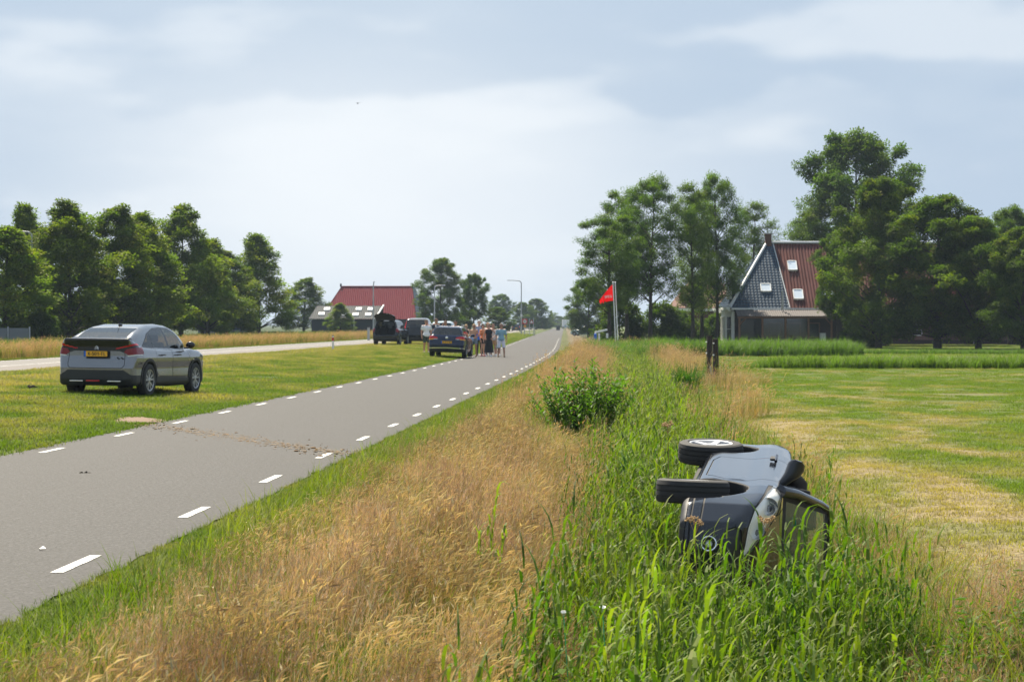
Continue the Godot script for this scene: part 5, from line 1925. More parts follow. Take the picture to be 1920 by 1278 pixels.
# a strip that follows the lane between two offsets
func strip(called: String, o0: Callable, o1: Callable, z0: float, z1: float, y: Callable, m: Material, cols: int, tone: Callable) -> MeshInstance3D:
	var st := SurfaceTool.new()
	st.begin(Mesh.PRIMITIVE_TRIANGLES)
	var z := z0
	var rows := 0
	while z < z1:
		for k in cols + 1:
			var t := float(k) / cols
			var o := lerpf((o0 as Callable).call(z), (o1 as Callable).call(z), t)
			st.set_color((tone as Callable).call(o, z, t))
			st.set_normal(Vector3.UP)
			st.add_vertex(Vector3(lane_x(z) + o, (y as Callable).call(o, z), -z))
		rows += 1
		z += maxf(0.25, z * 0.012)
	for i in rows - 1:
		for k in cols:
			var a := i * (cols + 1) + k
			for e in [a, a + cols + 1, a + 1, a + 1, a + cols + 1, a + cols + 2]:
				st.add_index(e)
	return put(called, st.commit(), m)

func roads() -> void:
	var edge := func(s: float) -> Callable:
		return func(z: float) -> float: return s * (2.2 + 0.06 * nz1.get_noise_1d(z * 30.0 + s * 50.0) + 0.05 * nz1.get_noise_1d(z * 140.0 + s * 90.0))
	var tone := func(o: float, z: float, t: float) -> Color:
		var e := 1.0 + 0.1 * nz1.get_noise_2d(o * 3.0, z * 1.5) + 0.12 * nz2.get_noise_2d(o * 2.0, z * 0.3)
		e -= 0.16 * smoothstep(0.08, 0.0, minf(t, 1.0 - t))
		e += 0.13 * exp(-pow((absf(o + 0.1) - 0.85) / 0.3, 2.0)) - 0.1 * smoothstep(0.25, 0.5, nz2.get_noise_2d(o * 3.0 + 40.0, z * 2.0))
		var dirt := 0.0
		var along := clampf((z - 27.0) / 8.0, 0, 1)
		var line := lerpf(1.9, -2.3, along)
		if z > 25.0 and z < 37.0:
			dirt = 0.75 * exp(-pow((o - line) / 0.3, 2.0)) * (0.7 + nz1.get_noise_2d(o * 40, z * 40))
		return (Color(1, 1, 1) * e).lerp(Color(1.9, 1.35, 0.85), clampf(dirt, 0, 0.8))
	var lane := strip("lane", edge.call(-1.0), edge.call(1.0), 4.0, 900.0, func(o: float, _z: float) -> float: return 0.014 - 0.006 * absf(o), M.asphalt, 30, tone)
	tag(lane, "grey asphalt lane with short white edge dashes running away to the horizon", "road", "", "structure")
	# every edge dash is a painted strip of its own
	for s in [-1.0, 1.0]:
		var z := 5.98 if s > 0 else 7.1
		var k := 0
		while z < 260.0:
			var b := MB.new()
			var o: float = s * 1.86
			for e in 4:
				var za := z + e * 0.26
				var zb := za + 0.26
				var wob := 0.004 * (e % 2)
				b.quad(Vector3(lane_x(za) + o - 0.045, 0.007, -za), Vector3(lane_x(za) + o + 0.045 - wob, 0.007, -za), Vector3(lane_x(zb) + o + 0.045 - wob, 0.007, -zb), Vector3(lane_x(zb) + o - 0.045, 0.007, -zb), Vector3.UP)
			var d := put("edge_dash", b, M.paint, lane)
			z += 3.98
	var far := strip("main_road", func(z: float) -> float: return main_o(z) - 6.5, func(z: float) -> float: return main_o(z) + 0.05 * nz1.get_noise_1d(z * 40.0), 4.0, 900.0, func(_o: float, _z: float) -> float: return 0.085, M.concrete, 8, func(o: float, z: float, t: float) -> Color:
		var e := 1.0 + 0.08 * nz1.get_noise_2d(o * 2.0, z * 0.6)
		return Color(1, 0.95, 0.92) * e if t > 0.55 else Color(1.12, 1.1, 1.08) * e)
	tag(far, "pale main road beyond the grass strip on the left", "road", "", "structure")
	for q in [0.25, 6.25, 3.1]:
		var line := strip("edge_line", func(z: float) -> float: return main_o(z) - q - 0.1, func(z: float) -> float: return main_o(z) - q, 10.0, 700.0, func(_o: float, _z: float) -> float: return 0.09, M.paint, 1, func(_o: float, _z: float, _t: float) -> Color: return Color(1, 1, 1))
		line.reparent(far)

# ------------------------------------------------------------------ scattered plants
# walk the ground in slabs and ask pick(o, z, rng) for [variant, scale, colour] or null
func scatter(called: String, label: String, category: String, meshes: Array, m: Material, o0: float, o1: float, z0: float, z1: float, dens: Callable, pick: Callable, sd: int, view := 1.2) -> void:
	var rng := RandomNumberGenerator.new()
	rng.seed = sd
	var xf := []
	var cols := []
	for k in meshes:
		xf.append([])
		cols.append(PackedColorArray())
	var z := z0
	while z < z1:
		var dz := maxf(0.5, z * 0.03)
		var zc := z + dz * 0.5
		var lx := lane_x(zc)
		var half := 0.243 * zc * view + 1.0
		var a := maxf(o0, -half - lx)
		var b := minf(o1, half - lx)
		if b > a:
			var cnt := int((dens as Callable).call(zc) * (b - a) * dz)
			for i in cnt:
				var o := rng.randf_range(a, b)
				var q := z + rng.randf() * dz
				var r = (pick as Callable).call(o, q, rng)
				if r == null:
					continue
				var s: float = r[1]
				var bs := Basis(Vector3.UP, rng.randf_range(-0.9, 0.9) if r.size() > 3 else rng.randf() * TAU).scaled(Vector3(s, s * rng.randf_range(0.85, 1.15), s))
				xf[r[0]].append(Transform3D(bs, Vector3(lane_x(q) + o, ground_h(o, q), -q)))
				cols[r[0]].push_back(r[2])
		z += dz
	var root := Node3D.new()
	root.name = numbered(called)
	add_child(root, true)
	tag(root, label, category, "", "stuff")
	for k in meshes.size():
		if xf[k].size():
			var mm := multi("clump", meshes[k], m, xf[k], cols[k], root)
			mm.set_meta("kind", "stuff")
	print(called, " ", xf.map(func(e): return e.size()))

# ------------------------------------------------------------------ buildings
func roof_plane(root: Node3D, called: String, a: Vector3, b: Vector3, c: Vector3, d: Vector3, m: Material, pitch: float, rows: int, tile: bool) -> void:
	# a and b along the eave, d and c along the ridge above them; waves run up the slope, rows overlap like tiles
	var mb := MB.new()
	var up := ((d - a) + (c - b)).normalized()
	var nn := (b - a).cross(up).normalized()
	if nn.y < 0.0:
		nn = -nn
	for r in rows:
		var t0 := float(r) / rows
		var t1 := float(r + 1) / rows
		var l0 := a.lerp(d, t0)
		var r0 := b.lerp(c, t0)
		var l1 := a.lerp(d, t1)
		var r1 := b.lerp(c, t1)
		var along := (b - a).normalized()
		var s0 := (l0 - a).dot(along)
		var e0 := (r0 - a).dot(along)
		var k0 := int(floor(s0 / pitch * 4.0))
		var k1 := int(ceil(e0 / pitch * 4.0))
		for k in range(k0, k1):
			var u0 := k * pitch * 0.25
			var u1 := (k + 1) * pitch * 0.25
			var lim0 := (l1 - a).dot(along)
			var lim1 := (r1 - a).dot(along)
			var q := []
			for e in [[u0, 0], [u1, 0], [u1, 1], [u0, 1]]:
				var uu: float = clampf(e[0], minf(s0, lim0), maxf(e0, lim1))
				uu = clampf(uu, s0 if e[1] == 0 else lim0, e0 if e[1] == 0 else lim1)
				var base: Vector3 = a + along * uu + ((l0 if e[1] == 0 else l1) - a - along * ((l0 if e[1] == 0 else l1) - a).dot(along))
				var ph: float = e[0] / pitch * TAU
				var h: float = sin(ph) * pitch * (0.11 if tile else 0.16) + (0.045 if e[1] == 0 and tile else 0.0)
				q.append(base + nn * h)
			mb.flat4(q[0], q[1], q[2], q[3], nn)
	var o := put(called, mb, m, root)
	o.set_meta("kind", "stuff")

func slab(root: Node3D, called: String, lo: Vector3, hi: Vector3, m: Material, ch := 0.0) -> MeshInstance3D:
	var b := MB.new()
	b.box((lo + hi) * 0.5, hi - lo, Transform3D(), ch)
	return put(called, b, m, root)

func window(root: Node3D, c: Vector3, w: float, h: float, face: Vector3, frame: Material, bars := 1) -> void:
	var o := Node3D.new()
	o.name = numbered("window", root)
	root.add_child(o, true)
	var xf := Transform3D(Basis(Vector3(face.z, 0, -face.x), Vector3.UP, face), c)
	var b := MB.new()
	for s in [-1.0, 1.0]:
		b.box(Vector3(s * (w * 0.5 - 0.04), 0, 0.03), Vector3(0.08, h, 0.1), xf)
		b.box(Vector3(0, s * (h * 0.5 - 0.04), 0.032), Vector3(w - 0.16, 0.08, 0.1), xf)
	for k in bars:
		b.box(Vector3(0, -h * 0.5 + h * (k + 1) / (bars + 1), 0.03), Vector3(w - 0.16, 0.05, 0.07), xf)
	put("frame", b, frame, o)
	b = MB.new()
	b.box(Vector3(0, 0, 0.012), Vector3(w - 0.1, h - 0.1, 0.012), xf)
	put("pane", b, M.pane, o)

# a white-framed light lying in a roof slope
func roof_light(root: Node3D, c: Vector3, w: float, h: float, along: Vector3, up: Vector3) -> void:
	var o := Node3D.new()
	o.name = numbered("roof_window", root)
	root.add_child(o, true)
	var nn := along.cross(up).normalized()
	if nn.y < 0.0:
		nn = -nn
	var xf := Transform3D(Basis(along, up, along.cross(up)), c)
	var b := MB.new()
	for s in [-1.0, 1.0]:
		b.box(Vector3(s * w * 0.5, 0, 0.0), Vector3(0.08, h, 0.2), xf)
		b.box(Vector3(0, s * h * 0.5, 0.002), Vector3(w - 0.08, 0.08, 0.2), xf)
	put("frame", b, M.white, o)
	b = MB.new()
	b.box(Vector3.ZERO, Vector3(w - 0.06, h - 0.06, 0.13), xf)
	put("pane", b, M.skylight, o)

func farmhouse() -> void:
	var g := -0.3
	var r := thing("farmhouse", "farmhouse with a steep dark tiled roof, red corrugated barn roof and a timber veranda", "farmhouse")
	var F := -185.0
	var B := -198.0
	var eave := 3.05
	var ridge := 9.0
	var mid := -191.5
	slab(r, "wall", Vector3(19.6, g, B + 0.5), Vector3(33.0, eave - 0.1, F - 0.5), M.dark_brick)
	var a := Vector3(19.2, eave, F)
	var apex := Vector3(23.2, ridge, mid)
	roof_plane(r, "dark_tiled_roof", a, Vector3(24.45, eave, F), Vector3(23.75, ridge, mid), apex, M.glazed, 0.3, 24, true)
	roof_plane(r, "red_roof", Vector3(24.47, eave, F), Vector3(44.0, eave, F), Vector3(41.0, ridge, mid), Vector3(23.77, ridge, mid), M.red_roof, 0.28, 7, false)
	roof_plane(r, "hip_roof", Vector3(19.2, eave, B), a, apex, apex, M.glazed, 0.3, 24, true)
	var b := MB.new()
	b.flat(Vector3(19.2, eave, B), Vector3(44, eave, B), Vector3(41, ridge, mid), Vector3(0, 1, -1))
	b.flat(Vector3(19.2, eave, B), Vector3(41, ridge, mid), apex, Vector3(0, 1, -1))
	b.flat(Vector3(44, eave, F), Vector3(44, eave, B), Vector3(41, ridge, mid), Vector3(1, 1, 0))
	put("rear_roof", b, M.red_roof, r)
	b = MB.new()
	b.tube([a + Vector3(-0.05, 0.08, 0), apex + Vector3(0, 0.1, 0)], [0.15, 0.13], 6)
	b.tube([apex + Vector3(0, 0.1, 0), Vector3(41, ridge + 0.1, mid)], [0.12, 0.12], 6)
	put("ridge_tiles", b, M.ridge, r)
	b = MB.new()
	b.tube([Vector3(24.46, eave + 0.06, F + 0.02), Vector3(23.76, ridge + 0.06, mid)], [0.05, 0.05], 5)
	put("verge_strip", b, M.ridge, r)
	slab(r, "chimney", Vector3(23.05, ridge - 0.5, mid - 0.3), Vector3(23.6, ridge + 0.85, mid + 0.3), M.brick)
	slab(r, "chimney_cap", Vector3(22.9, ridge + 0.852, mid - 0.4), Vector3(23.75, ridge + 0.94, mid + 0.4), M.stone)
	rod(r, "antenna", [Vector3(23.3, ridge + 0.9, mid), Vector3(23.3, ridge + 1.5, mid)], 0.02, M.dark_metal)
	rod(r, "antenna", [Vector3(22.5, ridge + 1.4, mid), Vector3(24.3, ridge + 1.45, mid)], 0.015, M.dark_metal)
	# white eave boards and the gutter
	b = MB.new()
	b.box(Vector3(21.9, eave - 0.02, F + 0.12), Vector3(5.2, 0.13, 0.14))
	b.box(Vector3(30.0, eave - 0.02, F + 0.12), Vector3(11.0, 0.13, 0.14))
	put("gutter", b, M.white, r)
	b = MB.new()
	b.box(Vector3(19.0, eave + 0.0, (F + B) * 0.5), Vector3(0.3, 0.22, 13.4))
	b.box(Vector3(19.12, eave - 0.17, (F + B) * 0.5), Vector3(0.2, 0.12, 13.2))
	put("cornice", b, M.white, r)
	# the front room at the left corner with its tall white window
	slab(r, "corner_pier", Vector3(19.35, g, F - 0.9), Vector3(19.62, eave - 0.25, F - 0.35), M.white)
	slab(r, "bay_wall", Vector3(18.9, g, -190.0), Vector3(19.55, 2.7, -186.2), M.white)
	slab(r, "bay_cornice", Vector3(18.7, 2.7, -190.3), Vector3(19.75, 2.95, -185.9), M.white)
	window(r, Vector3(19.25, 1.25, -186.17), 0.62, 2.3, Vector3(0, 0, 1), M.white, 1)
	for k in 3:
		window(r, Vector3(18.87, 1.3, -187.0 - k * 1.1), 0.8, 2.1, Vector3(-1, 0, 0), M.white, 1)
	# dormer on the hip
	slab(r, "dormer", Vector3(19.45, 3.9, -190.2), Vector3(21.6, 5.2, -188.4), M.dark_wood)
	slab(r, "dormer_roof", Vector3(19.2, 5.202, -190.5), Vector3(21.9, 5.4, -188.1), M.white)
	window(r, Vector3(19.42, 4.55, -189.3), 1.5, 1.1, Vector3(-1, 0, 0), M.white, 1)
	slab(r, "dormer_side", Vector3(19.43, 3.9, -188.39), Vector3(19.7, 5.2, -188.33), M.white)
	# lights in the roof
	var up := (apex - Vector3(23.2, eave, F)).normalized()
	var al := Vector3(1, 0, 0)
	for q in [[22.55, 0.3, 0.85, 0.95], [25.2, 0.64, 0.75, 1.2], [25.35, 0.2, 0.8, 1.2], [27.6, 0.2, 0.5, 0.6], [28.3, 0.2, 0.5, 0.6]]:
		var t: float = q[1]
		roof_light(r, Vector3(q[0], lerpf(eave, ridge, t), lerpf(F, mid, t)) + Vector3(0, 0.06, 0.06), q[2], q[3], al, up)
	rod(r, "flue", [Vector3(23.7, 2.9, F + 0.7), Vector3(23.7, 4.6, F + 0.7)], 0.09, M.steel, 10)
	# veranda
	var vf := F + 2.6
	roof_plane(r, "veranda_roof", Vector3(19.55, 2.38, vf), Vector3(28.1, 2.38, vf), Vector3(28.0, 2.92, F + 0.25), Vector3(19.65, 2.92, F + 0.25), M.fibre, 0.19, 3, false)
	slab(r, "veranda_beam", Vector3(19.6, 2.18, vf - 0.25), Vector3(27.95, 2.34, vf - 0.12), M.wood)
	for k in 5:
		var x := 19.75 + k * 2.0
		slab(r, "veranda_post", Vector3(x - 0.08, g, vf - 0.28), Vector3(x + 0.08, 2.18, vf - 0.11), M.wood)
		if k == 0 or k == 4:
			var s := 1.0 if k == 0 else -1.0
			rod(r, "brace", [Vector3(x, 1.6, vf - 0.2), Vector3(x + s * 0.55, 2.2, vf - 0.2)], 0.06, M.wood, 4)
	slab(r, "veranda_floor", Vector3(19.5, g - 0.1, F - 0.4), Vector3(28.1, g + 0.08, vf), M.stone)
	for k in 2:
		var x := 22.75 + k * 2.0
		slab(r, "glass_screen", Vector3(x - 0.9, g + 0.1, vf - 0.22), Vector3(x + 0.9, 2.16, vf - 0.19), M.pane_clear)
	for k in 3:
		window(r, Vector3(23.2 + k * 1.7, 1.15, F - 0.46), 1.1, 1.3, Vector3(0, 0, 1), M.wood, 0)
	slab(r, "sliding_door", Vector3(20.2, g + 0.1, F - 0.48), Vector3(22.0, 2.1, F - 0.44), M.pane)
	slab(r, "cupboard", Vector3(27.1, g + 0.08, F - 0.4), Vector3(27.6, 0.9, F + 0.1), M.white)
	b = MB.new()
	b.box(Vector3(21.2, 0.25, F + 1.3), Vector3(1.6, 0.12, 0.8), Transform3D(), 0.03)
	b.box(Vector3(21.2, 0.05, F + 1.3), Vector3(1.4, 0.3, 0.6))
	put("lounge_table", b, M.stone, r)

func barn_wing() -> void:
	var r := thing("brick_barn", "long pink brick barn with a red brown roof behind the big trees on the right", "barn")
	var F := -205.0
	slab(r, "wall", Vector3(29.0, -0.4, -216.0), Vector3(62.0, 2.3, F), M.pink_brick)
	slab(r, "plinth", Vector3(28.95, -0.4, -216.0), Vector3(62.05, 0.15, F + 0.06), M.dark_brick)
	roof_plane(r, "roof", Vector3(28.6, 2.3, F + 0.5), Vector3(62.4, 2.3, F + 0.5), Vector3(60.0, 7.6, -210.5), Vector3(31.0, 7.6, -210.5), M.red_roof, 0.3, 6, false)
	var b := MB.new()
	b.flat4(Vector3(28.6, 2.3, -216.5), Vector3(62.4, 2.3, -216.5), Vector3(60.0, 7.6, -210.5), Vector3(31.0, 7.6, -210.5), Vector3(0, 1, -1))
	b.flat(Vector3(28.6, 2.3, -216.5), Vector3(28.6, 2.3, F + 0.5), Vector3(31, 7.6, -210.5), Vector3(-1, 1, 0))
	b.flat(Vector3(62.4, 2.3, -216.5), Vector3(62.4, 2.3, F + 0.5), Vector3(60, 7.6, -210.5), Vector3(1, 1, 0))
	put("hip_roof", b, M.red_roof, r)
	slab(r, "gutter", Vector3(28.6, 2.2, F + 0.5), Vector3(62.4, 2.32, F + 0.62), M.dark_metal)
	for k in 3:
		rod(r, "downpipe", [Vector3(33.5 + k * 11.5, 2.2, F + 0.12), Vector3(33.5 + k * 11.5, -0.3, F + 0.12)], 0.06, M.stone)
	for k in 4:
		window(r, Vector3(32.5 + k * 7.0, 1.1, F + 0.0), 1.0, 1.1, Vector3(0, 0, 1), M.white, 1)

func villa() -> void:
	var r := thing("brick_house", "brown brick house with white windows and a tall chimney half hidden by tree trunks", "house")
	var F := -215.0
	slab(r, "wall", Vector3(16.9, -0.3, -226.0), Vector3(23.5, 3.0, F), M.brick)
	slab(r, "cornice", Vector3(16.6, 3.0, -226.3), Vector3(23.8, 3.3, F + 0.3), M.white)
	roof_plane(r, "roof", Vector3(16.6, 3.3, F + 0.3), Vector3(23.8, 3.3, F + 0.3), Vector3(21.5, 6.6, -220.5), Vector3(18.9, 6.6, -220.5), M.orange_roof, 0.25, 12, true)
	var b := MB.new()
	b.flat4(Vector3(16.6, 3.3, -226.3), Vector3(16.6, 3.3, F + 0.3), Vector3(18.9, 6.6, -220.5), Vector3(18.9, 6.6, -220.6), Vector3(-1, 1, 0))
	b.flat4(Vector3(23.8, 3.3, -226.3), Vector3(23.8, 3.3, F + 0.3), Vector3(21.5, 6.6, -220.5), Vector3(21.5, 6.6, -220.6), Vector3(1, 1, 0))
	b.flat4(Vector3(16.6, 3.3, -226.3), Vector3(23.8, 3.3, -226.3), Vector3(21.5, 6.6, -220.55), Vector3(18.9, 6.6, -220.55), Vector3(0, 1, -1))
	put("hip_roof", b, M.orange_roof, r)
	slab(r, "chimney", Vector3(17.3, 3.2, F - 1.6), Vector3(17.85, 5.5, F - 1.0), M.brick)
	slab(r, "chimney_cap", Vector3(17.2, 5.502, F - 1.7), Vector3(17.95, 5.62, F - 0.9), M.stone)
	for k in 2:
		window(r, Vector3(18.3 + k * 2.6, 1.3, F), 0.8, 2.0, Vector3(0, 0, 1), M.white, 1)
	slab(r, "door", Vector3(19.3, -0.2, F), Vector3(20.2, 2.1, F + 0.05), M.dark_wood)

func red_barn() -> void:
	var r := thing("red_roofed_barn", "big barn with a plain red roof and dark slate end beyond the low shed", "barn")
	var F := -376.0
	var mid := -384.0
	var e := 2.6
	slab(r, "wall", Vector3(-33.6, -0.3, -391.5), Vector3(-16.6, e, F - 0.5), M.dark_wood)
	roof_plane(r, "red_roof", Vector3(-34.5, e, F), Vector3(-17.1, e, F), Vector3(-18.2, 8.5, mid), Vector3(-31.2, 8.5, mid), M.flat_red, 0.35, 4, false)
	roof_plane(r, "slate_end", Vector3(-17.05, e, F), Vector3(-14.6, e, -392.0), Vector3(-18.15, 8.5, mid - 0.05), Vector3(-18.15, 8.5, mid), M.slate, 0.4, 12, true)
	roof_plane(r, "slate_corner", Vector3(-17.08, e, F - 0.02), Vector3(-15.4, e, F - 0.3), Vector3(-17.7, 8.4, mid), Vector3(-18.12, 8.45, mid), M.slate, 0.3, 12, true)
	var b := MB.new()
	b.flat4(Vector3(-34.5, e, -392.0), Vector3(-14.6, e, -392.0), Vector3(-18.15, 8.5, mid), Vector3(-31.2, 8.5, mid), Vector3(0, 1, -1))
	b.flat(Vector3(-34.5, e, -392.0), Vector3(-34.5, e, F), Vector3(-31.2, 8.5, mid), Vector3(-1, 1, 0))
	put("rear_roof", b, M.flat_red, r)
	rod(r, "ridge", [Vector3(-31.3, 8.55, mid), Vector3(-18.1, 8.55, mid)], 0.14, M.flat_red)
	slab(r, "finial", Vector3(-31.4, 8.5, mid - 0.1), Vector3(-31.1, 9.1, mid + 0.1), M.dark_wood)
	window(r, Vector3(-16.0, 4.2, F + 0.2), 0.8, 1.0, Vector3(0, 0, 1), M.white, 0)

func shed() -> void:
	var r := thing("low_shed", "low dark shed with a grey fibre cement roof and small skylights", "shed")
	var F := -300.0
	slab(r, "wall", Vector3(-28.6, -0.2, -310.0), Vector3(-19.3, 2.35, F), M.dark_wood)
	var a := Vector3(-29.0, 2.45, F + 0.4)
	var b := Vector3(-19.6, 2.45, F + 0.4)
	var c := Vector3(-18.7, 4.35, -305.0)
	var d := Vector3(-28.3, 4.35, -305.0)
	roof_plane(r, "fibre_roof", a, b, c, d, M.fibre_grey, 0.3, 3, false)
	var m := MB.new()
	m.flat4(Vector3(-29, 2.45, -310.4), Vector3(-19, 2.45, -310.4), c, d, Vector3(0, 1, -1))
	m.flat4(a, d, Vector3(-29, 2.45, -310.4), Vector3(-29, 2.4, -310.4), Vector3(-1, 0, 0))
	put("rear_roof", m, M.fibre_grey, r)
	m = MB.new()
	m.tube([b + Vector3(0.1, 0, 0.05), c + Vector3(0.1, 0.1, 0)], [0.13, 0.13], 4)
	put("verge_board", m, M.white, r)
	var up := (d - a - Vector3(0.7, 0, 0)).normalized()
	for q in [[-27.3, 0.35], [-26.7, 0.72], [-24.0, 0.3], [-22.4, 0.3], [-20.6, 0.3], [-22.1, 0.72], [-20.4, 0.72]]:
		var t: float = q[1]
		roof_light(r, a.lerp(d, t) + Vector3(q[0] - a.x - 0.7 * t, 0.05, 0.05), 0.75, 1.0, Vector3(1, 0, 0), up)
	for k in 3:
		slab(r, "post", Vector3(-19.6 - k * 3.0, -0.2, F + 0.3), Vector3(-19.45 - k * 3.0, 2.4, F + 0.42), M.stone)

# ------------------------------------------------------------------ street furniture
func lamp_post(label: String, at: Vector3, h: float, arm: float, lit: bool) -> Node3D:
	var r := thing("street_lamp", label, "street lamp", at, 0.0, "street lamps along the main road")
	var b := MB.new()
	b.tube([Vector3(0, 0, 0), Vector3(0, 1.2, 0), Vector3(0, 1.25, 0), Vector3(0, h - 0.35, 0)], [0.12, 0.12, 0.1, 0.075], 8)
	put("pole", b, M.galvanised, r)
	b = MB.new()
	if absf(arm) > 0.1:
		b.tube([Vector3(0, h - 0.36, 0), Vector3(arm * 0.06, h - 0.12, 0), Vector3(arm * 0.25, h, 0), Vector3(arm * 0.75, h + 0.06, 0)], [0.075, 0.07, 0.06, 0.055], 8)
		put("arm", b, M.galvanised, r)
		b = MB.new()
		b.box(Vector3(arm * 0.9, h + 0.05, 0), Vector3(absf(arm) * 0.34, 0.12, 0.22), Transform3D(), 0.04)
		put("lamp_head", b, M.lamp_grey, r)
	else:
		b.box(Vector3(0.05, h - 0.15, 0), Vector3(0.16, 0.36, 0.16), Transform3D(), 0.04)
		b.box(Vector3(0.12, h + 0.08, 0), Vector3(0.22, 0.1, 0.12), Transform3D(), 0.03)
		put("lamp_head", b, M.lamp_grey, r)
	return r

func disc(root: Node3D, called: String, c: Vector3, rad: float, m: Material, sides := 24, thick := 0.02) -> void:
	var b := MB.new()
	b.lathe([Vector2(rad, 0), Vector2(rad, thick), Vector2(0.001, thick)], Transform3D(Basis(), c), sides)
	put(called, b, m, root)

func furniture() -> void:
	lamp_post("straight grey lamp post standing before the red barn roof", Vector3(-18.6, 0, -282.0), 7.3, 0.0, false)
	lamp_post("lamp post with its arm to the right, beside the tall tree by the barn", Vector3(-11.5, 0, -312.0), 7.4, 1.5, false)
	var l := lamp_post("tallest lamp post, its arm to the left, with road signs at its foot", Vector3(1.42, 0, -320.0), 8.3, -2.0, false)
	lamp_post("lamp post arm that pokes out of the trees far left", Vector3(-37.2, 0, -163.0), 8.8, -1.1, false)
	var b := MB.new()
	b.box(Vector3(0, 5.0, 0.1), Vector3(0.3, 0.4, 0.2), Transform3D(), 0.03)
	b = MB.new()
	b.box(Vector3(0.02, 3.0, 0.12), Vector3(0.3, 0.36, 0.18), Transform3D(), 0.03)
	put("junction_box", b, M.white, l)
	# speed limit sign
	var s := thing("speed_limit_sign", "round red and white speed limit sign with a yellow diamond below", "road sign", Vector3(1.95, 0, -319.6))
	rod(s, "post", [Vector3(0, 0, 0), Vector3(0, 2.6, 0)], 0.04, M.galvanised)
	b = MB.new()
	b.box(Vector3(0, 2.1, 0.03), Vector3(0.74, 0.78, 0.02), Transform3D(), 0.005)
	put("backing_board", b, M.sign_red, s)
	disc(s, "red_ring", Vector3(0, 2.1, 0.045), 0.35, M.sign_red)
	disc(s, "white_disc", Vector3(0, 2.1, 0.06), 0.26, M.white)
	var t := put("lettering", text_mesh("80", 0.3, 0.004), M.ink, s)
	t.position = Vector3(0, 2.1, 0.084)
	b = MB.new()
	b.box(Vector3.ZERO, Vector3(0.36, 0.36, 0.02), Transform3D(Basis(Vector3(0, 0, 1), PI / 4), Vector3(0.0, 1.35, 0.05)), 0.004)
	put("yellow_diamond", b, M.amber, s)
	s = thing("warning_sign", "triangular red and white warning sign on two thin posts", "road sign", Vector3(2.95, 0, -318.0))
	for x in [-0.3, 0.3]:
		rod(s, "post", [Vector3(x, 0, 0), Vector3(x, 2.6 + 0.2 * x, 0)], 0.045, M.galvanised)
	b = MB.new()
	b.lathe([Vector2(0.4, 0), Vector2(0.4, 0.02), Vector2(0.001, 0.02)], Transform3D(Basis(Vector3(0, 0, 1), PI / 2), Vector3(0, 2.0, 0.06)), 3)
	put("red_triangle", b, M.sign_red, s)
	b = MB.new()
	b.lathe([Vector2(0.26, 0), Vector2(0.26, 0.02), Vector2(0.001, 0.02)], Transform3D(Basis(Vector3(0, 0, 1), PI / 2), Vector3(0, 2.0, 0.075)), 3)
	put("white_triangle", b, M.white, s)
	# a low field gate beside the signs
	s = thing("field_gate", "low grey tubular gate on the verge beside the road signs", "gate", Vector3(2.3, 0, -314.0))
	for k in 3:
		rod(s, "rail", [Vector3(-0.5, 0.35 + k * 0.4, 0), Vector3(1.1, 0.35 + k * 0.4, 0)], 0.03, M.galvanised)
	for x in [-0.5, 1.1]:
		rod(s, "post", [Vector3(x, 0, 0), Vector3(x, 1.3, 0)], 0.05, M.galvanised)
	# reflector post by the main road
	s = thing("marker_post", "white roadside marker post with a red band", "marker post", Vector3(-8.55 * 1.0, 0.05, -101.0))
	s.position = on_ground(-10.05, 118.0)
	b = MB.new()
	b.box(Vector3(0, 0.4, 0), Vector3(0.11, 0.8, 0.09), Transform3D(), 0.02)
	put("post", b, M.white, s)
	b = MB.new()
	b.box(Vector3(0, 0.62, 0.0), Vector3(0.114, 0.2, 0.094), Transform3D(), 0.005)
	put("band", b, M.sign_red, s)
	b = MB.new()
	b.box(Vector3(0, 0.82, 0), Vector3(0.1, 0.06, 0.08), Transform3D(), 0.02)
	put("cap", b, M.dark_metal, s)
	s = thing("grey_post", "short grey post in the tall grass left of the open car", "post", on_ground(-14.2, 208.0))
	slab(s, "post", Vector3(-0.12, 0, -0.12), Vector3(0.12, 1.3, 0.12), M.galvanised, 0.03)
	slab(s, "cap", Vector3(-0.14, 1.302, -0.14), Vector3(0.14, 1.37, 0.14), M.dark_metal, 0.02)
	# flag poles
	for k in 2:
		var x := 7.7 + k * 0.22
		s = thing("flagpole", ["white flagpole that carries the torn red flag", "bare white flagpole just right of the flag"][k], "flagpole", on_ground(x + 0.2, 160.0 + k))
		rod(s, "pole", [Vector3(0, 0, 0), Vector3(-0.1, 2.5, 0), Vector3(-0.22, 5.0, 0)], 0.045, M.white, 8)
		b = MB.new()
		b.ball(Vector3(-0.22, 5.03, 0), Vector3(0.07, 0.07, 0.07), 6)
		put("knob", b, M.white, s)
	s = thing("red_flag", "torn red flag with white lettering hanging from a flagpole", "flag", on_ground(7.9, 160.0) + Vector3(-0.22, 4.9, 0.0))
	b = MB.new()
	var n := 12
	for i in n:
		for j in n:
			var q := []
			for e in [[0, 0], [1, 0], [1, 1], [0, 1]]:
				var u: float = float(i + e[0]) / n
				var w: float = float(j + e[1]) / n
				var top := Vector3(-1.05 * u, -1.25 * pow(u, 1.15), 0)
				var len := lerpf(1.3, 0.32, u) if u < 0.6 else lerpf(1.3, 0.32, u) - 0.1 * sin(u * 40.0)
				var p := top + Vector3(0.1 * w * (1.0 - u), -len * w, 0)
				if u > 0.5 and w > 0.55:
					p.y += 0.3 * (u - 0.5) * (w - 0.55)
				p.z = 0.08 * sin(u * 9.0 + w * 2.0) * u
				q.append(p)
			b.flat4(q[0], q[1], q[2], q[3], Vector3(0, 0.1, 1))
	put("cloth", b, M.flag, s)
	var tx := put("lettering", text_mesh("WEG", 0.27, 0.01), M.white, s)
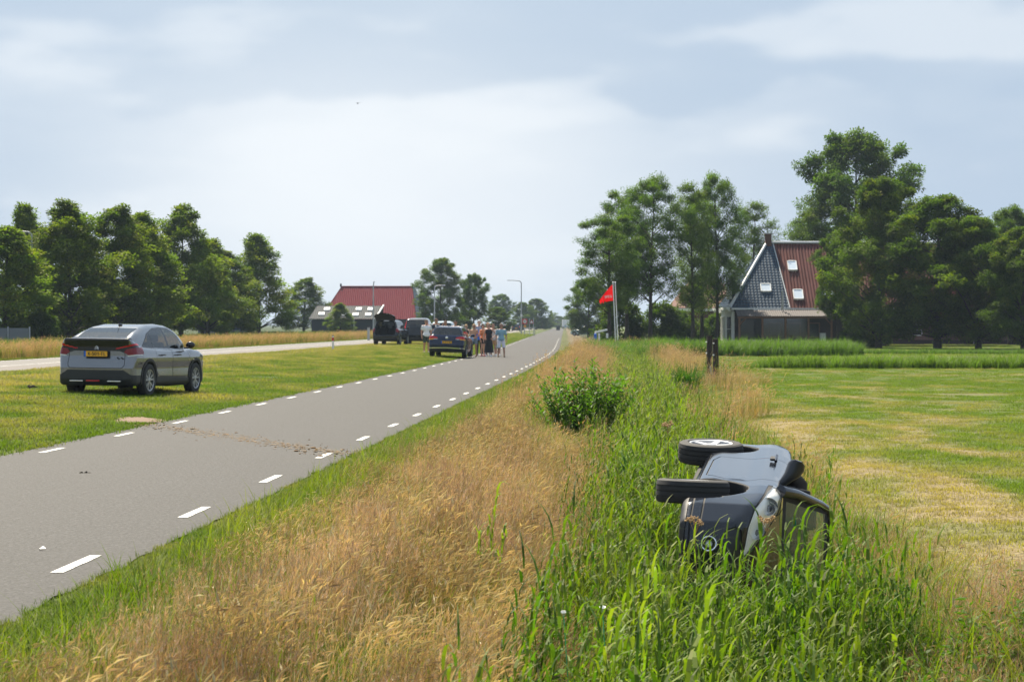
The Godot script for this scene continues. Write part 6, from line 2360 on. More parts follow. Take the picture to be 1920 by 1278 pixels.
	tx.position = Vector3(-0.36, -0.98, 0.09)
	tx.rotation.z = 0.1
	s.scale = Vector3.ONE * 0.97
	# boom and blue sign at the farm drive
	s = thing("boom_barrier", "white boom on a short post at the farm drive", "barrier", on_ground(6.3, 152.0))
	slab(s, "post", Vector3(-0.06, 0, -0.06), Vector3(0.06, 1.2, 0.06), M.white)
	b = MB.new()
	b.box(Vector3(0.4, 1.4, 0), Vector3(0.95, 0.13, 0.06), Transform3D(Basis(Vector3(0, 0, 1), 0.22), Vector3(0.05, -0.1, 0)), 0.01)
	put("boom", b, M.white, s)
	slab(s, "notice", Vector3(0.5, 0.85, 0.04), Vector3(0.66, 1.2, 0.07), M.white)
	s = thing("blue_bin", "small bright blue container on a post at the farm drive", "container", on_ground(5.95, 150.0))
	slab(s, "post", Vector3(-0.04, 0, -0.04), Vector3(0.04, 0.75, 0.04), M.galvanised)
	slab(s, "box", Vector3(-0.1, 0.752, -0.09), Vector3(0.1, 1.15, 0.09), M.blue, 0.03)
	b = MB.new()
	b.ball(Vector3(0, 1.15, 0), Vector3(0.1, 0.06, 0.09), 6)
	put("lid", b, M.blue, s)
	# old sleeper posts of the meadow gate
	for k in 2:
		var z := 76.0 if k == 0 else 71.5
		s = thing("gate_post", ["weathered dark timber gate post, the one farther off", "weathered dark timber gate post, nearer and split at its side"][k], "post", on_ground(7.12 if k == 0 else 6.95, z))
		b = MB.new()
		var rng := RandomNumberGenerator.new()
		rng.seed = 40 + k
		var path := []
		var rr := []
		for i in 9:
			path.append(Vector3(rng.randf_range(-0.012, 0.012) + (0.03 - k * 0.05) * i / 8.0, -0.3 + i * (0.235 if k == 0 else 0.225), rng.randf_range(-0.012, 0.012)))
			rr.append(0.105 * rng.randf_range(0.9, 1.08))
		b.tube(path, rr, 7)
		put("post", b, M.old_wood, s)
		b = MB.new()
		b.box(Vector3(-0.1, 0.95, 0.08), Vector3(0.05, 0.05, 0.08), Transform3D(), 0.01)
		b.box(Vector3(-0.1, 1.35, 0.08), Vector3(0.05, 0.04, 0.08), Transform3D(), 0.01)
		put("insulator", b, M.white, s)
		if k == 1:
			b = MB.new()
			b.box(Vector3(-0.13, 0.45, 0.08), Vector3(0.05, 0.3, 0.06), Transform3D(Basis(Vector3(0, 0, 1), 0.15), Vector3.ZERO), 0.01)
			put("split_wood", b, M.pale_wood, s)
	# mesh panel fence far left
	s = thing("panel_fence", "grey mesh panel fence under the trees far left", "fence", Vector3(-35.5, 0.0, -146.0))
	for k in 4:
		rod(s, "post", [Vector3(-2.5 + k * 1.5, 0, 0), Vector3(-2.5 + k * 1.5, 1.5, 0)], 0.05, M.galvanised)
	for k in 3:
		slab(s, "panel", Vector3(-2.42 + k * 1.5, 0.1, -0.02), Vector3(-1.08 + k * 1.5, 1.4, 0.02), M.fence_grey)
	# dark shed behind the tree row
	s = thing("blue_shed", "low dark blue shed seen between the tree trunks", "shed")
	slab(s, "wall", Vector3(-44.5, -0.1, -306.0), Vector3(-37.6, 2.6, -298.0), M.blue_grey)
	slab(s, "roof", Vector3(-44.8, 2.602, -306.4), Vector3(-37.3, 2.85, -297.6), M.fibre_grey)
	slab(s, "door", Vector3(-40.5, -0.1, -297.99), Vector3(-39.3, 2.1, -297.93), M.dark_metal)
	# far end of the road
	s = thing("white_truck", "white lorry far down the road", "lorry", Vector3(20.5, 0, -800.0))
	slab(s, "box_body", Vector3(-1.3, 0.8, -6), Vector3(1.3, 3.4, 0), M.white, 0.06)
	slab(s, "cab", Vector3(-1.25, 0.5, -8.2), Vector3(1.25, 2.9, -6.1), M.white, 0.1)
	for x in [-1.0, 1.0]:
		for q in [-1.2, -7.2]:
			wheel(s, Vector3(x, 0.48, q), 0.48, 0.3, signf(x), 0)
	s = thing("waste_bin", "dark wheeled bin standing on the verge far down the lane", "bin", Vector3(12.3, 0, -560.0))
	slab(s, "box", Vector3(-0.5, 0.1, -0.4), Vector3(0.5, 1.1, 0.4), M.plastic, 0.05)
	slab(s, "lid", Vector3(-0.53, 1.102, -0.43), Vector3(0.53, 1.2, 0.43), M.black, 0.03)

func litter() -> void:
	var rng := RandomNumberGenerator.new()
	rng.seed = 77
	# earth clods of the skid across the lane
	var b := MB.new()
	for i in 320:
		var t := rng.randf()
		var z := lerpf(26.6, 34.8, t) + rng.randfn(0, 0.32)
		var o := lerpf(2.1, -2.4, t) + rng.randfn(0, 0.22)
		if t > 0.35 and t < 0.75:
			o += rng.randfn(0, 0.1)
		var r := rng.randf_range(0.004, 0.013) * (1.9 if rng.randf() < 0.06 else 1.0)
		var c := Color(0.2, 0.125, 0.065) if rng.randf() < 0.6 else Color(0.12, 0.085, 0.04)
		b.col = c * rng.randf_range(0.7, 1.2)
		b.ball(Vector3(lane_x(z) + o, 0.008 + r * 0.25, -z), Vector3(r * rng.randf_range(0.8, 2.2), r * 0.6, r * rng.randf_range(0.8, 1.6)), 3)
	tag(put("skid_dirt", b, M.clod), "trail of brown earth clods dragged across the lane", "earth", "", "stuff")
	b = MB.new()
	for i in 700:
		var t := rng.randf()
		var z := lerpf(26.6, 34.8, t) + rng.randfn(0, 0.25)
		var o := lerpf(2.1, -2.4, t) + rng.randfn(0, 0.13)
		var a := rng.randf() * TAU
		var d := Vector3(cos(a), 0, sin(a)) * rng.randf_range(0.015, 0.06)
		var e := Vector3(-d.z, 0, d.x) * 0.35
		var p := Vector3(lane_x(z) + o, 0.0135 + rng.randf() * 0.006, -z)
		b.col = Color(0.24, 0.165, 0.09) * rng.randf_range(0.6, 1.2)
		b.flat4(p + d, p + e, p - d, p - e, Vector3.UP)
	tag(put("straw_litter", b, M.clod), "torn dry grass scattered along the skid on the lane", "straw", "", "stuff")
	# bare sandy patch on the left edge
	b = MB.new()
	b.col = Color(0.19, 0.135, 0.1)
	var n := 20
	var cz := 35.6
	var co := -2.62
	for i in n:
		var q := []
		for e in [i, i + 1]:
			var a: float = TAU * e / n
			var r := 1.0 + 0.25 * sin(a * 3.0 + 1.0) + 0.1 * sin(a * 7.0)
			var z := cz + sin(a) * r * 1.0
			var o := co + cos(a) * r * 0.4
			q.append(Vector3(lane_x(z) + o, ground_h(o, z) + 0.016, -z))
		var c := Vector3(lane_x(cz) + co, ground_h(co, cz) + 0.02, -cz)
		b.flat(c, q[0], q[1], Vector3.UP)
	tag(put("sand_patch", b, M.clod), "bare sandy patch at the left edge of the lane", "sand", "", "structure")
	var spots := [[-4.72, 23.2, "dried brown leaf and twig lying in the middle of the lane", 0.028], [-10.5, 46.0, "dark lump of debris in the grass behind the silver car", 0.07]]
	for q in spots:
		b = MB.new()
		for i in 7:
			b.col = Color(0.05, 0.045, 0.035) * rng.randf_range(0.7, 1.6)
			b.ball(Vector3(rng.randfn(0, q[3]), q[3] * 0.35 + rng.randf() * 0.02, rng.randfn(0, q[3] * 0.5)), Vector3(q[3] * rng.randf_range(0.3, 0.9), q[3] * rng.randf_range(0.2, 0.5), q[3] * 0.4), 4)
		var o: MeshInstance3D = tag(put("debris", b, M.clod), q[2], "debris")
		o.position = on_ground(q[0], q[1]) + Vector3(0, 0.03, 0)
	b = MB.new()
	b.flat(Vector3(-0.05, 0, 0.02), Vector3(0.06, 0.005, 0.03), Vector3(0.0, 0.07, -0.03), Vector3(0, 1, 1))
	b.flat(Vector3(-0.05, 0, 0.02), Vector3(0.0, 0.07, -0.03), Vector3(-0.06, 0.01, -0.06), Vector3(-1, 1, 0))
	var sc: MeshInstance3D = tag(put("paper_scrap", b, M.white), "crumpled white scrap of paper on the lane", "paper")
	sc.position = Vector3(-3.42, 0.015, -15.3)
	sc.scale = Vector3.ONE * 0.45
	sc.rotation.x = -0.5
	b = MB.new()
	b.tri(Vector3(-0.3, 0.08, 0), Vector3(0, 0, 0.09), Vector3(0, 0, -0.06), Vector3.UP, Vector3.UP, Vector3.UP)
	b.tri(Vector3(0.3, 0.08, 0), Vector3(0, 0, 0.09), Vector3(0, 0, -0.06), Vector3.UP, Vector3.UP, Vector3.UP)
	b.ball(Vector3.ZERO, Vector3(0.05, 0.05, 0.17), 5)
	var bd: MeshInstance3D = tag(put("bird", b, M.plastic), "small dark bird flying high in the cloudy sky", "bird")
	bd.position = Vector3(-11.0, 17.4, -150.0)
	var mh := MB.new()
	for i in 40:
		mh.col = Color(0.07, 0.05, 0.035) * rng.randf_range(0.6, 1.5)
		var d := Vector2(rng.randfn(0, 0.11), rng.randfn(0, 0.09))
		mh.ball(Vector3(d.x, 0.07 * exp(-d.length_squared() * 40.0), d.y), Vector3(0.045, 0.03, 0.04) * rng.randf_range(0.6, 1.3), 4)
	var hill: MeshInstance3D = tag(put("molehill", mh, M.clod), "small dark molehill in the meadow beyond the overturned car", "molehill")
	hill.position = on_ground(3.95, 30.8)

# ------------------------------------------------------------------ what stands in the place
func set_tree(src: Node3D, label: String, x: float, z: float, turn: float, sc: Vector3, group := "") -> void:
	var p := on_ground(x, z)
	p.y = minf(p.y, 0.0)
	if src.has_meta("used"):
		copy_of(src, str(src.name).rstrip("_0123456789"), label, p, turn, sc, group)
	else:
		src.set_meta("used", true)
		src.position = p
		src.rotation.y = turn
		src.scale = sc
		src.set_meta("label", label)
		if group:
			src.set_meta("group", group)

func trees() -> void:
	var oak := {"height": 11.0, "base": 1.5, "trunk": 0.17, "profile": [1.5, 1.7, 3.0, 2.5, 5.5, 2.5, 8.0, 1.9, 10.0, 1.0, 11.0, 0.35], "puffs": 52, "puff": 0.88, "per": 28, "col": Vector3(0.115, 0.175, 0.034), "limbs": 0.5, "warm": 0.6}
	var oak1 := tree("oak_tree", "", 101, oak)
	oak.profile = [1.2, 1.4, 2.5, 2.3, 4.5, 2.3, 6.5, 1.7, 8.5, 1.2, 11.0, 0.2]
	oak.col = Vector3(0.155, 0.225, 0.038)
	var oak2 := tree("oak_tree", "", 102, oak)
	var g := "young trees in the row beyond the main road"
	set_tree(oak2, "bushy tree cut off by the left edge of the view", -36.2, 150.0, 0.4, Vector3(1.35, 0.78, 1.3), g)
	set_tree(oak1, "dark oak with a bare visible trunk, left of the silver car's roof", -33.2, 158.0, 1.0, Vector3(1.3, 0.98, 1.3), g)
	set_tree(oak2, "tall thin tree that stands behind the row at the far left", -40.5, 176.0, 2.3, Vector3(1.1, 1.06, 1.1), g)
	set_tree(oak1, "full dark oak above the roof of the silver car", -32.0, 168.0, 2.9, Vector3(1.35, 1.0, 1.3), g)
	set_tree(oak2, "bright yellow green oak lit by the sun, right of the dark ones", -30.6, 174.0, 4.1, Vector3(1.5, 0.98, 1.4), g)
	set_tree(oak1, "pointed dark tree, the tallest right of the bright green oak", -29.9, 190.0, 4.4, Vector3(1.4, 1.12, 1.3), g)
	set_tree(oak2, "low yellowish oak right of the pointed dark tree", -29.7, 205.0, 5.3, Vector3(1.3, 0.9, 1.3), g)
	set_tree(oak1, "small round oak before the blue shed", -29.3, 216.0, 0.2, Vector3(1.25, 0.84, 1.25), g)
	set_tree(oak2, "wide conical oak that ends the row on the right", -28.2, 234.0, 1.7, Vector3(1.6, 1.06, 1.5), g)
	set_tree(oak1, "dark oak standing half behind the one with the bare trunk", -35.2, 166.0, 5.1, Vector3(1.3, 0.86, 1.3), g)
	set_tree(oak2, "yellowish oak between the bright oak and the pointed dark tree", -31.6, 184.0, 2.2, Vector3(1.2, 0.84, 1.2), g)
	set_tree(oak2, "bushy oak behind the low yellowish one", -31.2, 212.0, 0.8, Vector3(1.3, 0.8, 1.2), g)
	set_tree(oak1, "hazy tree behind the end of the row, left of the low shed", -31.5, 318.0, 3.3, Vector3(1.3, 0.78, 1.2), g)
	set_tree(oak2, "lone small tree in front of the low shed roof", -23.2, 284.0, 3.9, Vector3(0.75, 0.41, 0.75))
	# the airy group by the farm drive
	var ash := {"height": 14.5, "base": 4.6, "trunk": 0.2, "profile": [4.4, 1.4, 6.0, 2.2, 9.0, 2.7, 12.0, 2.4, 13.7, 1.6, 14.5, 0.5], "puffs": 52, "puff": 1.0, "per": 32, "col": Vector3(0.095, 0.16, 0.038), "limbs": 0.9, "fine": true, "lean": 0.04}
	var ash1 := tree("ash_tree", "", 201, ash)
	ash.profile = [3.6, 0.8, 6.0, 1.6, 9.0, 1.7, 12.5, 1.7, 14.5, 0.5]
	ash.base = 3.6
	ash.puffs = 40
	ash.per = 28
	ash.col = Vector3(0.115, 0.175, 0.042)
	var ash2 := tree("ash_tree", "", 202, ash)
	g = "tall airy trees beside the farm drive"
	set_tree(ash1, "wide airy tree leaning left over the red flag", 7.9, 171.0, 0.5, Vector3(0.98, 0.74, 0.98), g)
	set_tree(ash1, "tall full tree in the middle of the left group, with a bare pale trunk", 11.7, 178.0, 2.0, Vector3(0.98, 1.0, 0.98), g)
	set_tree(ash1, "tall tree just left of the pale trunk, a little lower", 10.0, 183.0, 3.6, Vector3(0.95, 0.94, 0.95), g)
	set_tree(ash2, "slender light tree in the gap of the group", 15.5, 180.0, 0.9, Vector3(0.95, 0.97, 0.95), g)
	set_tree(ash1, "tall dark tree left of the farmhouse roof", 18.2, 186.0, 4.9, Vector3(0.85, 1.05, 0.85), g)
	set_tree(ash2, "slender tree beside the tall dark one, left of the farmhouse", 17.0, 188.0, 2.6, Vector3(0.9, 0.95, 0.9), g)
	set_tree(ash2, "light airy tree behind the dormer of the farmhouse", 24.6, 216.0, 4.0, Vector3(1.2, 1.0, 1.2), g)
	set_tree(ash2, "thin tree behind the farmhouse chimney", 31.0, 222.0, 5.2, Vector3(1.2, 0.98, 1.2), g)
	# the broad dark trees in front of the barn
	var elm := {"height": 14.0, "base": 1.3, "trunk": 0.24, "profile": [1.2, 2.0, 4.0, 3.7, 7.5, 3.9, 10.5, 3.2, 12.8, 2.0, 14.0, 0.6], "puffs": 104, "puff": 1.05, "per": 31, "col": Vector3(0.095, 0.15, 0.032), "limbs": 0.5, "warm": 0.5}
	var elm1 := tree("elm_tree", "", 301, elm)
	elm.profile = [4.5, 2.0, 7.0, 3.6, 10.5, 3.9, 12.5, 2.9, 14.0, 1.0]
	elm.base = 4.2
	elm.col = Vector3(0.085, 0.145, 0.038)
	var elm2 := tree("elm_tree", "", 302, elm)
	g = "big trees in front of the long barn"
	set_tree(elm2, "highest tree of all, rising behind the others over the barn", 37.0, 226.0, 0.7, Vector3(1.68, 1.6, 1.68), g)
	set_tree(elm1, "broad brownish green tree right beside the farmhouse", 30.0, 172.0, 1.4, Vector3(1.0, 0.99, 1.0), g)
	set_tree(elm1, "broad dark green tree in the middle before the barn", 34.0, 168.0, 3.1, Vector3(1.25, 0.87, 1.15), g)
	set_tree(elm1, "ivy clad tree whose dark foliage reaches the ground", 36.6, 165.0, 5.0, Vector3(1.05, 0.74, 0.95), g)
	set_tree(elm2, "loose tree against the sky at the right edge", 47.8, 202.0, 2.2, Vector3(0.75, 0.94, 0.75), g)
	set_tree(elm2, "rounded treetop that peeps over between the ivy tree and the right edge", 46.6, 212.0, 3.4, Vector3(0.8, 0.9, 0.8), g)
	set_tree(elm1, "low dark tree cut off by the right edge", 38.9, 160.0, 0.1, Vector3(0.8, 0.66, 0.75), g)
	set_tree(elm2, "leafy tree whose branches hang before the red roof", 28.0, 181.0, 4.4, Vector3(0.5, 0.7, 0.5), g)
	# farther off
	set_tree(elm1, "big round tree right of the red barn", -11.3, 332.0, 2.5, Vector3(1.0, 0.86, 1.0))
	set_tree(elm2, "dark ragged tree right of the big round one", -6.2, 342.0, 1.1, Vector3(0.62, 0.7, 0.62))
	set_tree(elm1, "low round bushy tree below the ragged tree", -2.2, 346.0, 4.7, Vector3(0.6, 0.32, 0.6))
	set_tree(elm2, "hazy blue tree far behind, left of the tall lamp post", -3.4, 620.0, 3.0, Vector3(0.95, 0.75, 0.95))
	set_tree(elm1, "hazy low tree far away behind the road signs", 2.9, 560.0, 5.9, Vector3(0.85, 0.54, 0.85))
	set_tree(elm1, "hazy broad tree far away right of the road signs", 6.6, 575.0, 0.9, Vector3(0.95, 0.62, 0.95))
	set_tree(elm1, "hazy dark tree behind the flagpoles", 10.8, 296.0, 2.1, Vector3(0.78, 0.6, 0.78))
	set_tree(elm1, "low hazy bush beside the far column tree", 9.9, 640.0, 1.2, Vector3(0.7, 0.26, 0.7))
	set_tree(oak1, "thin dark column tree at the far end of the road", 15.0, 800.0, 1.2, Vector3(0.35, 0.62, 0.35))
	var faint := ["faint blue tree on the horizon just right of the far lorry", "second faint blue tree on the horizon, right of the far lorry", "faint blue tree on the horizon nearest the flagpoles", "faint blue tree on the horizon left of the far lorry"]
	var where := [[19.5, 900.0, 1.2, 0.38], [25.0, 880.0, 1.4, 0.42], [29.0, 940.0, 1.5, 0.5], [12.5, 980.0, 1.5, 0.3]]
	for i in 4:
		var q: Array = where[i]
		set_tree(elm1, faint[i], q[0], q[1], q[0], Vector3(q[2], q[3], q[2]), "faint trees on the horizon")
	bushes()

func bushes() -> void:
	var rng := RandomNumberGenerator.new()
	rng.seed = 61
	var b := {"height": 3.2, "base": 0.3, "trunk": 0.07, "profile": [0.2, 1.3, 1.2, 1.6, 2.3, 1.2, 3.2, 0.4], "puffs": 18, "puff": 0.75, "per": 26, "col": Vector3(0.075, 0.12, 0.026), "limbs": 0.3}
	var p := tree("bush", "", 401, b)
	p.set_meta("category", "bush")
	var spots := [
		[-37.8, 160.0, 0.9, "dark bush at the foot of the tree row, near the panel fence"], [-36.0, 172.0, 1.0, "dark bush between the trunks left of the silver car"], [-33.8, 178.0, 0.95, "leafy bush behind the silver car's left shoulder"],
		[-33.2, 190.0, 0.9, "leafy bush behind the silver car's roof"], [-33.5, 150.0, 0.8, "bush at the far left in front of the fence"],
		[13.2, 186.0, 1.2, "dark bush under the tall trees, left one"], [15.0, 190.0, 1.0, "dark bush under the tall trees beside the brick house"], [9.6, 187.0, 1.3, "bush behind the flagpoles"], [19.3, 200.0, 0.9, "bush left of the farmhouse bay"],
		[30.4, 177.0, 0.7, "bush at the foot of the broad tree by the veranda"], [28.9, 180.0, 0.5, "small bush at the right end of the veranda"],
		[-8.4, 345.0, 1.2, "dark bush under the big round tree"], [-13.0, 350.0, 1.0, "bush beside the slate end of the red barn"]]
	for q in spots:
		set_tree(p, q[3], q[0], q[1], rng.randf() * TAU, Vector3.ONE * q[2], "bushes under the trees")
	# clipped hedges
	for h in [[-34.2, -27.2, 262.0, 0.95, "long low clipped hedge at the end of the tree row"], [-26.0, -20.6, 285.0, 0.9, "short clipped hedge in front of the low shed"]]:
		var r := thing("hedge", h[4], "hedge", Vector3.ZERO, 0.0, "clipped hedges")
		var xf := []
		var cols := PackedColorArray()
		var x: float = h[0]
		while x < h[1]:
			for k in 9:
				xf.append(Transform3D(Basis.from_euler(Vector3(0, rng.randf() * TAU, 0)).scaled(Vector3.ONE * 0.7), Vector3(x, rng.randf_range(0.15, h[3] - 0.15), -h[2] + rng.randf_range(-0.35, 0.35))))
				cols.push_back(Color(0.055, 0.08, 0.022) * rng.randf_range(0.8, 1.2))
			x += 0.28
		var o := multi("foliage", M.leaf_small, M.leaf, xf, cols, r)
		o.set_meta("kind", "stuff")
		slab(r, "core", Vector3(h[0], 0, -h[2] - 0.25), Vector3(h[1], h[3] - 0.2, -h[2] + 0.25), M.old_wood)
	# the willow sapling on the ditch edge
	var w := thing("willow_bush", "young willow bush with upright leafy shoots on the ditch edge", "bush", on_ground(1.27, 38.5))
	var mb := MB.new()
	var lf := MB.new()
	for i in 110:
		var a := rng.randf() * TAU
		var q := sqrt(rng.randf())
		var base := Vector3(cos(a) * q * 0.48, -0.1, sin(a) * q * 0.42)
		var hh := (1.68 - 0.5 * q) * rng.randf_range(0.65, 1.08)
		var out := Vector3(cos(a), 0, sin(a)) * q * 0.62
		var path := []
		for k in 5:
			var t := k / 4.0
			path.append(base + Vector3(0, hh * t, 0) + out * t * (0.6 + 0.4 * t))
		mb.tube(path, [0.009, 0.008, 0.006, 0.004, 0.002], 4, false)
		var nl := int(hh / 0.032)
		var tone := rng.randf_range(0.8, 1.2)
		for k in nl:
			var t := 0.12 + 0.88 * float(k) / nl
			var p0: Vector3 = path[int(t * 3.99)].lerp(path[int(t * 3.99) + 1], t * 4.0 - int(t * 3.99))
			var yaw := k * 2.4 + rng.randf_range(-0.5, 0.5)
			var d := Vector3(cos(yaw), rng.randf_range(0.1, 1.2), sin(yaw)).normalized()
			leaf(lf, p0, d, rng.randf_range(0.1, 0.16), rng.randf_range(0.036, 0.055), Color(0.1, 0.19, 0.032) * tone * rng.randf_range(0.75, 1.3))
	put("stem", mb, M.bark, w)
	var lo := put("foliage", lf, M.reed, w)
	lo.set_meta("kind", "stuff")

func cars() -> void:
	overturned_car()
	var c := silver_hatchback()
	c.position = on_ground(-8.2, 45.8) + Vector3(0, 0.0, 0)
	c.rotation = Vector3(deg_to_rad(-0.4), deg_to_rad(-12.5), deg_to_rad(-0.6))
	var w := thing("wagon_car", "dark navy estate car with yellow plate, half on the lane beside the bystanders", "car")
	wagon(w)
	w.position = on_ground(-3.0, 103.8) + Vector3(0, 0.03, 0)
	w.rotation = Vector3(0, deg_to_rad(-4.5), deg_to_rad(-1.6))
	var v := thing("open_car", "black people carrier with its tailgate standing wide open", "car")
	tall_car(v, true, M.van_paint, false)
	v.position = on_ground(-8.2, 143.0)
	v.rotation.y = deg_to_rad(-8.0)
	v = thing("tall_black_car", "tall black car right beside the one with the open tailgate", "car")
	tall_car(v, false, M.van_paint, true, 0.05)
	v.position = on_ground(-6.55, 149.0)
	v.scale = Vector3(1.06, 1.13, 1.06)
	v.rotation.y = deg_to_rad(-3.0)
	v = thing("pale_car", "pale blue car mostly hidden behind the men at the wagon", "car")
	far_car(v, M.pale_paint)
	v.position = on_ground(-4.9, 152.0)
	v.scale = Vector3.ONE * 1.12
	v.rotation.y = deg_to_rad(-3.0)
	v = thing("far_car", "small red car driving away on the main road", "car", Vector3.ZERO, 0.0, "cars far down the main road")
	far_car(v, M.red_paint)
	v.position = Vector3(-1.25, 0.1, -470.0)
	var d := thing("far_car", "small dark car beside the red one by the tall lamp post", "car", Vector3.ZERO, 0.0, "cars far down the main road")
	far_car(d, M.van_paint)
	d.position = Vector3(0.85, 0.1, -452.0)
	d.scale = Vector3(1.1, 1.12, 1.1)
	copy_of(d, "far_car", "tiny dark car farther off, right of the road signs", Vector3(6.6, 0.1, -640.0), 0.1, Vector3.ONE * 1.1, "cars far down the main road")
	copy_of(v, "far_car", "tiny dull red car farthest off on the main road", Vector3(8.2, 0.1, -660.0), 0.1, Vector3.ONE * 1.1, "cars far down the main road")
	var p := thing("far_car", "pale parked car half hidden at the farm drive", "car", Vector3.ZERO, 0.0)
	far_car(p, M.pale_paint)
	p.position = Vector3(11.0, -0.1, -322.0)
	p.rotation.y = 1.2

func people() -> void:
	make_hand_and_head()
	var tan := Vector3(0.46, 0.235, 0.15)
	var pale := Vector3(0.55, 0.31, 0.22)
	var lane := func(x: float, z: float) -> Vector3:
		var p := on_ground(x, z)
		if absf(x - lane_x(z)) < 2.2:
			p.y = 0.0
		return p
	person(lane.call(-4.6, 113.0), 0.3, "man in a white T-shirt and dark shorts left of the navy wagon", {"height": 1.78, "arms": ["down", "down"], "top": Vector3(0.75, 0.76, 0.8), "bottom": Vector3(0.04, 0.06, 0.05), "leg": 0.55, "hair": Vector3(0.09, 0.07, 0.05), "skin": tan})
	person(lane.call(-4.2, 116.5), 0.7, "man in a dark T-shirt with folded arms beside the white T-shirt", {"height": 1.84, "arms": ["cross", "cross"], "top": Vector3(0.02, 0.03, 0.05), "bottom": Vector3(0.1, 0.1, 0.1), "leg": 0.1, "hair": Vector3(0.08, 0.04, 0.025), "skin": tan})
	person(lane.call(-3.62, 114.5), 0.1, "bearded looking man with his hand raised behind the wagon's roof, left of two", {"height": 1.78, "arms": ["face", "down"], "top": Vector3(0.025, 0.03, 0.04), "bottom": Vector3(0.05, 0.05, 0.07), "leg": 0.1, "hair": Vector3(0.1, 0.05, 0.03), "skin": tan})
	person(lane.call(-3.1, 115.0), 0.0, "dark haired man in navy leaning on the wagon's roof rail, right of two", {"height": 1.8, "arms": ["down", "lean"], "top": Vector3(0.015, 0.025, 0.06), "bottom": Vector3(0.05, 0.05, 0.07), "leg": 0.1, "hair": Vector3(0.02, 0.015, 0.012), "skin": tan})
	person(lane.call(-2.5, 114.5), -0.2, "blond woman in a black top right behind the wagon", {"height": 1.62, "woman": true, "arms": ["down", "down"], "top": Vector3(0.015, 0.015, 0.018), "sleeve": 0.0, "bottom": Vector3(0.3, 0.38, 0.5), "leg": 0.62, "hair": Vector3(0.5, 0.33, 0.14), "skin": pale})
	person(lane.call(-1.95, 108.0), -0.15, "woman in a beige top and denim shorts holding a blue bag", {"height": 1.66, "woman": true, "arms": ["front", "front"], "top": Vector3(0.5, 0.27, 0.17), "sleeve": 0.0, "bottom": Vector3(0.22, 0.28, 0.34), "leg": 0.68, "hem": 0.98, "hair": Vector3(0.42, 0.26, 0.11), "long": true, "skin": tan, "shoe": Vector3(0.2, 0.1, 0.06)})
	person(lane.call(-1.74, 111.5), 0.1, "tall white haired man in a grey shirt and black trousers", {"height": 1.88, "arms": ["down", "front"], "top": Vector3(0.3, 0.3, 0.35), "bottom": Vector3(0.015, 0.015, 0.018), "leg": 0.08, "hair": Vector3(0.6, 0.6, 0.6), "skin": pale, "glasses": false, "shoe": Vector3(0.03, 0.03, 0.03)})
	person(lane.call(-1.5, 108.5), 0.9, "dark haired woman in an orange shirt and black shorts", {"height": 1.66, "woman": true, "arms": ["down", "down"], "top": Vector3(0.75, 0.27, 0.12), "sleeve": 0.7, "hem": 0.9, "bottom": Vector3(0.015, 0.015, 0.018), "leg": 0.7, "hair": Vector3(0.07, 0.04, 0.025), "bun": true, "skin": pale, "shoe": Vector3(0.6, 0.3, 0.28)})
	person(lane.call(-1.28, 110.5), 0.0, "person with a flushed face just behind the black dress", {"height": 1.74, "arms": ["down", "down"], "top": Vector3(0.5, 0.56, 0.6), "bottom": Vector3(0.4, 0.45, 0.5), "leg": 0.1, "hair": Vector3(0.25, 0.13, 0.06), "skin": tan})
	person(lane.call(-1.18, 107.5), -0.1, "woman in a long sleeveless black dress and white shoes", {"height": 1.7, "woman": true, "arms": ["down", "hip"], "dress": Vector3(0.013, 0.013, 0.016), "hem": 0.22, "hair": Vector3(0.3, 0.17, 0.07), "skin": pale, "shoe": Vector3(0.75, 0.75, 0.75)})
	person(lane.call(-0.98, 109.5), 0.3, "woman with pale arms half hidden right of the black dress", {"height": 1.66, "woman": true, "arms": ["hip", "hip"], "top": Vector3(0.62, 0.55, 0.52), "sleeve": 0.0, "bottom": Vector3(0.5, 0.3, 0.15), "leg": 0.6, "hair": Vector3(0.16, 0.08, 0.04), "skin": pale})
	person(lane.call(-0.74, 111.5), 0.0, "child in grey green shorts standing behind the blue shirted man", {"height": 1.36, "arms": ["down", "down"], "top": Vector3(0.6, 0.62, 0.6), "bottom": Vector3(0.3, 0.38, 0.33), "leg": 0.5, "hair": Vector3(0.2, 0.12, 0.06), "skin": pale, "glasses": false})
	person(lane.call(-0.54, 105.5), 0.1, "man in a light blue T-shirt and white shorts at the right end", {"height": 1.69, "arms": ["down", "down"], "top": Vector3(0.26, 0.42, 0.5), "sleeve": 0.75, "bottom": Vector3(0.78, 0.77, 0.85), "leg": 0.5, "hair": Vector3(0.2, 0.15, 0.11), "skin": tan, "stance": 0.15, "step": 0.1, "shoe": Vector3(0.12, 0.08, 0.05)})
	var last := get_child(get_child_count() - 1)
	for k in 2:
		copy_of(last, "person", ["tiny figure far down the lane, left of two", "tiny figure far down the lane, right of two"][k], Vector3(14.6 + k * 1.1, 0, -575.0 - k * 4.0), k * 2.0, Vector3.ONE, "figures far down the lane")
	# the bags they hold
	var s := thing("blue_bag", "bright blue shoulder bag carried by the white haired man", "bag", lane.call(-1.83, 111.2) + Vector3(0, 0.98, 0.12))
	slab(s, "bag", Vector3(-0.16, -0.16, -0.06), Vector3(0.17, 0.2, 0.07), M.blue, 0.04)
	rod(s, "strap", [Vector3(-0.1, 0.2, 0), Vector3(0.0, 0.5, -0.05), Vector3(0.1, 0.2, 0)], 0.015, M.blue)
	s = thing("denim_bag", "pale blue jacket hung over the arm of the woman in beige", "jacket", lane.call(-2.12, 107.8) + Vector3(0, 0.82, 0.12))
	var b := MB.new()
	b.ball(Vector3(0, 0.05, 0), Vector3(0.17, 0.16, 0.08), 8)
	put("jacket", b, mat(0.28, 0.38, 0.55, 0.9), s)
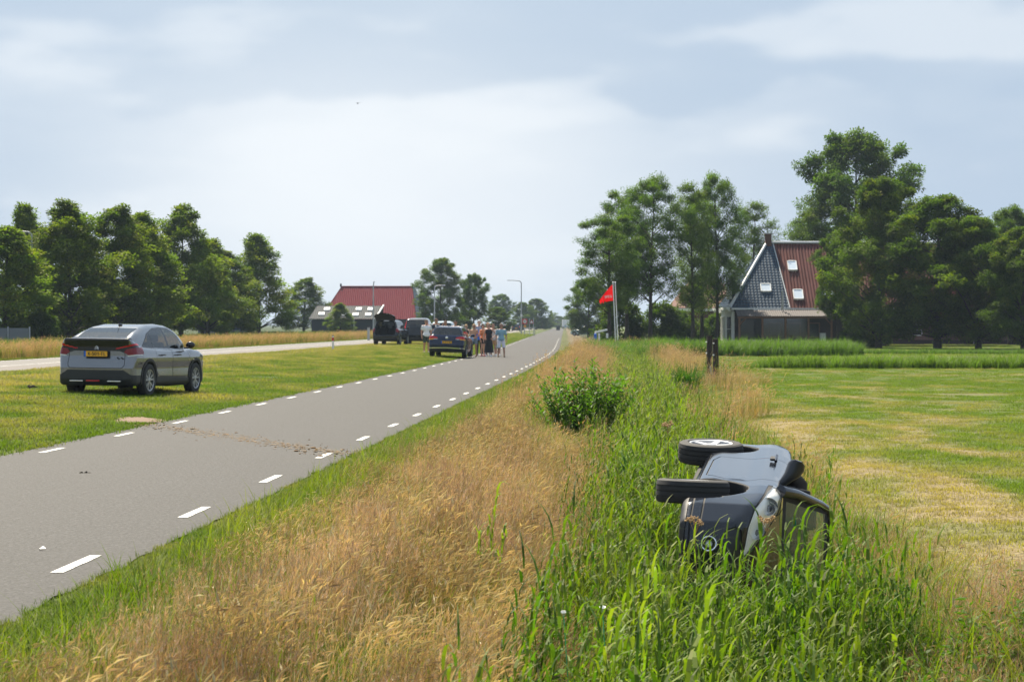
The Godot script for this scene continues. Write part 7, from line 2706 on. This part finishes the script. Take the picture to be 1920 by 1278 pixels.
	b = MB.new()
	b.ball(Vector3(0.05, -0.13, 0.02), Vector3(0.16, 0.1, 0.07), 8)
	put("lining", b, mat(0.02, 0.05, 0.07, 0.9), s)

func verges() -> void:
	var rng := RandomNumberGenerator.new()
	rng.seed = 12
	# mown grass of the verge, the strip between the roads and the meadow
	var shorts := []
	for k in 3:
		shorts.append(short_tuft(rng, 16, 0.085, 0.006, 0.1, 0.12))
	var mids := []
	for k in 3:
		mids.append(short_tuft(rng, 18, 0.07, 0.011, 0.17, 0.15))
	var vary := func(c: Color, r: RandomNumberGenerator, a: float) -> Color:
		return c * r.randf_range(1.0 - a, 1.0 + a)
	scatter("verge_grass", "short green grass along the right edge of the lane", "grass", shorts, M.grass, 2.12, 3.7, 8.0, 130.0,
		func(z: float) -> float: return clampf(5200.0 / z, 40.0, 330.0),
		func(o: float, z: float, r: RandomNumberGenerator):
			var e := o - 2.2 - 0.06 * nz1.get_noise_1d(z * 30.0 + 50.0)
			if e < 0.0 or r.randf() < (e - 0.55 - 0.25 * nz1.get_noise_2d(z * 5.0, 3.0)) * 2.2:
				return null
			var c := GREEN.lerp(STRAW, clampf(0.12 + nz1.get_noise_2d(o * 20, z * 8) * 0.6, 0, 0.8))
			return [r.randi() % 3, r.randf_range(0.6, 1.3) * clampf(0.5 + e * 1.6, 0.5, 1.5), (vary as Callable).call(c, r, 0.25)], 1)
	scatter("strip_grass", "mown patchy grass on the strip between the two roads", "grass", mids, M.grass, -14.6, -2.12, 24.0, 330.0,
		func(z: float) -> float: return clampf(2600.0 / z, 9.0, 75.0),
		func(o: float, z: float, r: RandomNumberGenerator):
			if o < main_o(z) + 0.1 or o > -2.2 - 0.06 * nz1.get_noise_1d(z * 30.0 - 50.0):
				return null
			if Vector2((o + 2.62) / 0.4, z - 35.6).length() < 0.9:
				return null
			var dry := strip_dry(o, z)
			var c := GREEN.lerp(STRAW, dry * 0.85)
			return [r.randi() % 3, r.randf_range(0.7, 1.3) * (1.0 + 0.35 * dry) * (1.25 if o < -9.0 else 1.0), (vary as Callable).call(c, r, 0.25)], 2)
	scatter("meadow_grass", "mown meadow grass, green with straw coloured patches", "grass", mids, M.grass, 7.9, 70.0, 14.0, 260.0,
		func(z: float) -> float: return clampf(2000.0 / z, 5.0, 75.0),
		func(o: float, z: float, r: RandomNumberGenerator):
			var dry := field_dry(o, z)
			if o < 8.1 + 0.3 * nz1.get_noise_1d(z * 9.0) and r.randf() < 0.7:
				return null
			var c := Color(0.155, 0.225, 0.03).lerp(STRAW, dry)
			return [r.randi() % 3, r.randf_range(0.55, 1.1) * (1.0 - 0.3 * dry), (vary as Callable).call(c, r, 0.25)], 3)
	# tall dry grass of the right verge
	var dry := []
	for k in 3:
		dry.append(dry_tuft(rng, 15, 0.42, 0))
	for k in 3:
		dry.append(dry_tuft(rng, 13, 0.5, 1))
	scatter("dry_grass", "tall straw coloured grass with seed heads on the right verge", "grass", dry, M.straw, 2.5, 5.9, 7.0, 110.0,
		func(z: float) -> float: return clampf(1900.0 / z, 16.0, 130.0),
		func(o: float, z: float, r: RandomNumberGenerator):
			var l := 2.95 + 0.35 * nz1.get_noise_2d(z * 5.0, 3.0)
			var h := 5.15 + 0.4 * nz1.get_noise_2d(z * 4.0, 33.0) - 0.5 * smoothstep(45, 80, z)
			var p := smoothstep(l - 0.25, l + 0.35, o) * smoothstep(h + 0.4, h - 0.3, o)
			if z > 36.0:
				p *= lerpf(1.0, 0.22 + 0.6 * nz1.get_noise_2d(o * 10, z * 3), smoothstep(36, 60, z))
			p *= clampf(0.72 + 1.2 * nz1.get_noise_2d(o * 16.0 + 31.0, z * 10.0), 0.15, 1.0)
			if r.randf() > p:
				return null
			if Vector2((o - 4.6) / 0.95, (z - 36.3) / 3.4).length() < 1.0:
				return null
			var pink := nz1.get_noise_2d(o * 9.0 + 77.0, z * 4.0) + r.randf_range(-0.35, 0.35)
			var k := r.randi() % 3 + (3 if pink > 0.02 else 0)
			var s := r.randf_range(0.75, 1.2) * lerpf(0.62, 1.05, smoothstep(2.9, 3.9, o))
			var tone := clampf(0.5 + 1.3 * nz1.get_noise_2d(o * 14.0, z * 9.0 + 400.0) + r.randf_range(-0.3, 0.3), 0, 1)
			return [k, s, (vary as Callable).call(Color(0.31, 0.265, 0.23).lerp(Color(0.72, 0.67, 0.6), tone), r, 0.2), 1], 4)
	# green grass at the foot of the dry grass
	var longs := []
	for k in 3:
		longs.append(long_grass(rng, 16, 0.4, 0.008))
	scatter("green_undergrowth", "green blades that grow up through the dry grass", "grass", longs, M.grass, 2.7, 9.2, 7.5, 140.0,
		func(z: float) -> float: return clampf(1100.0 / z, 8.0, 70.0),
		func(o: float, z: float, r: RandomNumberGenerator):
			var p := 0.78 + 0.3 * smoothstep(3.6, 3.0, o) + 1.0 * nz1.get_noise_2d(o * 8.0, z * 5.0 + 50.0)
			if o > 5.0:
				p = 0.9 if z > 26.0 else (0.95 if o > 6.6 else 0.55)
			if z > 36.0 and o < 5.0:
				p = lerpf(p, 0.85, smoothstep(36, 52, z))
			if o > 7.9:
				p *= smoothstep(8.3, 7.5, o) if z > 14.0 else smoothstep(8.8, 7.9, o)
			if r.randf() > p:
				return null
			var c := Color(0.13, 0.195, 0.026).lerp(Color(0.27, 0.27, 0.07), clampf(0.3 + nz1.get_noise_2d(o * 5, z * 2) * 0.9, 0, 1))
			return [r.randi() % 3, r.randf_range(0.6, 1.15) * (1.35 if o > 5.0 else 1.0) * (1.15 if o > 6.6 and z < 20.0 else 1.0), (vary as Callable).call(c, r, 0.25), 1], 5)
	# reeds in the ditch
	var reeds := []
	for k in 4:
		reeds.append(reed_clump(rng, 6, 1.25, 0.023 if k < 2 else 0.016))
	scatter("ditch_reeds", "dense green reeds that fill the ditch round the overturned car", "reeds", reeds, M.reed, 4.4, 8.3, 7.5, 120.0,
		func(z: float) -> float: return clampf(480.0 / z, 5.0, 24.0),
		func(o: float, z: float, r: RandomNumberGenerator):
			var xx := lane_x(z) + o
			if z > 13.2 and z < 15.55 and xx > 0.95 and xx < 2.5 + 0.12 * nz1.get_noise_2d(z * 20.0, 4.0):
				if r.randf() > 0.9:
					return null
				var tall := (0.1 + 0.24 * smoothstep(1.6, 1.9, xx) * smoothstep(2.6, 2.3, xx) - ground_h(o, z)) / 1.3 * r.randf_range(0.72, 1.06)
				return [r.randi() % 4, maxf(tall, 0.35), (vary as Callable).call(Color(0.1, 0.175, 0.026).lerp(Color(0.16, 0.215, 0.035), r.randf()), r, 0.25), 1]
			var h := 7.5 + 0.35 * nz1.get_noise_2d(z * 4.0, 70.0)
			if z < 16.0:
				h -= 0.2
			var p := smoothstep(4.8, 5.6, o) * smoothstep(h + 0.4, h - 0.5, o)
			if z < 15.0 and o < 5.4:
				p = maxf(p, 0.16 * smoothstep(4.5, 5.0, o))
			p *= 0.75 + 0.8 * nz1.get_noise_2d(o * 6.0, z * 3.0 + 20.0)
			if r.randf() > p:
				return null
			# the car has pressed the reeds down where it lies
			var x := lane_x(z) + o
			if z > 15.55 and z < 20.6 and x > 1.2 and x < 2.95:
				return null
			var s := r.randf_range(0.7, 1.1)
			if o < 5.5:
				s *= 0.75
			if z > 14.0 and z < 15.6 and x > 1.0:
				s *= 1.08
			if x < 1.25 and z > 15.0 and z < 21.0:
				s *= 0.72
			if o > 6.9:
				s *= 0.7
			var c := Color(0.1, 0.17, 0.026).lerp(Color(0.21, 0.24, 0.05), clampf(r.randf() + 0.4 * smoothstep(20, 40, z), 0, 1))
			return [r.randi() % 4, s, (vary as Callable).call(c, r, 0.38), 1], 6)
	# rough grass with pinkish heads and weeds on the far bank
	scatter("bank_grass", "rough grass with pink seed heads on the meadow side of the ditch", "grass", dry, M.straw, 6.6, 9.4, 7.5, 34.0,
		func(z: float) -> float: return clampf(1100.0 / z, 14.0, 75.0),
		func(o: float, z: float, r: RandomNumberGenerator):
			var p := smoothstep(6.7, 7.5, o) * (smoothstep(8.2, 7.6, o) if z > 15.0 else smoothstep(8.8, 8.1, o))
			p *= smoothstep(30, 14, z) * 0.85
			if r.randf() > p:
				return null
			return [3 + r.randi() % 3 if r.randf() < 0.75 else r.randi() % 3, r.randf_range(0.8, 1.25), (vary as Callable).call(Color(0.52, 0.46, 0.44), r, 0.25), 1], 7)
	var weeds := []
	for k in 3:
		weeds.append(weed_clump(rng, 7, 0.5))
	scatter("bank_weeds", "low leafy weeds at the bottom right of the ditch bank", "weeds", weeds, M.reed, 5.6, 8.4, 7.5, 13.8,
		func(z: float) -> float: return 34.0,
		func(o: float, z: float, r: RandomNumberGenerator):
			if r.randf() > 0.5 + 0.9 * nz1.get_noise_2d(o * 10.0, z * 9.0 + 70.0) - 0.06 * maxf(z - 12.0, 0.0):
				return null
			return [r.randi() % 3, r.randf_range(0.6, 1.2), (vary as Callable).call(Color(0.085, 0.15, 0.028), r, 0.3)], 8)
	# seedy tall grass farther down the ditch
	scatter("far_seed_grass", "tawny seeding grass along the ditch in the middle distance", "grass", dry, M.straw, 3.2, 10.5, 23.0, 150.0,
		func(z: float) -> float: return clampf(900.0 / z, 4.0, 22.0),
		func(o: float, z: float, r: RandomNumberGenerator):
			var p := 0.16 + 1.5 * nz1.get_noise_2d(o * 4.0 + 9.0, z * 1.2)
			if z > 80.0:
				p += 0.25
			if z < 40.0:
				p = (p + 0.3) * smoothstep(4.6, 5.4, o) * smoothstep(8.2, 7.5, o)
			var gate := Vector2(o - 9.2, (z - 70.0) * 0.35).length()
			p += 1.2 * smoothstep(1.5, 0.4, gate)
			if o > 9.0 and gate > 1.5:
				return null
			if r.randf() > p:
				return null
			return [r.randi() % 6, r.randf_range(1.3, 2.2) * (0.8 if z < 40.0 else 0.5 if gate < 1.5 else 1.0), (vary as Callable).call(Color(0.56, 0.5, 0.43), r, 0.22), 1], 9)
	# bands of tall green reed in and behind the meadow
	var band := []
	for k in 3:
		band.append(long_grass(rng, 26, 1.0, 0.03))
	scatter("meadow_reeds", "band of tall green reeds that crosses the meadow", "reeds", band, M.reed, 10.4, 60.0, 92.0, 96.0,
		func(_z: float) -> float: return 14.0,
		func(o: float, _z: float, r: RandomNumberGenerator):
			return [r.randi() % 3, r.randf_range(0.75, 1.15) * smoothstep(10.0, 13.0, o) * 0.66, (vary as Callable).call(Color(0.13, 0.2, 0.03), r, 0.3), 1], 10)
	scatter("far_reeds", "tall green reed bed in front of the farmhouse", "reeds", band, M.reed, 4.0, 60.0, 128.0, 142.0,
		func(_z: float) -> float: return 7.0,
		func(o: float, z: float, r: RandomNumberGenerator):
			if o > 21.0 and z < 137.0:
				return null
			var s := 1.08 if o < 21.0 else 0.4
			return [r.randi() % 3, r.randf_range(0.8, 1.15) * s, (vary as Callable).call(Color(0.1, 0.17, 0.03), r, 0.3), 1], 11)
	# tall grass beyond the main road
	scatter("far_verge_grass", "tall dry and green grass beyond the main road on the left", "grass", dry, M.straw, -42.0, -19.0, 60.0, 330.0,
		func(z: float) -> float: return clampf(1500.0 / z, 4.0, 12.0),
		func(o: float, z: float, r: RandomNumberGenerator):
			var q := main_o(z) - o
			if q < 8.6 or q > 14.5:
				return null
			var straw := smoothstep(12.0, 10.4, q + nz1.get_noise_2d(z * 2.0, 5.0))
			if r.randf() > straw:
				return null
			return [r.randi() % 6, r.randf_range(1.5, 2.3), (vary as Callable).call(Color(0.6, 0.5, 0.42), r, 0.2), 1], 12)
	scatter("far_green_grass", "tall green grass at the foot of the tree row", "grass", band, M.grass, -60.0, -18.0, 60.0, 340.0,
		func(z: float) -> float: return clampf(1300.0 / z, 3.0, 10.0),
		func(o: float, z: float, r: RandomNumberGenerator):
			var q := main_o(z) - o
			if q < 6.7 or q > 26.0:
				return null
			var s := 0.75
			if q < 8.7:
				s = 0.14
			elif q < 10.3 and r.randf() < 0.75:
				return null
			elif q < 15.0:
				s = 0.95
			return [r.randi() % 3, r.randf_range(0.7, 1.2) * s, (vary as Callable).call(Color(0.19, 0.22, 0.045) if q < 13.0 else Color(0.08, 0.13, 0.03), r, 0.25), 1], 13)
	scatter("edge_moss", "tufts of moss and weeds growing through the asphalt edge", "moss", shorts, M.grass, 1.9, 2.16, 8.0, 45.0,
		func(_z: float) -> float: return 110.0,
		func(o: float, z: float, r: RandomNumberGenerator):
			if nz1.get_noise_2d(z * 26.0, o * 20.0) < 0.16 or r.randf() > 0.35 + (o - 1.9) * 2.2:
				return null
			return [r.randi() % 3, r.randf_range(0.2, 0.42), (vary as Callable).call(GREEN.lerp(STRAW, r.randf() * 0.4), r, 0.3)], 14)
	singles(rng)

func singles(rng: RandomNumberGenerator) -> void:
	# a dark rush clump before the gate posts
	var w := thing("rush_clump", "round dark green clump of rushes left of the gate posts", "rushes", on_ground(5.35, 64.0))
	var mb := MB.new()
	for i in 800:
		var a := rng.randf() * TAU
		var q := sqrt(rng.randf()) * 0.3
		var d := Vector3(cos(a), 0, sin(a))
		var c := Color(0.045, 0.11, 0.018) * rng.randf_range(0.6, 1.4)
		blade(mb, d * q * 1.3, d, rng.randf_range(1.1, 1.6), rng.randf_range(0.1, 0.7), 0.014, 5, c, c, rng.randf_range(0.1, 0.6))
	put("blades", mb, M.reed, w).set_meta("kind", "stuff")
	# leafy docks round the posts
	for k in 3:
		var d := thing("dock_plant", ["leafy dock plant left of the gate posts", "leafy dock plant between and before the gate posts", "leafy dock plant right of the gate posts"][k], "plant", on_ground([6.55, 7.05, 7.5][k], [73.0, 70.6, 72.0][k]), 0.0, "dock plants at the gate")
		var m := MB.new()
		for i in 12:
			var a := rng.randf() * TAU
			var b := Vector3(cos(a) * 0.16, 0, sin(a) * 0.16)
			var h := rng.randf_range(0.6, 1.05)
			var c := Color(0.09, 0.13, 0.03) * rng.randf_range(0.7, 1.3)
			blade(m, b, b.normalized(), h, 0.12, 0.014, 3, c, c)
			for e in 14:
				var y := rng.randf()
				var ya := rng.randf() * TAU
				var lc := c if y < 0.75 else Color(0.12, 0.07, 0.04)
				leaf(m, b * (1.0 + y * 0.6) + Vector3(0, h * y, 0), Vector3(cos(ya), rng.randf_range(0.0, 0.8), sin(ya)).normalized(), rng.randf_range(0.06, 0.16) * (1.2 - y), 0.05, lc)
		put("foliage", m, M.leaf, d).set_meta("kind", "stuff")
	# dried umbels near the car and white bindweed in front
	var spots := [Vector3(1.3, 0.0, 14.9), Vector3(1.82, 0.0, 15.0), Vector3(1.55, 0.0, 20.9)]
	var tops := [0.26, 0.26, 0.66]
	for k in 3:
		var p: Vector3 = on_ground(spots[k].x, spots[k].z)
		var d := thing("dried_umbel", ["dried brown flower head in front of the car's bumper", "dried brown flower head before the car's headlight", "pale dried flower head behind the car's rear wheel"][k], "flower", p, 0.0, "dried flower heads by the car")
		var hh: float = tops[k] - p.y
		rod(d, "stem", [Vector3.ZERO, Vector3(0.02, hh * 0.5, 0), Vector3(0.0, hh - 0.1, 0)], 0.003, M.wood, 5)
		var m := MB.new()
		for i in 7:
			var a := TAU * i / 7.0
			var c := Vector3(cos(a) * 0.05 * (0.0 if i == 0 else 1.0), hh + rng.randf_range(-0.02, 0.02), sin(a) * 0.05 * (0.0 if i == 0 else 1.0))
			m.col = Color(0.36, 0.24, 0.12)
			m.tube([Vector3(0, hh - 0.1, 0), c], [0.002, 0.0015], 4, false)
			for e in 16:
				m.col = Color(0.45, 0.3, 0.16) * rng.randf_range(0.6, 1.25)
				m.ball(c + Vector3(rng.randfn(0, 0.012), rng.randfn(0, 0.008), rng.randfn(0, 0.012)), Vector3.ONE * rng.randf_range(0.004, 0.007), 3)
		put("flower_head", m, M.clod, d)
	for k in 2:
		var p: Vector3 = on_ground([0.28, 0.5][k], [11.4, 11.6][k])
		var d := thing("bindweed_flower", ["white bindweed flower low in the foreground, the left one", "white bindweed flower low in the foreground, the right one"][k], "flower", p, 0.0, "bindweed flowers")
		var y := 0.08 - p.y
		rod(d, "stem", [Vector3.ZERO, Vector3(0.03, y * 0.5, 0), Vector3(0, y, 0)], 0.003, M.green, 5)
		var m := MB.new()
		m.lathe([Vector2(0.003, -0.02), Vector2(0.007, 0.0), Vector2(0.015, 0.012), Vector2(0.018, 0.013)], Transform3D(Basis(Vector3(1, 0, 0), -1.25), Vector3(0, y, 0.0)), 14)
		put("trumpet", m, M.white, d)
		m = MB.new()
		for i in 16:
			var a := rng.randf() * TAU
			leaf(m, Vector3(0.02 * cos(a), y * rng.randf_range(0.35, 1.0), 0.02 * sin(a)), Vector3(cos(a), rng.randf_range(-0.2, 0.5), sin(a)).normalized(), rng.randf_range(0.06, 0.09), 0.06, Color(0.12, 0.2, 0.03) * rng.randf_range(0.7, 1.2))
		put("foliage", m, M.reed, d).set_meta("kind", "stuff")
